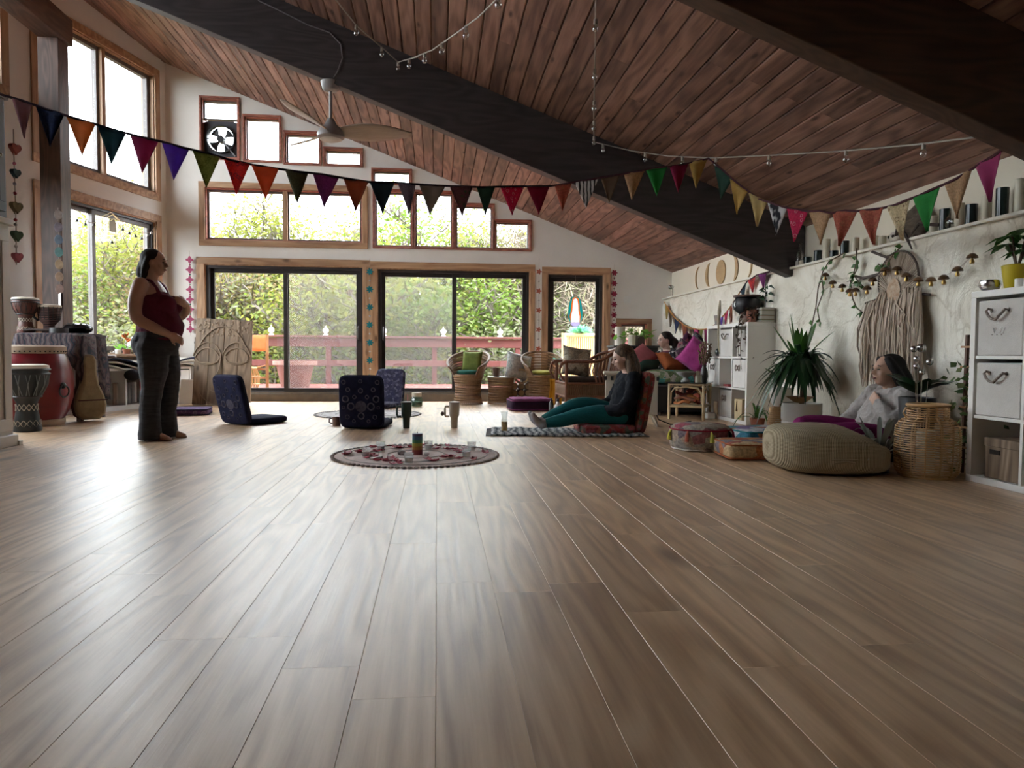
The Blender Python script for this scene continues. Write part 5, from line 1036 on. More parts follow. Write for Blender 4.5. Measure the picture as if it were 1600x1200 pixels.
for k in range(12):
    c = [(.38,.14,.05),(.34,.08,.05),(.42,.22,.08),(.26,.07,.06),(.40,.18,.12)][k % 5]; x = 2.87+random.uniform(-.10,.10); y = 7.83+random.uniform(-.10,.10); q = M(); a = random.uniform(0,3.1)
    q.tube([(math.cos(a)*.12*(u-.5)*2, math.sin(a)*.12*(u-.5)*2, .03*math.sin(u*6+k)*.6+.02) for u in [j/8 for j in range(9)]], [.018,.024,.026,.022,.026,.024,.026,.022,.016], 7, sq=.6); one('folded_scarf', q, cloth('scarf%d' % (k % 5), c), ['burnt orange', 'brick red', 'ochre', 'dark red', 'terracotta pink'][k % 5]+' scarf crumpled on the lower shelf of the rattan table', 'scarf', 'scarves under the rattan table', loc=(x, y, .165+.013*k))
t = thing('footed_bowl', 'grey ceramic footed bowl on the rattan table', 'bowl', (2.80, 7.78, .421)); M().lathe([(.05,0),(.055,.01),(.025,.04),(.03,.055),(.09,.085),(.115,.115),(.108,.115),(.07,.085),(0,.075)], n=28).build('bowl_body', mat('grey_ceramic', (.30,.30,.28), .5, (.22,.22,.21), 9), t); M().lathe([(0,.095),(.09,.1),(.0,.115)], n=20).build('patterned_cloth', cells('bowl_cloth', [(.1,.1,.2),(.4,.35,.4),(.2,.1,.15)], 40), t)
for k, (x, y, h) in enumerate(((2.905,7.70,.075),(2.945,7.73,.075),(2.94,7.78,.12))): 
    t = thing('pillar_candle', ('short cream candle at the table corner', 'short cream candle next to the bowl candle pair', 'taller cream candle behind the two short ones')[k], 'candle', (x, y, .421)); M().lathe([(0,0),(.022,0),(.022,h),(.018,h+.003),(0,h-.003)], n=16).build('wax', mat('cream_wax', (.66,.61,.47), .5), t); M().tube([(0,0,h-.004),(0,.001,h+.01)], .0015, 4).build('wick', BLACKM, t)
t = thing('dried_flower_vase', 'dark vase of brown dried flowers on the rattan table', 'vase', (3.06, 7.90, .421)); M().lathe([(0,0),(.03,0),(.045,.06),(.035,.14),(.022,.17),(.028,.19)], n=18).build('vase', mat('dark_glaze', (.05,.04,.035), .4), t); q = M(); random.seed(4)
for k in range(16):
    a = random.uniform(0,6.28); r_ = random.uniform(.02,.075); z = random.uniform(.28,.44); q.tube([(0,0,.17),(r_*.5*math.cos(a), r_*.5*math.sin(a), z*.7),(r_*math.cos(a), r_*math.sin(a), z)], .0025, 4)
    for j in range(6): q.ell((r_*math.cos(a)+random.gauss(0,.008), r_*math.sin(a)+random.gauss(0,.008), z-.02*j+.02), (.012,.012,.014), 6, 4)
q.build('dried_stems', mat('dried_brown', (.13,.08,.05), .9, (.2,.13,.08), 20), t)
one('white_box', M().box((0,0,.035), (.10,.16,.07)), WHITEM, 'small white box on the floor by the far shelf', 'box', loc=(3.11, 7.85, 0), bevel=.012)
# heater
t = thing('stove_heater', 'cream electric stove heater on splayed legs behind the seated woman', 'heater', (1.98, 7.12, 0), R(-12)); CR = mat('cream_enamel', (.60,.55,.45), .4, (.55,.50,.41), 3)
M().box((0,0,.535), (.56,.34,.03)).build('top_plate', CR, t, bevel=.006); M().box((0,.02,.32), (.48,.26,.40)).build('firebox', mat('dark_firebox', (.04,.04,.04), .5), t)
for x in (-.225,.225): M().box((x,-.12,.32), (.075,.05,.40)).build('front_column', CR, t, bevel=.005); M().box((x*1.07,.02,.32), (.02,.28,.40)).build('side_panel', CR, t, bevel=.004)
M().box((0,-.12,.475), (.40,.045,.09)).build('vent_header', CR, t, bevel=.004); M().box((0,-.12,.15), (.40,.045,.06)).build('ash_front', CR, t, bevel=.004); M().box((0,-.128,.30), (.38,.008,.24)).build('glass_window', mat('heater_glass', (.13,.14,.15), .08), t)
for k in range(9): M().box((-.26+k*.065,-.146,.485), (.028,.004,.04)).build('vent_slot', MATS['dark_firebox'], t)
for x in (-1,1):
    for y in (-1,1): M().tube([(x*.22,y*.11+.01,.125),(x*.265,y*.145,0)], [.024,.014], 8).build('leg', CR, t)
q = M().tube([(2.24,7.22,.20),(2.30,7.18,.05),(2.4,7.1,.008),(2.62,7.0,.008),(2.72,7.12,.008),(2.62,7.3,.008),(2.75,7.45,.008)], .006, 6); one('power_cord', q, BLACKM, 'black power cord of the heater curling on the floor', 'cord')
# dark cabinet with plants by the back wall
t = thing('dark_cabinet', 'low dark grey cabinet under the small window in the corner', 'cabinet', (2.92, 10.42, 0)); DG = mat('charcoal_paint', (.035,.034,.033), .5)
M().box((0,0,.43), (.66,.40,.80)).build('carcass', DG, t, bevel=.004); M().box((0,-.01,.845), (.70,.44,.03)).build('cabinet_top', DG, t, bevel=.004)
for x in (-.165,.165): d_ = M().box((x,-.208,.44), (.31,.018,.74)).build('door', DG, t, bevel=.004); M().ell((x*.25,-.222,.5), (.012,.012,.012), 8, 6).build('knob', STEEL, d_)
for x in (-.3,.3): M().box((x,0,.015), (.05,.36,.03)).build('foot', DG, t)
t = thing('pothos_plant', 'bright green pothos spilling from a pot on the dark cabinet', 'plant', (2.98, 10.34, .86)); M().lathe([(0,0),(.06,0),(.085,.15),(.08,.15),(.06,.12)], n=20).build('pot', mat('speckled_pot', (.46,.40,.34), .6), t); random.seed(17)
for k in range(60):
    a = random.uniform(0,6.28); e = random.uniform(-.3,1.1); r_ = random.uniform(.06,.26)*(1.3 if math.cos(a) < 0 else .8); p = V(r_*math.cos(a), r_*.6*math.sin(a), .16+.08*math.sin(e)-.35*max(0, r_-.15)); d = V(math.cos(a), math.sin(a), random.uniform(-.8,.3)).normalized(); sd = d.cross(V(random.gauss(0,1), random.gauss(0,.4), random.gauss(0,1))).normalized(); l = random.uniform(.06,.10); M().add([p, p+d*l*.4+sd*l*.4, p+d*l, p+d*l*.4-sd*l*.4], [(0,1,2,3)]).build('leaf', LB, t, smooth=False)
q = M().tube([(0,0,.13),(-.12,-.02,.2),(-.22,-.03,.10),(-.26,-.04,-.06)], .005, 5); q.tube([(0,0,.13),(.15,0,.2),(.28,0,.24)], .005, 5); q.build('vine_stem', LB, t)
one('cream_candle', M().lathe([(0,0),(.055,0),(.055,.15),(.045,.155),(0,.14)], n=18), MATS['cream_wax'], 'broad cream candle on the dark cabinet in front of the pothos', 'candle', loc=(2.86, 10.26, .86))
t = thing('arched_frame', 'small dark arched frame on the dark cabinet', 'frame', (2.99, 10.22, .86)); M().poly([(-.05,0),(.05,0),(.05,.09)]+[(.05*math.cos(R(a)), .09+.05*math.sin(R(a))) for a in range(15,180,15)]+[(-.05,.09)], .015).build('frame', DW, t); M().poly([(-.03,.015),(.03,.015),(.03,.09)]+[(.03*math.cos(R(a)), .09+.03*math.sin(R(a))) for a in range(15,180,15)]+[(-.03,.09)], .003, (0,-.002,0)).build('picture', mat('cream_print', (.5,.42,.36), .6), t)
one('paper_lamp', M().lathe([(.07,0),(.075,.02),(.075,.26),(.07,.28)], n=20), mat('paper_shade', (.68,.62,.52), .7), 'cream paper cylinder lamp on the dark cabinet', 'lamp', loc=(2.73, 10.44, .86), solid=.004)
# pots, plants and lamp near the far shelf
def yucca(label, loc, n, l0, l1, w, up, dr, m, potm, prof, zb, seed, stem=None):
    lv = [(b_, d_, l_*(1-.55*max(0, d_[0])), w_, r_) for b_, d_, l_, w_, r_ in radial(n, l0, l1, w, up, dr, zb, seed, .04)]
    t = leafplant('yucca_plant', label, loc, lv, m, potm, prof); 
    if stem: M().tube(stem, .022, 8).build('stem', MATS['brown_stem'], t)
    return t
WPOT = mat('white_ribbed_pot', (.56,.53,.48), .6, (.50,.47,.42), 3)
yucca('large dark green dracaena with drooping blades in a white drum pot', (3.20, 5.95, 0), 150, .28, .50, .042, (-.1,1.35), (.5,1.8), LD_, WPOT, [(0,0),(.155,0),(.16,.02),(.165,.14),(.16,.15),(.168,.16),(.17,.31),(.16,.31),(.15,.27),(0,.27)], .66, 3, [(0,0,.26),(.01,0,.5),(0,0,.75)])
leafplant('yucca_shoots', 'upright bright yucca blades rising above the dracaena', (3.19, 5.98, .66), radial(12,.28,.46,.05,(.9,1.45),(0,.25),0,5), LG)
one('bark_bowl', M().lathe([(.02,0),(.05,.01),(.10,.05),(.108,.055),(.09,.04),(.04,.02)], n=20, sx=1.1), mat('bark_tan', (.33,.19,.09), .7), 'curled tan bark bowl resting on the white drum pot', 'bowl', loc=(3.14, 5.87, .315))
t = leafplant('arrowhead_plant', 'leafy plant in a pale pot on a wooden leg stand', (3.29, 6.50, 0), radial(14,.10,.2,.06,(.2,1.3),(.1,.6),.50,14), LG, WPOT, [(0,.24),(.07,.24),(.10,.28),(.115,.42),(.105,.42),(.09,.38),(0,.38)])
for k in range(3): a = k*2.1; M().tube([(.08*math.cos(a), .08*math.sin(a), .27),(.11*math.cos(a), .11*math.sin(a), 0)], .012, 7).build('stand_leg', WW, t)
t = leafplant('spider_plant', 'arching leaved plant in a terracotta pot on the floor by the far shelf', (3.08, 6.55, 0), radial(9,.22,.42,.03,(.5,1.4),(.5,1.3),.10,24), LG, TERRA, [(0,0),(.05,0),(.068,.1),(.072,.1),(.072,.12),(.06,.12),(.05,.09)])
t = thing('rattan_lamp', 'small tapered rattan table lamp on the floor between the pots', 'lamp', (3.10, 6.17, 0)); q = M(); weave_shell(q, lambda u, a: .105-.03*u, 0, .25, 14, 24, rt=.0035); q.build('shade', mat('amber_rattan', (.48,.28,.11), .5, (.38,.21,.08), 9), t); M().lathe([(.0,.0),(.10,0),(.10,.012),(0,.014)], n=24).build('base', MATS['amber_rattan'], t); M().lathe([(0,.02),(.03,.03),(.04,.08),(.03,.13),(0,.15)], n=14).build('bulb', GLOBE, t)
# poufs and floor cushions
PATCH = cells('kantha_patchwork', [(.34,.30,.25),(.30,.07,.10),(.40,.36,.30),(.16,.13,.15),(.36,.28,.22),(.24,.10,.10),(.28,.26,.24)], 11)
t = thing('round_pouf', 'round patchwork pouf with tassels on the floor beside the cushions', 'pouf', (2.03, 5.30, 0)); M().lathe([(0,0),(.20,.0),(.225,.02),(.24,.08),(.238,.13),(.225,.165),(.19,.19),(0,.205)], n=40).build('cover', PATCH, t)
M().tube([(.232*math.cos(2*math.pi*k/48), .232*math.sin(2*math.pi*k/48), .158) for k in range(48)], .006, 6, True).build('top_welt', cloth('crimson_welt', (.25,.02,.04)), t); M().tube([(.215*math.cos(2*math.pi*k/48), .215*math.sin(2*math.pi*k/48), .01) for k in range(48)], .007, 6, True).build('bottom_welt', cloth('white_welt', (.6,.58,.55)), t)
for k, c in enumerate(((.55,.52,.08),(.42,.12,.08),(.5,.5,.1),(.05,.04,.06),(.4,.05,.1),(.1,.2,.3),(.5,.4,.1),(.3,.05,.1))):
    a = R(185+k*42); M().tube([(.236*math.cos(a), .236*math.sin(a), .155),(.25*math.cos(a), .25*math.sin(a), .13),(.257*math.cos(a), .257*math.sin(a), .075)], [.004,.012,.016], 7).build('tassel', cloth('tassel%d' % k, c), t)
flat_cushion('teal edged patchwork floor cushion behind the orange one', (2.66, 5.62, 0), R(8), (.52,.50,.13), cells('teal_patchwork', [(.10,.26,.30),(.30,.10,.06),(.20,.14,.30),(.45,.45,.48),(.38,.20,.10),(.05,.18,.26)], 9), cloth('teal_piping', (.03,.22,.24)))
flat_cushion('orange patchwork floor cushion with rust piping beside the knitted pouf', (2.25, 4.86, 0), R(-6), (.46,.44,.12), cells('orange_patchwork', [(.40,.15,.06),(.36,.28,.18),(.28,.08,.06),(.16,.14,.16),(.45,.32,.18)], 12), cloth('rust_piping', (.34,.10,.04)))
q = M(); q.grid(lambda u, v: (.1+.22*u, -.16+.2*v, .0+.01*math.sin(u*8)), 6, 4); one('pale_blue_cloth', q, cloth('pale_blue', (.42,.45,.52)), 'pale blue folded cloth lying across the teal cushion', 'cloth', loc=(2.62, 5.50, .136), solid=.012)
def beanbag():
    m = M(); n, k = 48, 22; vs = []
    m.ell((0,0,.14), (.36,.31,.14), n, k, e=.72, eh=.5)
    for p in m.v:
        a = math.atan2(p.y, p.x); p.z *= 1-.26*(p.x/.36)-.08*(p.x/.36)**2+.03*math.sin(a*2+.6); d = (p.x**2+p.y**2)**.5/.36
        f = math.exp(-((p.z-.155+.16*p.x)/.020)**2)*.026 if p.y < .1 else 0; s = 1-f/max(.1, d)*.6; p.x *= s; p.y *= s
        if p.z > .18: p.z += .02*math.sin(p.x*9+1)
    return m
def rib():
    m, nt, b = nodes('oatmeal_rib_knit'); b.inputs['Roughness'].default_value = .95; b.inputs['Specular IOR Level'].default_value = .15; co = coords(nt); wv = nd(nt, 'ShaderNodeTexWave', i_Scale=34, i_Distortion=.6, bands_direction='X'); nt.links.new(co, wv.inputs['Vector']); w2 = nd(nt, 'ShaderNodeTexWave', i_Scale=40, i_Distortion=.8, bands_direction='Z'); nt.links.new(co, w2.inputs['Vector'])
    ad = nd(nt, 'ShaderNodeMath', operation='MULTIPLY_ADD'); ad.inputs[1].default_value = .4; nt.links.new(w2.outputs['Fac'], ad.inputs[0]); nt.links.new(wv.outputs['Fac'], ad.inputs[2]); nt.links.new(ramp(nt, ad.outputs[0], [(.1, (.20,.16,.10)), (.9, (.37,.31,.215))]), b.inputs['Base Color']); bump(nt, b, ad.outputs[0], .5, .006); return m
t = thing('knitted_pouf', 'large oatmeal rib knit beanbag pouf in front of the woman in a hoodie', 'pouf', (2.44, 4.24, 0), R(-8)); beanbag().build('cover', rib(), t, smooth=2); M().tube([(.33*math.cos(R(a)), -.02+.29*math.sin(R(a)), .10+.012*math.sin(R(a*3))) for a in range(185,350,6)], .006, 6).build('seam', cloth('oatmeal_seam', (.30,.25,.17)), t); M().tube([(-.06,-.302,.09),(0,-.315,.10),(.06,-.302,.09)], .008, 6).build('carry_loop', MATS['oatmeal_seam'], t)
flat_cushion('mustard tufted cushion behind the hoodie woman', (3.06, 5.42, 0), R(4), (.50,.34,.17), mat('mustard_tuft', (.50,.30,.04), .95, (.30,.10,.03), 60, bmp=.9, bscale=120), cloth('mustard_welt', (.4,.22,.03)))
flat_cushion('thin dark seat cushion under the hoodie woman', (3.08, 4.74, 0), 0, (.40,.42,.06), DKS, DKBLUE)
# plants and lantern by the right shelf
yucca('snake leaved plant with pale striped blades beside the wicker lantern', (2.76, 4.17, 0), 26, .25, .42, .035, (.35,1.4), (.2,.9), leafmat('striped_blade', [(.01,.03,.015),(.02,.05,.02),(.35,.36,.33),(.015,.04,.018),(.02,.05,.02)], .15, .3), BLACKM, [(0,0),(.06,0),(.075,.12),(.07,.12),(.06,.1)], .11, 41)
t = thing('wicker_lantern', 'large open woven cane lantern basket with candle on the floor', 'lantern', (2.95, 3.99, 0)); CN = mat('golden_cane', (.50,.31,.14), .5, (.40,.23,.09), 12)
pr = [(.145,.0),(.172,.035),(.178,.10),(.178,.24),(.172,.30),(.150,.335),(.118,.352),(.112,.36),(.112,.42)]
def rad(z):
    for (r0, z0), (r1, z1) in zip(pr, pr[1:]):
        if z <= z1: return r0+(r1-r0)*(z-z0)/(z1-z0)
    return pr[-1][0]
random.seed(2)
for k in range(30):
    z = .012+k*.0137; q = M().tube([(rad(z)*math.cos(2*math.pi*j/40), rad(z)*math.sin(2*math.pi*j/40), z+random.uniform(-.002,.002)) for j in range(40)], .0036, 5, True); q.build('cane_hoop', CN, t)
for k in range(14): a = 2*math.pi*k/14; M().tube([((r_-.004)*math.cos(a), (r_-.004)*math.sin(a), z) for r_, z in pr], .005, 6).build('upright_cane', CN, t)
for z in (.0, .425): M().tube([(rad(z)*math.cos(2*math.pi*j/40), rad(z)*math.sin(2*math.pi*j/40), z+.006) for j in range(40)], .010, 7, True).build('rim', CN, t)
M().tube([(-.112,0,.41),(-.145,0,.415),(-.16,0,.385),(-.135,0,.35)], .006, 6).build('loop_handle', CN, t); M().lathe([(0,.012),(.14,.012),(.14,.022),(0,.022)], n=28).build('base_disc', CN, t)
one('cream_candle', M().lathe([(0,0),(.05,0),(.05,.25),(.04,.255),(0,.245)], n=20), MATS['cream_wax'], 'tall cream pillar candle inside the wicker lantern', 'candle', loc=(2.94, 3.99, .024))
leafplant('rubber_plant', 'broad dark glossy leaves of a plant behind the wicker lantern', (3.10, 4.30, 0), radial(12,.16,.30,.09,(.2,1.1),(.1,.5),.48,51), LD_, BLACKM, [(0,0),(.09,0),(.11,.46),(.10,.46),(.08,.4)])
t = thing('ivy_trellis', 'brown wooden trellis overgrown with ivy beside the right shelf', 'trellis', (3.27, 4.02, 0)); 
for y in (-.06,.08): M().bar((0,y,0),(.0,y*.6+.02,.86), .018).build('stile', mat('red_brown_stake', (.12,.05,.025), .6), t)
for k in range(6): M().bar((-.006,-.09,.16+k*.125),(-.006,.11,.16+k*.125), .012).build('rung', WW, t)
random.seed(61); q = M()
for k in range(170):
    p = V(random.gauss(-.02,.05), random.gauss(.0,.09), random.uniform(.04,.72)); d = V(random.gauss(-.6,.6), random.gauss(0,1), random.gauss(-.2,.6)).normalized(); sd = d.orthogonal().normalized(); l = random.uniform(.03,.055); q.add([p, p+d*l*.4+sd*l*.45, p+d*l, p+d*l*.4-sd*l*.45], [(0,1,2,3)])
stuff(q.build('ivy_leaves', leafmat('ivy_leaf', [(.03,.07,.02),(.07,.12,.03),(.16,.18,.08)], .3), t, smooth=False)); M().tube([(0,.02,.02),(-.02,-.04,.2),(-.01,.05,.4),(-.02,-.03,.6),(0,.03,.75)], .005, 6).build('ivy_stem', MATS['brown_stem'], t)
t = thing('silver_ball_spray', 'spray of polished silver balls on wires behind the wicker lantern', 'sculpture', (3.02, 4.15, 0)); M().lathe([(0,0),(.05,0),(.05,.02),(0,.02)], n=16).build('base', STEEL, t)
for (x, z, r_) in ((-.06,.770,.021),(-.01,.778,.028),(-.04,.710,.018),(-.04,.662,.018),(.05,.690,.022),(.0,.625,.018)): b_ = M().ell((x,0,z), (r_,r_,r_), 16, 10).build('silver_ball', STEEL, t); M().tube([(0,0,.02),(x*.5,0,z*.5),(x,0,z)], .002, 5).build('wire', STEEL, b_)
# plaster wall hangings
WX = 3.455
t = thing('macrame_hanging', 'large macrame wall hanging with hoop and long shaggy fringe', 'wall hanging', (WX, 5.05, .5)); TWIG = mat('dark_twig', (.07,.05,.04), .8); YARN = leafmat('beige_yarn', [(.26,.20,.15),(.42,.34,.265),(.55,.46,.37),(.36,.28,.22)], .05, .95)
HC = (0, 0.0, .80); HR = .215
M().tube([(0, HR*1.08*math.cos(a), HC[2]+HR*math.sin(a)) for a in [2*math.pi*k/48 for k in range(48)]], .008, 6, True).build('hoop', TWIG, t)
M().lathe([(0,-.008),(.055,-.008),(.078,0),(.055,.008),(0,.012)], n=28, T=Matrix.Translation((-.02,.02,.72)) @ Matrix.Rotation(R(-90), 4, 'Y') @ Matrix.Diagonal((1.2,1,1,1))).build('crochet_disc', mat('tan_crochet', (.40,.25,.15), .95, (.55,.45,.34), 28, bmp=.7), t)
q = M()
for k in range(44): a = R(-25+230*k/43); q.tube([(-.004, .02+.07*math.cos(a), .72+.085*math.sin(a)), (-.002, HR*1.08*math.cos(a), HC[2]+HR*math.sin(a))], .0055, 4)
q.build('radiating_cords', YARN, t)
random.seed(71); q = M()
for k in range(230):
    y = random.uniform(-.34,.38); top = .72-.10*abs(y)-(.0 if y < .2 else .05)+random.uniform(-.03,.03)
    if abs(y) < .1: top -= .07
    ln = random.uniform(.25,.72); x = -random.uniform(.004,.06); z1 = max(-.02, top-ln) if y > -.28 else max(-.15, top-ln-.1)
    q.tube([(x*.5, y*.92, top), (x, y+random.gauss(0,.016), top-(top-z1)*.4), (x, y+random.gauss(0,.024), top-(top-z1)*.75), (x*.9, y+random.gauss(0,.015), z1)], [.006,.009,.008,.003], 5)
stuff(q.build('fringe', YARN, t)); M().tube([(0,-.36,.66),(.0,0,.71),(0,.40,.65)], .009, 6).build('dowel', TWIG, t)
t = thing('twig_branch', 'dark curling twig branch lying over the ledge above the macrame', 'branch', (3.52, 5.0, 1.61)); 
for pts in ([(.04,.25,.02),(-.03,.12,.10),(-.05,0,.02),(-.05,-.08,-.10)], [(.03,-.25,.05),(-.03,-.12,.08),(-.05,-.02,-.02)], [(-.05,.4,-.05),(-.06,.2,-.12),(-.05,.05,-.09)], [(-.05,.62,-.22),(-.06,.5,-.25),(-.055,.3,-.24),(-.05,.15,-.12)]): M().tube(pts, [.012]*(len(pts)-1)+[.005], 6).build('twig', TWIG, t)
MU = [(6.003,1.428),(5.878,1.348),(5.73,1.302),(5.616,1.254),(5.535,1.252),(5.379,1.254),(5.307,1.313),(5.158,1.377),(5.014,1.365),(4.903,1.306),(4.77,1.259),(4.638,1.246),(4.514,1.247),(4.386,1.288),(4.26,1.356)]
t = thing('mushroom_garland', 'string of little gold mushrooms across the plaster wall', 'garland', (3.43, 5.0, 1.2)); BRASS = mat('gold_mushroom', (.42,.27,.09), .3, metal=.85); BRN = mat('brown_cap', (.14,.075,.035), .35)
M().tube([(.01, y-5, z-1.2+.03) for y, z in MU], .002, 5).build('cord', MATS['twine'], t)
for y, z in MU: c = (0-.01, y-5, z-1.2); o = M().lathe([(0,.034),(.014,.032),(.03,.018),(.036,.004),(.03,0),(.01,.004),(0,.004)], c=c, n=14).build('mushroom_cap', BRN, t); M().lathe([(0,-.035),(.012,-.034),(.015,-.022),(.009,-.004),(.008,.004)], c=c, n=10).build('stalk', BRASS, o)
def vine(label, paths, seed, n, m):
    random.seed(seed); t = thing('trailing_vine', label, 'vine', paths[0][0])
    o = V(*paths[0][0])
    for pts in paths:
        P_ = [V(*p)-o for p in pts]; M().tube(P_, .0055, 5).build('stem', MATS['brown_stem'], t)
        for k in range(n):
            u = random.random()*(len(P_)-1.001); i = int(u); pp = P_[i].lerp(P_[i+1], u-i); d = V(-abs(random.gauss(.4,.3)), random.gauss(0,1), random.gauss(-.5,.6)).normalized(); sd = d.cross(V(1,0,0)).normalized(); l = random.uniform(.035,.075); M().add([pp, pp+d*l*.35+sd*l*.38, pp+d*l, pp+d*l*.35-sd*l*.38], [(0,1,2,3)]).build('leaf', m, t, smooth=False)
    return t
vine('leafy vine trailing down the plaster wall from the ledge candles', [[(3.47,5.62,1.62),(3.46,5.60,1.50),(3.45,5.62,1.40),(3.45,5.54,1.33),(3.45,5.45,1.27)], [(3.46,5.58,1.45),(3.45,5.66,1.35),(3.45,5.62,1.2),(3.45,5.56,1.12),(3.45,5.48,1.08)], [(3.46,5.3,1.45),(3.45,5.2,1.40),(3.45,5.1,1.5),(3.46,5.02,1.55)]], 81, 16, LG)
vine('thin dark vine hanging from the ledge beside the dracaena', [[(3.48,5.80,1.61),(3.45,6.0,1.56),(3.45,6.1,1.48),(3.45,6.17,1.34),(3.45,6.2,1.17),(3.43,6.25,.95)], [(3.45,6.12,1.45),(3.44,6.06,1.3),(3.44,6.16,1.15),(3.44,6.1,1.02)]], 83, 8, LG)
# candles and finds on the ledge
CANDY = [('d',6.58,.075),('c',6.67,.05),('d',6.39,.11),('c',6.24,.19),('d',6.12,.07),('d',5.95,.13),('c',5.79,.13),('c',5.52,.10),('c',5.42,.08),('c',4.83,.13),('d',4.71,.16),('c',4.57,.17),('d',4.46,.14),('c',4.33,.17),('d',4.20,.19),('c',4.06,.21),('d',3.94,.16)]
DGL = mat('dark_green_glass', (.012,.026,.024), .2)
ORD = ['first', 'second', 'third', 'fourth', 'fifth', 'sixth', 'seventh', 'eighth', 'ninth']
def ledge_word(kd, y):
    side = y < 5.02; same = sorted((abs(b-5.02), b) for a, b, c in CANDY if a == kd and (b < 5.02) == side); i = [b for _, b in same].index(y)
    return ORD[i]+' from the wasp nest toward the '+('yellow pot' if side else 'dark beam')
for k, (kd, y, h) in enumerate(CANDY):
    if kd == 'c': t = thing('ledge_candle', 'cream ledge candle, '+ledge_word(kd, y), 'candle', (3.565, y, 1.604), 0, 'cream candles on the ledge'); M().lathe([(0,0),(.031,0),(.031,h),(.026,h+.004),(0,h-.006)], n=18).build('wax', MATS['cream_wax'], t); M().tube([(0,0,h-.008),(.001,0,h+.012)], .0015, 4).build('wick', BLACKM, t)
    else: t = thing('candle_glass', 'dark green candle glass, '+ledge_word(kd, y), 'candle', (3.565, y, 1.604), 0, 'dark green candle glasses on the ledge'); M().lathe([(0,0),(.036,0),(.037,h),(.034,h),(.033,h*.75),(0,h*.75)], n=20).build('glass', DGL, t); M().lathe([(0,h*.75),(.032,h*.75),(.032,h*.78),(0,h*.78)], n=16).build('wax', MATS['cream_wax'], t)
q = M().ell((0,0,.12), (.065,.13,.13), 18, 12)
for p in q.v: p += V(*[.03*mn.noise(p*14+V(k*9,0,0)) for k in range(3)])
one('wasp_nest', q, mat('grey_paper_nest', (.17,.13,.095), .95, (.09,.07,.05), 18, (1,1,3), bmp=.8), 'rough grey brown paper wasp nest on the plaster ledge', 'nest', loc=(3.57, 5.02, 1.60))
t = thing('animal_skull', 'small bleached animal skull on the plaster ledge beside the nest', 'skull', (3.56, 5.26, 1.604)); M().ell((0,0,.05), (.035,.05,.045), 14, 9).build('cranium', mat('bone', (.58,.54,.46), .7), t); M().ell((-.02,-.06,.03), (.022,.045,.024), 12, 7).build('snout', MATS['bone'], t)
for y in (-.025,.025): M().ell((-.03,y,.055), (.01,.011,.012), 8, 6).build('eye_socket', mat('socket_dark', (.05,.04,.03), .9), t)
t = thing('glass_decanter', 'clear round glass ornament on the plaster ledge', 'ornament', (3.57, 4.635, 1.604)); M().lathe([(.03,0),(.05,.03),(.055,.07),(.03,.11),(.02,.14),(.03,.16)], n=20).build('glass', CLEARG, t); M().ell((0,0,.06), (.02,.02,.02), 10, 7).build('inner_ball', STEEL, t)
t = thing('chrome_spotlight', 'small chrome spotlight bracket on the ledge end in the corner', 'spotlight', (3.56, 10.52, 1.604)); M().lathe([(0,0),(.035,0),(.035,.012),(0,.012)], n=16).build('base', STEEL, t); M().tube([(0,0,.01),(0,0,.13)], .008, 6).build('stem', STEEL, t); M().ell((-.03,0,.15), (.045,.035,.035), 14, 9).build('head', STEEL, t); M().tube([(-.06,-.05,.14),(.04,.05,.16)], .006, 6).build('arm', STEEL, t)
t = thing('clear_bottle', 'clear glass carafe on the ledge behind the dark beam', 'bottle', (3.56, 6.95-.23, 1.604)); M().lathe([(.03,0),(.045,.02),(.045,.10),(.015,.16),(.015,.22),(.02,.23)], n=18).build('glass', CLEARG, t); M().lathe([(0,.005),(.04,.01),(.041,.05),(0,.05)], n=16).build('contents', mat('pale_salt', (.5,.47,.42), .7), t)
# moon phases
MOONW = mat('moon_plywood', (.46,.31,.15), .6, (.40,.26,.12), 5, (1,1,6)); 
def moon(y, z, kind, lab):
    r_ = .155; n = 18; L = [(r_*.95*math.cos(R(a)), r_*math.sin(R(a))) for a in [90+180*k/n for k in range(n+1)]]; Rr = [(-x, zz) for x, zz in L]
    if kind == 'full': pts = L+Rr[::-1][1:-1]
    else:
        k_, sd = kind; inner = [(x*k_, zz) for x, zz in L]; pts = L+inner[::-1][1:-1]
        if sd > 0: pts = [(-x, zz) for x, zz in pts][::-1]
    one('moon_phase', M().poly(pts, .014, (3.625, y, z), (0,1,0), (0,0,1)), MOONW, lab, 'wall decor', 'moon phases on the upper wall', smooth=False)
moon(9.62,1.80,(.80,1),'thin wooden crescent moon nearest the room corner'); moon(9.24,1.80,(.45,1),'wooden crescent moon between the thin one and the full one'); moon(8.86,1.795,'full','round wooden full moon on the upper wall'); moon(8.48,1.79,(.45,-1),'wooden crescent moon next to the full moon by the beam'); moon(8.10,1.78,(.80,-1),'thin wooden crescent moon nearest the dark beam')
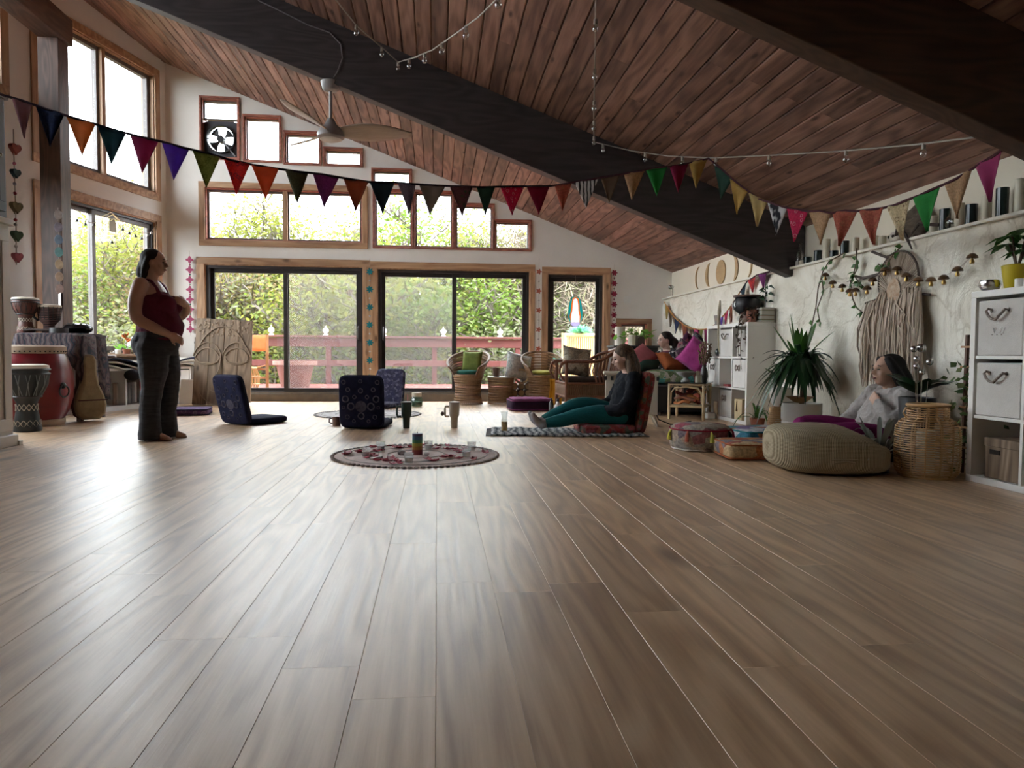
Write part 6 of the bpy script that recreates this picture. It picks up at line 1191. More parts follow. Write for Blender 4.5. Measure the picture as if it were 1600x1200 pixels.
# ------------------------------------------------------------ hanging things
FLC = dict(dusty=(.28,.16,.18), navy=(.02,.03,.07), orange=(.52,.20,.06), teal=(.03,.08,.10), magenta=(.30,.04,.13), purple=(.13,.06,.38), olive=(.20,.22,.07), red=(.48,.05,.05), redorange=(.50,.12,.05), darkolive=(.10,.10,.06), plum=(.18,.04,.14), rust=(.28,.09,.05),
    slate=(.035,.06,.08), lilac=(.20,.17,.20), taupe=(.20,.17,.15), plumgreen=(.14,.07,.08), darkgreen=(.03,.07,.05), crimson=(.38,.02,.07), maroon=(.20,.015,.05), brick=(.32,.09,.06), brown=(.13,.09,.06), tan=(.36,.23,.13), gold=(.34,.22,.06), goldtan=(.38,.29,.12), cream=(.50,.42,.27), green=(.03,.22,.05), wavy=(.5,.5,.5))
DOTF = {'olive': (.10,.12,.03), 'red': (.02,.08,.12), 'navy': (.06,.07,.12), 'plum': (.28,.08,.25), 'darkolive': (.18,.17,.10), 'lilac': (.30,.26,.30), 'crimson': (.65,.4,.45), 'brick': (.45,.22,.12), 'cream': (.22,.10,.06), 'tan': (.45,.30,.18), 'plumgreen': (.05,.14,.07)}
def flagmat(k):
    if k == 'wavy': return translucent(stripes('wavy_black_white', [(.02,.02,.025),(.55,.55,.56),(.60,.60,.60)], 9, 'X', .85, 4))
    b_ = tuple(min(.8, c*1.45+.008) for c in FLC[k])
    return translucent(dots('flag_'+k, b_, DOTF[k], 22, lo=.2, hi=.34) if k in DOTF else cloth('flag_'+k, b_))
def bunting(label, path, flags, cols, tape, h=.235, name='bunting'):
    o = V(*path[0]); t = thing(name, label, 'bunting', tuple(o)); P_ = [V(*p)-o for p in path]
    q = M()
    for a, b in zip(P_, P_[1:]): q.bar(a+V(0,0,-.006), b+V(0,0,-.006), .004, .022, (0,0,1)) if False else q.tube([a, b], .008, 6)
    q.build('tape', tape, t); random.seed(len(flags))
    for (f, c) in zip(flags, cols):
        a, b = V(*f[:3])-o, V(*f[3:])-o; d = b-a; dh = V(d.x, d.y, 0).normalized(); nrm = V(-dh.y, dh.x, 0); sw = random.uniform(-.35,.35); tw = random.uniform(.012,.03)*random.choice((-1,1)); tip = (a+b)/2+V(0,0,-h)+dh*sw*.06+nrm*random.uniform(-.02,.02)
        def fn(u, v):
            top = a.lerp(b, u); e = top.lerp(tip, v); return e+nrm*tw*math.sin(u*6.28+sw*3)*(.3+.7*v)*(1-.6*v)-dh*.0
        M().grid(lambda u, v: tuple(fn(u, v)), 8, 8).build('flag', flagmat(c), t, solid=.003, smooth=2)
    return t
TAPE = cloth('dark_tape', (.04,.025,.04)); TAPEM = cloth('maroon_tape', (.08,.03,.04))
P0 = [(-3.165,4.98,2.48)]+[(-2.82, 5.0, 2.38), (-2.69, 5.02, 2.35), (-2.56, 5.04, 2.31), (-2.42, 5.05, 2.27), (-2.29, 5.08, 2.24), (-2.16, 5.11, 2.21), (-2.02, 5.13, 2.18), (-1.88, 5.16, 2.16), (-1.74, 5.19, 2.13), (-1.6, 5.23, 2.11), (-1.46, 5.27, 2.08), (-1.31, 5.31, 2.06), (-1.16, 5.35, 2.05), (-1.01, 5.38, 2.04), (-0.85, 5.43, 2.04), (-0.69, 5.49, 2.03), (-0.52, 5.54, 2.02), (-0.36, 5.61, 2.04), (-0.18, 5.69, 2.05), (-0.0, 5.76, 2.06), (0.18, 5.85, 2.08), (0.37, 5.94, 2.1), (0.57, 6.02, 2.13), (0.78, 6.11, 2.16), (0.99, 6.2, 2.19)]
bunting('long sari fabric bunting sagging from the dark cupboard across the room', P0, [(-2.75, 5.01, 2.36, -2.64, 5.03, 2.33), (-2.62, 5.03, 2.33, -2.45, 5.05, 2.28), (-2.44, 5.05, 2.27, -2.27, 5.08, 2.24), (-2.26, 5.08, 2.23, -2.09, 5.12, 2.2), (-2.07, 5.12, 2.19, -1.9, 5.16, 2.16), (-1.88, 5.16, 2.16, -1.71, 5.2, 2.13), (-1.69, 5.2, 2.12, -1.52, 5.25, 2.09), (-1.5, 5.26, 2.09, -1.33, 5.3, 2.06), (-1.32, 5.3, 2.06, -1.14, 5.35, 2.05), (-1.1, 5.36, 2.05, -0.94, 5.4, 2.04), (-0.91, 5.41, 2.04, -0.73, 5.48, 2.03), (-0.7, 5.48, 2.03, -0.52, 5.54, 2.02), (-0.51, 5.55, 2.02, -0.33, 5.63, 2.04), (-0.31, 5.63, 2.04, -0.17, 5.7, 2.05), (-0.14, 5.71, 2.05, 0.07, 5.79, 2.07), (0.1, 5.81, 2.07, 0.29, 5.9, 2.09), (0.32, 5.91, 2.1, 0.48, 5.98, 2.12), (0.53, 6.01, 2.12, 0.74, 6.1, 2.15), (0.76, 6.1, 2.15, 0.97, 6.19, 2.18)],
    'dusty navy orange teal magenta purple olive red redorange darkolive plum rust slate lilac taupe plumgreen darkgreen crimson maroon'.split(), TAPE)
bunting('short fabric bunting tied on and rising to the roof beam', [(0.99, 6.2, 2.19), (1.05, 6.2, 2.2), (1.11, 6.19, 2.21), (1.16, 6.18, 2.22), (1.22, 6.18, 2.23), (1.28, 6.17, 2.24), (1.34, 6.17, 2.25), (1.39, 6.16, 2.26), (1.45, 6.15, 2.27), (1.5, 6.15, 2.28), (1.56, 6.14, 2.29), (1.62, 6.14, 2.3), (1.68, 6.13, 2.31), (1.73, 6.12, 2.32), (1.79, 6.12, 2.33), (1.84, 6.11, 2.34), (1.9, 6.1, 2.35), (1.96, 6.09, 2.36), (2.01, 6.08, 2.36), (2.07, 6.07, 2.37), (2.12, 6.06, 2.38), (2.18, 6.04, 2.39), (2.23, 6.03, 2.4), (2.28, 6.02, 2.41), (2.33, 6.0, 2.42)], [(1.02, 6.2, 2.19, 1.17, 6.18, 2.22), (1.19, 6.18, 2.22, 1.4, 6.16, 2.26), (1.42, 6.16, 2.26, 1.59, 6.14, 2.3), (1.62, 6.14, 2.3, 1.8, 6.11, 2.33), (1.81, 6.11, 2.33, 1.99, 6.08, 2.36), (2.01, 6.08, 2.36, 2.17, 6.05, 2.39), (2.17, 6.04, 2.39, 2.32, 6.0, 2.42)], 'brick wavy brown tan green maroon gold'.split(), TAPEM)
bunting('fabric bunting drooping from the roof beam along the plaster wall side', [(2.33, 6.0, 2.42), (2.4, 5.88, 2.3), (2.46, 5.76, 2.18), (2.51, 5.64, 2.08), (2.56, 5.52, 1.98), (2.6, 5.38, 1.92), (2.63, 5.25, 1.86), (2.67, 5.12, 1.82), (2.7, 4.99, 1.78), (2.72, 4.87, 1.76), (2.74, 4.75, 1.72), (2.78, 4.65, 1.72), (2.81, 4.56, 1.7), (2.84, 4.46, 1.69), (2.86, 4.36, 1.68), (2.88, 4.27, 1.68), (2.89, 4.17, 1.69), (2.91, 4.07, 1.7), (2.91, 3.98, 1.71), (2.92, 3.88, 1.72), (2.92, 3.78, 1.73), (2.93, 3.7, 1.75), (2.93, 3.62, 1.77), (2.94, 3.54, 1.79), (2.94, 3.46, 1.81)], [(2.36, 5.96, 2.37, 2.45, 5.77, 2.19), (2.44, 5.79, 2.2, 2.52, 5.62, 2.06), (2.52, 5.61, 2.05, 2.59, 5.42, 1.94), (2.59, 5.42, 1.94, 2.64, 5.2, 1.84), (2.64, 5.2, 1.84, 2.7, 4.99, 1.78), (2.7, 4.99, 1.78, 2.74, 4.76, 1.73), (2.74, 4.75, 1.73, 2.81, 4.56, 1.7), (2.82, 4.54, 1.7, 2.86, 4.34, 1.68), (2.87, 4.32, 1.68, 2.9, 4.14, 1.69), (2.9, 4.11, 1.69, 2.92, 3.9, 1.72), (2.92, 3.87, 1.72, 2.93, 3.67, 1.76), (2.93, 3.65, 1.77, 2.94, 3.48, 1.81)], 'darkgreen gold goldtan wavy crimson tan brick brick cream green tan magenta'.split(), TAPEM)
# small bunting above the sofa
sp = [(10.58,1.532),(10.35,1.40),(10.128,1.284),(9.85,1.19),(9.586,1.123),(9.35,1.085),(9.101,1.063),(8.93,1.06),(8.77,1.068),(8.6,1.10),(8.464,1.144),(8.3,1.21),(8.145,1.281),(8.0,1.36),(7.85,1.45)]
fl_ = [(3.45, a[0]-.02, a[1], 3.45, b[0]+.02, b[1]) for a, b in zip(sp[:-2], sp[1:-1])]
bunting('small pennant bunting in an orange braid above the sofa', [(3.45, y, z) for y, z in sp], fl_, 'gold brown navy rust brown magenta olive magenta olive purple purple crimson rust'.split(), cloth('orange_braid', (.45,.20,.04)), .20)
sp2 = [(7.85,1.45),(7.67,1.551),(7.433,1.596),(7.136,1.60)]; fl2 = [(3.45,7.83,1.46,3.45,7.69,1.54),(3.45,7.65,1.555,3.45,7.46,1.59),(3.45,7.40,1.596,3.45,7.2,1.60)]
bunting('three coloured pennants pinned over the cauldron', [(3.45, y, z) for y, z in sp2], fl2, 'slate red plum'.split(), TAPEM, .15)
# string lights
BULB = clear('bulb_glass', (.92,.92,.9), .25); WIRE = mat('pale_wire', (.42,.38,.33), .6)
def strings(label, runs, bulbs):
    o = V(*runs[0][0]); t = thing('string_lights', label, 'string lights', tuple(o))
    for r_ in runs: M().tube([V(*p)-o for p in r_], .0055, 6).build('cable', WIRE, t)
    for (r, u) in bulbs:
        P_ = [V(*p)-o for p in runs[r]]; L = [0]
        for a, b in zip(P_, P_[1:]): L.append(L[-1]+(b-a).length)
        s = u*L[-1]; i = max(k for k in range(len(P_)-1) if L[k] <= s+1e-6); p = P_[i].lerp(P_[i+1], (s-L[i])/max(1e-6, L[i+1]-L[i]))
        k = M().lathe([(0,0),(.012,0),(.013,-.035),(.0,-.036)][::-1], c=tuple(p), n=10).build('socket', WIRE, t); M().lathe([(0,-.085),(.016,-.078),(.023,-.062),(.018,-.045),(.011,-.034)], c=tuple(p), n=14).build('bulb', BULB, k)
strings('clear bulb string lights hooked in a V on the dark roof beam', [[(-.80,4.9,3.17),(-.724,5.3,3.244),(-.657,6.0,3.383),(-.473,6.5,3.412),(-.362,6.74,3.402)], [(-.362,6.74,3.402),(-.199,6.2,3.231),(-.039,5.7,3.095),(.101,5.2,2.988),(.251,4.6,2.85),(.336,4.2,2.773),(.40,3.42,2.72)]], [(0,.58),(0,.84),(0,1),(1,.12),(1,.26),(1,.40),(1,.58),(1,.8)])
strings('clear bulb string lights running from roof beam to roof beam on the plaster wall side', [[(.75,3.42,2.75),(.98,4.45,2.93),(1.098,4.98,2.885),(1.22,5.55,2.835),(1.331,6.06,2.79),(1.474,6.7,2.733)], [(1.474,6.7,2.733),(1.80,6.55,2.62),(2.06,6.3,2.515),(2.342,6.02,2.43)], [(2.342,6.02,2.43),(2.588,5.42,2.297),(2.832,4.88,2.185),(2.962,4.2,2.043),(2.87,3.6,1.904),(2.82,3.4,1.86)]], [(0,.38),(0,.58),(0,.74),(0,.86),(0,.96),(1,.08),(1,.45),(1,.78),(2,.03),(2,.24),(2,.49),(2,.74)])
# ceiling fan
t = thing('ceiling_fan', 'grey three blade ceiling fan hanging under the dark roof beam', 'ceiling fan', (-.985, 6.83, 2.70)); FG = mat('fan_grey', (.30,.28,.27), .4, (.25,.23,.22), 5); FBL = mat('fan_blade_wood', (.50,.41,.34), .5, (.42,.34,.28), 4, (2,14,1))
M().lathe([(0,.44),(.05,.44),(.075,.46),(.085,.505),(.09,.525),(0,.54)], n=26).build('canopy', mat('fan_white', (.42,.40,.38), .45), t); M().tube([(0,0,.16),(0,0,.46)], .016, 10).build('downrod', FG, t); M().lathe([(.0,.20),(.03,.19),(.06,.13),(.10,.10),(.125,.05),(.125,.02),(.10,.0),(0,.0)], n=30).build('motor_housing', FG, t); M().lathe([(0,-.015),(.07,-.012),(.10,.0),(.11,.012),(0,.015)], n=30).build('light_lens', mat('lens_white', (.62,.60,.56), .35), t)
for k, a in enumerate((R(4), R(124), R(244))):
    ca, sa = math.cos(a), math.sin(a)
    def fb(u, v): r_ = .09+.66*u; w_ = (.05+.085*math.sin(math.pi*min(1, u*1.05+.02))**.8)*(1 if u < .97 else .8); s_ = (v-.5)*w_*2*.8; tz = .075+.03*u-.55*s_*(1-.45*u); return (ca*r_-sa*(s_+.05*u*u), sa*r_+ca*(s_+.05*u*u), tz)
    M().grid(fb, 16, 6).build('blade', FBL, t, solid=.009)
q = M().tube([(-1.61,6.748,3.89),(-1.431,6.748,3.815),(-1.178,6.748,3.699),(-.979,6.748,3.641),(-.882,6.748,3.543),(-.865,6.748,3.418),(-.912,6.748,3.289),(-.958,6.77,3.23)], .006, 6); one('fan_cord', q, mat('grey_cord', (.20,.19,.20), .6), 'grey fan cord stapled along the dark roof beam', 'cord')
# paper flower strings on the door casings
def flower(c, r_, n=6):
    pts = []
    for k in range(n*6): a = 2*math.pi*k/(n*6); rr = r_*(.76+.24*math.cos(a*n)); pts.append((rr*math.cos(a), rr*math.sin(a)))
    return pts
def flower_string(label, x, z0, z1, n, col, r_, petals, beads, y=BW-.05):
    t = thing('flower_garland', label, 'garland', (x, y, z0)); H_ = z1-z0; M().tube([(0,0,H_+.06),(0,0,-.02)], .002, 5).build('thread', MATS['twine'], t); m = cloth('felt_'+label.split()[0], col)
    for k in range(n):
        z = H_*(k+.5)/n; M().poly(flower(0, r_, petals), .012, (0,0,z)).build('felt_flower', m, t); M().ell((0,-.006,z), (.010,.008,.010), 8, 5).build('flower_centre', mat('centre_'+label.split()[0], tuple(c*.5 for c in col), .6), t)
        if k < n-1: M().ell((0,0,z+H_*.5/n), (.014,.014,.014), 8, 6).build('bead', mat('bd%d%s' % (k % 3, label[:3]), beads[k % len(beads)], .4), t)
flower_string('pink felt flower garland hanging beside the left door casing', -3.55, .98, 2.12, 8, (.42,.09,.17), .055, 4, [(.3,.05,.08),(.25,.3,.2),(.05,.12,.08)])
flower_string('teal felt flower garland hanging on the middle door post', -.99, .22, 2.06, 7, (.02,.20,.24), .055, 7, [(.5,.5,.48)], BW-.06)
flower_string('coral felt flower garland hanging beside the second sliding door', 1.54, .66, 2.12, 5, (.48,.14,.09), .045, 5, [(.55,.5,.45)])
flower_string('crimson felt flower garland hanging beside the single glass door', 2.71, .93, 2.06, 7, (.26,.02,.05), .05, 6, [(.15,.02,.04),(.35,.3,.25)])
# stained glass figure in the single door
t = thing('stained_glass', 'stained glass hanging of a white robed figure in the single door', 'suncatcher', (2.11, BW-.03, 1.15)); sg = lambda n_, c: clear(n_, c, .08, .45, c)
def half(pts): return pts+[(-x, z) for x, z in pts[::-1] if abs(x) > 1e-4]
OUT = [(0,.47),(.06,.45),(.095,.36),(.115,.22),(.11,.12),(.07,.06)]; BOR = [(0,.455),(.045,.435),(.062,.36),(.066,.26),(.088,.16),(.07,.062)]; ROB = [(0,.435),(.030,.415),(.042,.34),(.046,.25),(.068,.15),(.065,.065)]
for nm, A, B, c in (('teal_mantle', OUT, BOR, (.03,.50,.50)), ('orange_border', BOR, ROB, (.85,.32,.05))):
    for s_ in (1, -1): M().poly([(s_*x, z) for x, z in A+B[::-1][:-1 if nm else None]][::s_], .004).build(nm, sg(nm+'_glass', c), t, smooth=False)
for nm, pts, c in (('white_robe', half(ROB[1:]), (.92,.92,.95)), ('lilac_lotus', half([(0,.060),(.065,.062),(.075,.045),(.05,.01),(0,-.005)]), (.70,.66,.92))): M().poly(pts, .004).build(nm, sg(nm+'_glass', c), t, smooth=False)
M().poly([(.026*math.cos(2*math.pi*k/16), .395+.036*math.sin(2*math.pi*k/16)) for k in range(16)], .003, (0,-.0035,0)).build('face', sg('face_glass', (.95,.90,.85)), t, smooth=False)
q = M().tube([(x, -.002, z) for x, z in half([(0,.47),(.06,.45),(.095,.36),(.115,.22),(.11,.12),(.075,.045),(.05,.01),(0,-.005)])], .004, 5, True); q.build('lead_edge', STEEL, t); M().tube([(0,0,.47),(0,.0,.78)], .0015, 4).build('thread', MATS['twine'], t)
# ------------------------------------------------------------ people
def fuse(m, name, material, parent=None, voxel=.008, it=5, fac=.5, fold=0):
    """overlapping pieces become one continuous skin"""
    me = m.mesh(name+'_raw'); o = bpy.data.objects.new(name, me); COL.objects.link(o)
    a = o.modifiers.new('remesh', 'REMESH'); a.mode = 'VOXEL'; a.voxel_size = voxel; b = o.modifiers.new('smooth', 'SMOOTH'); b.iterations = it; b.factor = fac
    dg = bpy.context.evaluated_depsgraph_get(); dg.update(); n = bpy.data.meshes.new_from_object(o.evaluated_get(dg)); n.name = name; o.modifiers.clear(); o.data = n
    if fold:                                             # soft cloth folds
        for v, nn in zip(n.vertices, [Vector(x.vector) for x in n.vertex_normals]): c_ = v.co; v.co = c_+nn*fold*(mn.noise(V(c_.x*16+c_.z*9, c_.y*16, c_.z*22-c_.x*8))+.5*mn.noise(c_*45))
    n.materials.clear(); n.materials.append(material); n.shade_smooth(); bpy.data.meshes.remove(me)
    if parent: o.parent = parent
    return o
def cat(pts, rs, n=5):
    """catmull-rom through joints with radii"""
    P_ = [V(*p) for p in pts]; out = []; ro = []; k = len(P_)
    for i in range(k-1):
        a, b, c, d = P_[max(0, i-1)], P_[i], P_[i+1], P_[min(k-1, i+2)]
        for j in range(n):
            u = j/n; out.append(.5*((2*b)+(c-a)*u+(2*a-5*b+4*c-d)*u*u+(3*b-a-3*c+d)*u**3)); s = u*u*(3-2*u); ro.append(rs[i]*(1-s)+rs[i+1]*s)
    out.append(P_[-1]); ro.append(rs[-1]); return out, ro
def limb(m, pts, rs, sq=1):
    o, r_ = cat(pts, rs); m.tube(o, r_, 14, sq=sq); m.ell(o[0], (r_[0],)*3, 14, 10); m.ell(o[-1], (r_[-1],)*3, 14, 10)
def loft(m, secs, n=24):
    """torso: sections (x, y, z, half depth, half width)"""
    vs = []
    for (x, y, z, a, b) in secs:
        for j in range(n): q = 2*math.pi*j/n; vs.append((x+a*math.cos(q), y+b*math.sin(q), z))
    k = len(secs); fs = [(i*n+j, i*n+(j+1) % n, (i+1)*n+(j+1) % n, (i+1)*n+j) for i in range(k-1) for j in range(n)]+[tuple(range(n))[::-1], tuple((k-1)*n+j for j in range(n))]
    m.add(vs, fs)
def hand(m, wrist, d, up, side=1, curl=.5, s=1):
    """palm and five fingers: d along the hand, up = back of hand, thumb on the given side"""
    w_, d, up = V(*wrist), V(*d).normalized(), V(*up).normalized(); sd = d.cross(up).normalized()*side; up = sd.cross(d).normalized()*side
    c = w_+d*.045*s; rot = Matrix((d, sd, up)).transposed().to_euler(); m.ell(c, (.052*s, .040*s, .017*s), 14, 9, rot=tuple(rot))
    for k, (off, l) in enumerate(((-.030,.058),(-.011,.072),(.010,.078),(.030,.070))):
        b = w_+d*.085*s-sd*off*s*-1*1; b = w_+d*.082*s+sd*off*s; k1 = b+d*l*.45*s-up*l*.25*curl*s; k2 = k1+d*l*.35*s-up*l*.45*curl*s; k3 = k2+d*l*.18*s-up*l*.5*curl*s; m.tube([b-d*.02*s, k1, k2, k3], [.0095*s,.009*s,.008*s,.0065*s], 8); m.ell(k3, (.0066*s,)*3, 8, 6)
    t0 = w_+d*.02*s+sd*.03*s; t1 = t0+d*.035*s+sd*.022*s-up*.008*s; t2 = t1+d*.032*s+sd*.004*s-up*.012*s; m.tube([t0-sd*.01*s, t1, t2], [.012*s,.0105*s,.008*s], 8); m.ell(t2, (.0082*s,)*3, 8, 6)
def head(m, c, s=1, pitch=0):
    """head facing local +x, c = centre"""
    T = Matrix.Translation(c) @ Matrix.Rotation(pitch, 4, 'Y'); k = M()
    k.ell((-.008,0,.022), (.092,.074,.093), 20, 14); k.ell((.022,0,-.035), (.062,.056,.075), 18, 12); k.ell((.045,0,-.083), (.026,.028,.022), 12, 8)             # skull, jaw, chin
    k.ell((.082,0,.022), (.013,.034,.014), 12, 8); k.tube([(.084,0,.012),(.092,0,-.008),(.103,0,-.026)], [.008,.010,.0135], 10); k.ell((.104,0,-.027), (.012,.012,.010), 10, 8); k.ell((.09,.012,-.030), (.010,.009,.008), 8, 6); k.ell((.09,-.012,-.030), (.010,.009,.008), 8, 6)   # brow, nose
    for y in (-.034,.034): k.ell((.058,y,-.025), (.022,.024,.024), 12, 8)                                                      # cheeks
    k.ell((.082,0,-.053), (.012,.020,.0055), 12, 7); k.ell((.080,0,-.063), (.011,.018,.006), 12, 7)                              # lips
    for y in (-.076,.076): k.ell((-.005,y,-.005), (.018,.008,.030), 10, 8)                                                       # ears
    for p in k.v: p *= s
    m.add(k.v, k.f, T); return T
def face_bits(T, par, s=1, skin=None, closed=True):
    for y in (-.031,.031): M().ell(T @ V(.081*s, y*s, .003*s), (.009*s,.014*s,.005*s if closed else .008*s), 10, 6).build('eyelid' if closed else 'eye', mat('lash_dark', (.03,.02,.018), .6), par); M().tube([T @ V(.083*s, (y-.017)*s, .026*s), T @ V(.088*s, y*s, .031*s), T @ V(.080*s, (y+.017)*s, .026*s)], .0032*s, 5).build('eyebrow', MATS['lash_dark'], par)
    M().ell(T @ V(.086*s,0,-.058*s), (.010*s,.019*s,.0075*s), 12, 7).build('lips', mat('lips', (.30,.11,.10), .5), par)
SKIN1 = mat('warm_skin', (.46,.27,.20), .5, (.42,.24,.175), 6); SKIN2 = mat('light_skin', (.52,.33,.26), .5, (.48,.30,.23), 6); SKIN3 = mat('tan_skin', (.46,.28,.20), .5, (.42,.25,.18), 6)
HAIRD = mat('black_hair', (.006,.005,.005), .6, (.010,.008,.008), 30, (12,12,1), bmp=.3, spec=.2); HAIRB = mat('dark_brown_hair', (.018,.011,.008), .6, (.010,.006,.005), 30, (12,12,1), bmp=.3, spec=.2); HAIRL = mat('brown_hair_with_highlights', (.15,.09,.05), .6, (.018,.011,.008), 9, (14,14,.6), bmp=.3, spec=.2)
# --- standing woman in profile, facing the wicker chairs
t = thing('person', 'woman standing barefoot in maroon tank top and dark flared leggings, hand on heart', 'person', (-2.26, 6.10, -.004)); t.scale = (.95,.95,.945)
b = M(); T1 = head(b, (-.028,0,1.53)); limb(b, [(-.075,0,1.34),(-.055,0,1.42),(-.04,0,1.48)], [.062,.055,.055])
TOR = [(-.015,0,.78,.14,.185),(-.005,0,.88,.165,.19),(.0,0,.98,.165,.18),(-.005,0,1.06,.155,.165),(-.02,0,1.14,.15,.17),(-.045,0,1.23,.125,.18),(-.055,0,1.31,.095,.17),(-.06,0,1.37,.065,.10)]
loft(b, TOR)
ARM1 = ([(-.075,-.185,1.325),(-.095,-.235,1.20),(-.085,-.25,1.05),(.03,-.235,.975),(.135,-.18,.915)], [.064,.058,.050,.044,.031]); ARM2 = ([(-.06,.185,1.325),(-.02,.25,1.20),(.06,.26,1.09),(.15,.20,1.13),(.19,.10,1.18)], [.062,.056,.049,.042,.030])
limb(b, *ARM1); limb(b, *ARM2); hand(b, (.14,-.175,.913), (.62,.62,-.38), (.6,-.6,.3), 1, .35); hand(b, (.195,.095,1.18), (-.15,-.95,.25), (.95,-.2,.1), 1, .3)
for y, x0 in ((-.095,-.03),(.095,.035)): limb(b, [(-.02,y,.84),(x0-.005,y,.48),(x0-.02,y,.10)], [.115,.075,.042]); limb(b, [(x0-.045,y,.045),(x0+.04,y,.045),(x0+.125,y*1.12,.024)], [.036,.034,.022]); limb(b, [(x0+.08,y*.9,.02),(x0+.145,y*.9,.016)], [.02,.013]); limb(b, [(x0-.02,y,.10),(x0-.03,y,.05)], [.04,.038])
fuse(b, 'body', SKIN1, t, .0075); face_bits(T1, t)
TOP = cloth('maroon_jersey', (.13,.022,.045), (.10,.017,.035)); c = M(); loft(c, [(x, y, z, a+.012, w_+.012) for (x, y, z, a, w_) in TOR[0:6]]+[(-.05,0,1.285,.108,.145)]); c.ell((.085,-.075,1.17), (.085,.085,.085), 16, 12); c.ell((.085,.075,1.17), (.085,.085,.085), 16, 12); c.ell((.06,0,.98), (.14,.165,.13), 18, 12)
for s_ in (-1,1): limb(c, [(.055,s_*.10,1.24),(-.03,s_*.105,1.372),(-.11,s_*.09,1.33),(-.155,s_*.075,1.24)], [.018,.016,.017,.02])
fuse(c, 'tank_top', TOP, t, .009, fold=.005); 
LEG = mat('dark_ripple_leggings', (.035,.036,.045), .8, (.014,.014,.02), 9, (1,1,6), bmp=.2); c = M(); loft(c, [(-.02,0,.74,.155,.195),(-.012,0,.82,.172,.20),(-.005,0,.90,.178,.203),(0,0,.945,.176,.196)])
c.ell((-.10,-.085,.83), (.095,.10,.12), 14, 10); c.ell((-.10,.085,.83), (.095,.10,.12), 14, 10)
for y, x0 in ((-.098,-.03),(.098,.035)): limb(c, [(-.02,y,.80),(x0*.5,y,.62),(x0,y,.45),(x0-.02,y,.26),(x0-.02,y,.10)], [.135,.118,.088,.082,.086]); c.lathe([(.080,.24),(.088,.12),(.096,.016),(.09,.012),(.05,.018)], c=(x0-.02,y,0), n=20)
fuse(c, 'leggings', LEG, t, .009, fold=.004)
c = M(); c.ell(T1 @ V(-.028,0,.042), (.093,.086,.085), 18, 12); c.ell(T1 @ V(-.06,0,-.01), (.062,.080,.09), 16, 10); c.ell(T1 @ V(-.07,0,-.09), (.05,.07,.075), 16, 10); limb(c, [T1 @ V(-.09,0,-.02), T1 @ V(-.105,.0,-.09), T1 @ V(-.085,0,-.15)], [.05,.05,.03]); limb(c, [T1 @ V(-.03,-.074,.04), T1 @ V(-.055,-.08,-.05), T1 @ V(-.075,-.07,-.13)], [.02,.025,.018]); limb(c, [T1 @ V(-.03,.074,.04), T1 @ V(-.055,.08,-.05), T1 @ V(-.075,.07,-.13)], [.02,.025,.018])
fuse(c, 'hair', HAIRB, t, .008)
# --- seated woman on the red floor chair, facing the windows' left
t = thing('person', 'woman sitting on the red floor chair in black jacket and teal leggings', 'person', (1.70, 6.42, .05), R(180))
b = M(); T2 = head(b, (-.005,0,.645), .98, R(14)); limb(b, [(-.07,0,.48),(-.045,0,.55),(-.02,0,.60)], [.055,.05,.05]); TOR = [(0,0,.06,.12,.17),(-.005,0,.16,.12,.165),(-.03,0,.27,.105,.15),(-.055,0,.37,.105,.165),(-.065,0,.44,.09,.17),(-.07,0,.50,.055,.10)]; loft(b, TOR)
A1 = ([(-.065,.165,.455),(-.035,.235,.33),(.035,.245,.205),(.13,.18,.17),(.19,.10,.175)], [.055,.05,.045,.038,.03]); A2 = ([(-.065,-.165,.455),(-.03,-.235,.33),(.05,-.24,.21),(.14,-.17,.19),(.19,-.08,.19)], [.055,.05,.045,.038,.03]); limb(b, *A1); limb(b, *A2); hand(b, (.19,.10,.178), (.75,-.5,-.1), (.1,.1,1), -1, .4); hand(b, (.19,-.08,.195), (.75,.45,-.1), (.1,.1,1), 1, .4)
L1 = ([(.03,.09,.095),(.22,.105,.125),(.40,.11,.12),(.58,.095,.075),(.74,.08,.045)], [.10,.086,.064,.054,.036]); L2 = ([(.03,-.09,.10),(.22,-.10,.17),(.39,-.10,.20),(.57,-.10,.125),(.74,-.09,.055)], [.10,.086,.064,.054,.036]); limb(b, *L1); limb(b, *L2)
for y in (.08,-.09): limb(b, [(.76,y,.035),(.80,y,.07),(.83,y*1.1,.13)], [.034,.030,.018])
fuse(b, 'body', SKIN2, t, .0075); face_bits(T2, t, .98, closed=False)
JK = cloth('black_jacket', (.006,.007,.010), (.009,.010,.014), 8); c = M(); loft(c, [(0,0,.04,.145,.19),(-.005,0,.16,.14,.185),(-.03,0,.27,.125,.17),(-.055,0,.37,.122,.182),(-.066,0,.45,.10,.182),(-.07,0,.505,.062,.11)])
for A in (A1, A2): limb(c, A[0], [r_+.018 for r_ in A[1][:4]]+[.04])
c.ell((.10,0,.10), (.10,.15,.06), 14, 9); fuse(c, 'jacket', JK, t, .009, fold=.008)
c = M()
for L in (L1, L2): limb(c, [L[0][0], *L[0][1:4], tuple(V(*L[0][3]).lerp(V(*L[0][4]), .75))], [r_+.008 for r_ in L[1][:4]]+[.046])
c.ell((.0,0,.085), (.13,.185,.085), 16, 10); fuse(c, 'leggings', cloth('deep_teal_jersey', (.012,.10,.105), (.009,.08,.085), 5), t, .009)
for y, z in ((.08,.0),(-.09,.008)): c = M(); limb(c, [(.69,y,.055+z),(.745,y,.042+z)], [.046,.041]); limb(c, [(.755,y,.035),(.80,y,.068),(.838,y*1.1,.128)], [.040,.036,.024]); fuse(c, 'sock', cloth('grey_sock', (.30,.28,.28)), t, .008)
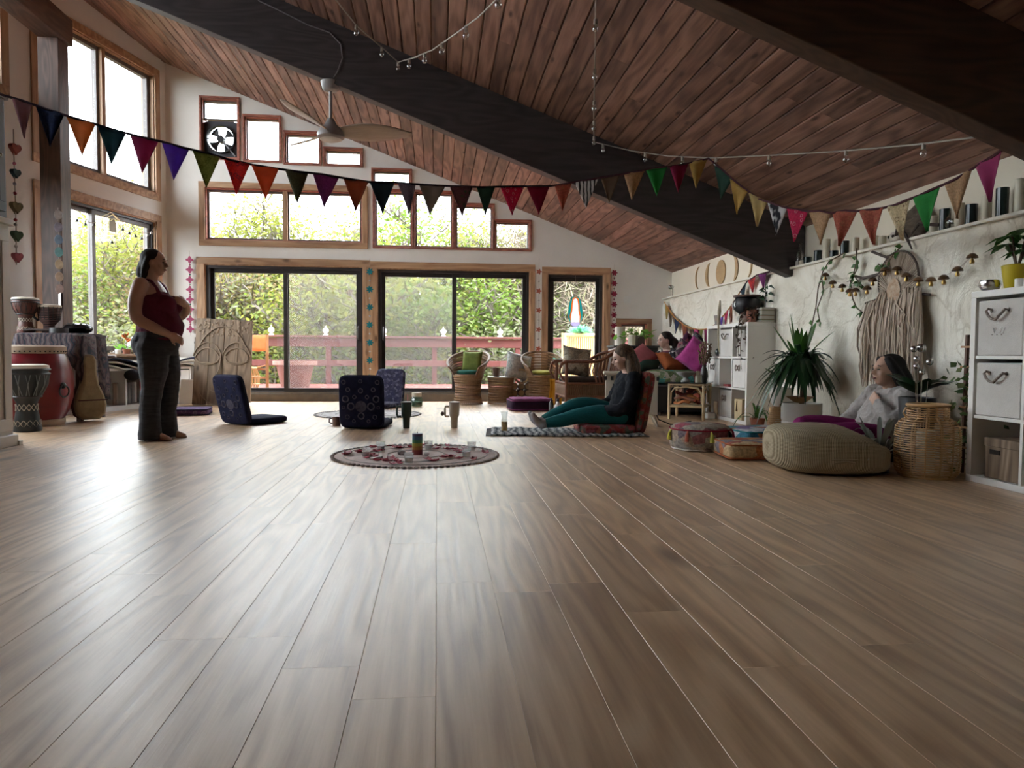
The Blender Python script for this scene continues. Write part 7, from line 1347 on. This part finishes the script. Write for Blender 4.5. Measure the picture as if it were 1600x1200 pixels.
c = M(); c.ell(T2 @ V(-.025,0,.040), (.098,.086,.085), 18, 12); limb(c, [T2 @ V(-.05,0,.03), (-.085,0,.58), (-.115,0,.47), (-.14,0,.36)], [.075,.085,.075,.03])
for s_ in (-1,1): limb(c, [T2 @ V(.015,s_*.05,.085), T2 @ V(-.02,s_*.078,.01), T2 @ V(-.045,s_*.080,-.10), (-.035,s_*.10,.44), (-.01,s_*.11,.34)], [.018,.022,.026,.026,.012]); limb(c, [T2 @ V(-.05,s_*.07,.0), (-.075,s_*.09,.52), (-.10,s_*.10,.40)], [.04,.05,.025])
fuse(c, 'hair', HAIRL, t, .008)
# --- woman in the hoodie behind the knitted pouf
t = thing('person', 'woman in pale grey hoodie sitting by the plaster wall with eyes closed', 'person', (3.08, 4.72, .055), R(180))
b = M(); T3 = head(b, (-.085,0,.565), 1.0, R(-6)); limb(b, [(-.14,0,.40),(-.12,0,.46),(-.095,0,.51)], [.06,.055,.054]); loft(b, [(0,0,.03,.13,.18),(-.02,0,.13,.125,.175),(-.06,0,.24,.11,.155),(-.10,0,.33,.105,.17),(-.125,0,.39,.085,.17),(-.14,0,.43,.055,.10)])
A1 = ([(-.12,.175,.385),(-.06,.25,.27),(.035,.24,.235),(.035,.17,.29),(.02,.09,.335)], [.058,.052,.046,.038,.030]); A2 = ([(-.12,-.175,.385),(-.06,-.26,.26),(.06,-.25,.16),(.15,-.15,.145),(.21,-.05,.14)], [.058,.052,.046,.038,.030]); limb(b, *A1); limb(b, *A2); hand(b, (.02,.09,.335), (-.05,-.85,.45), (.9,.1,.2), -1, .35); hand(b, (.205,-.055,.142), (.5,.75,-.15), (.3,.0,1), 1, .4)
L1 = ([(.02,.09,.08),(.22,.16,.12),(.43,.14,.13),(.34,-.02,.07),(.20,-.12,.05)], [.105,.09,.068,.055,.04]); L2 = ([(.02,-.09,.09),(.22,-.16,.135),(.45,-.15,.155),(.40,-.02,.08),(.30,.10,.05)], [.105,.09,.068,.055,.04]); limb(b, *L1); limb(b, *L2); limb(b, [(.20,-.12,.045),(.13,-.17,.035)], [.036,.022]); limb(b, [(.30,.10,.04),(.22,.16,.03)], [.036,.022])
fuse(b, 'body', SKIN3, t, .0075); face_bits(T3, t)
HO = cloth('pale_grey_fleece', (.33,.30,.285), (.28,.255,.24), 5); c = M(); loft(c, [(.01,0,.02,.165,.21),(-.01,0,.10,.165,.21),(-.05,0,.22,.148,.19),(-.095,0,.32,.132,.195),(-.125,0,.39,.105,.19),(-.14,0,.44,.07,.115)])
for A in (A1, A2): limb(c, A[0][:5], [r_+.024 for r_ in A[1][:4]]+[.042])
limb(c, [(-.07,.075,.41),(-.15,.09,.44),(-.20,.0,.44),(-.15,-.09,.44),(-.07,-.075,.41)], [.028,.04,.05,.04,.028]); c.ell((-.20,0,.39), (.05,.10,.07), 14, 9); fuse(c, 'hoodie', HO, t, .009, 4, fold=.012)
c = M()
for L in (L1, L2): limb(c, L[0], [r_+.010 for r_ in L[1]])
c.ell((.0,0,.08), (.14,.20,.085), 16, 10); fuse(c, 'trousers', cloth('magenta_jersey', (.19,.012,.10), (.15,.01,.08)), t, .009)
c = M(); c.ell(T3 @ V(-.03,0,.040), (.100,.088,.088), 18, 12); limb(c, [T3 @ V(-.06,0,.0), (-.185,0,.50), (-.235,0,.40), (-.275,0,.29)], [.085,.085,.07,.03])
for s_ in (-1,1): limb(c, [T3 @ V(.03,s_*.05,.080), T3 @ V(-.005,s_*.078,.02), T3 @ V(-.06,s_*.08,-.06), (-.20,s_*.07,.40)], [.024,.03,.04,.03])
fuse(c, 'hair', HAIRD, t, .008)
# --- woman on the sofa
t = thing('person', 'woman resting on the sofa in a maroon top with patterned sleeves', 'person', (2.88, 8.80, .535), R(190)); t.scale = (.93,.93,.90)
b = M(); T4 = head(b, (.0,0,.42), .98, R(4)); limb(b, [(-.05,0,.25),(-.03,0,.31),(-.01,0,.37)], [.056,.05,.05]); loft(b, [(0,0,-.04,.12,.17),(-.015,0,.05,.11,.155),(-.035,0,.14,.105,.165),(-.05,0,.22,.09,.17),(-.055,0,.28,.055,.10)])
A1 = ([(-.05,.165,.23),(.0,.24,.12),(.08,.235,.02),(.17,.15,.05),(.22,.06,.08)], [.055,.05,.045,.037,.03]); A2 = ([(-.05,-.165,.23),(.0,-.24,.12),(.08,-.22,.03),(.18,-.12,.08),(.22,-.03,.12)], [.055,.05,.045,.037,.03]); limb(b, *A1); limb(b, *A2); hand(b, (.22,.06,.08), (.4,-.85,.1), (.7,.2,.6), -1, .4); hand(b, (.22,-.03,.12), (.3,.85,.1), (.7,.2,.6), 1, .4)
L1 = ([(.02,.09,.03),(.22,.11,.05),(.40,.12,.05),(.42,.12,-.20),(.41,.12,-.42)], [.10,.085,.064,.055,.04]); L2 = ([(.02,-.09,.03),(.22,-.10,.05),(.40,-.11,.05),(.42,-.11,-.20),(.41,-.11,-.42)], [.10,.085,.064,.055,.04]); limb(b, *L1); limb(b, *L2)
for y in (.12,-.11): limb(b, [(.41,y,-.48),(.46,y,-.50),(.53,y,-.515)], [.036,.032,.02]); limb(b, [(.41,y,-.40),(.41,y,-.49)], [.038,.036])
fuse(b, 'body', SKIN2, t, .0085); face_bits(T4, t, .98, closed=False)
c = M(); loft(c, [(0,0,-.05,.135,.185),(-.015,0,.05,.125,.17),(-.035,0,.14,.12,.18),(-.05,0,.22,.10,.18),(-.055,0,.275,.06,.105)]); fuse(c, 'top', cloth('maroon_knit', (.09,.02,.03)), t, .01)
c = M(); limb(c, A1[0], [r_+.014 for r_ in A1[1][:4]]+[.038]); fuse(c, 'sleeve', cells('black_white_knit', [(.02,.02,.025),(.03,.03,.035),(.42,.41,.40),(.02,.02,.03)], 34, metric='MANHATTAN'), t, .01); c = M(); limb(c, A2[0], [r_+.014 for r_ in A2[1][:4]]+[.038]); fuse(c, 'sleeve', MATS['black_white_knit'], t, .01)
c = M()
for L in (L1, L2): limb(c, L[0], [r_+.010 for r_ in L[1]])
c.ell((0,0,.0), (.13,.18,.08), 14, 9); fuse(c, 'trousers', cloth('dark_green_cotton', (.03,.06,.045)), t, .01)
c = M(); c.ell(T4 @ V(-.028,0,.040), (.097,.086,.085), 18, 12); c.ell(T4 @ V(-.075,0,-.01), (.055,.075,.08), 14, 9); limb(c, [T4 @ V(-.10,.02,.01), (-.14,.04,.38), (-.13,.05,.27)], [.045,.055,.03]); fuse(c, 'hair', HAIRB, t, .009)
pillow('dusty pink pillow held in the lap of the woman on the sofa', (2.56, 8.72, .70), (.34,.30,.12), (40,-30,20), cloth('dusty_pink', (.32,.09,.10)))
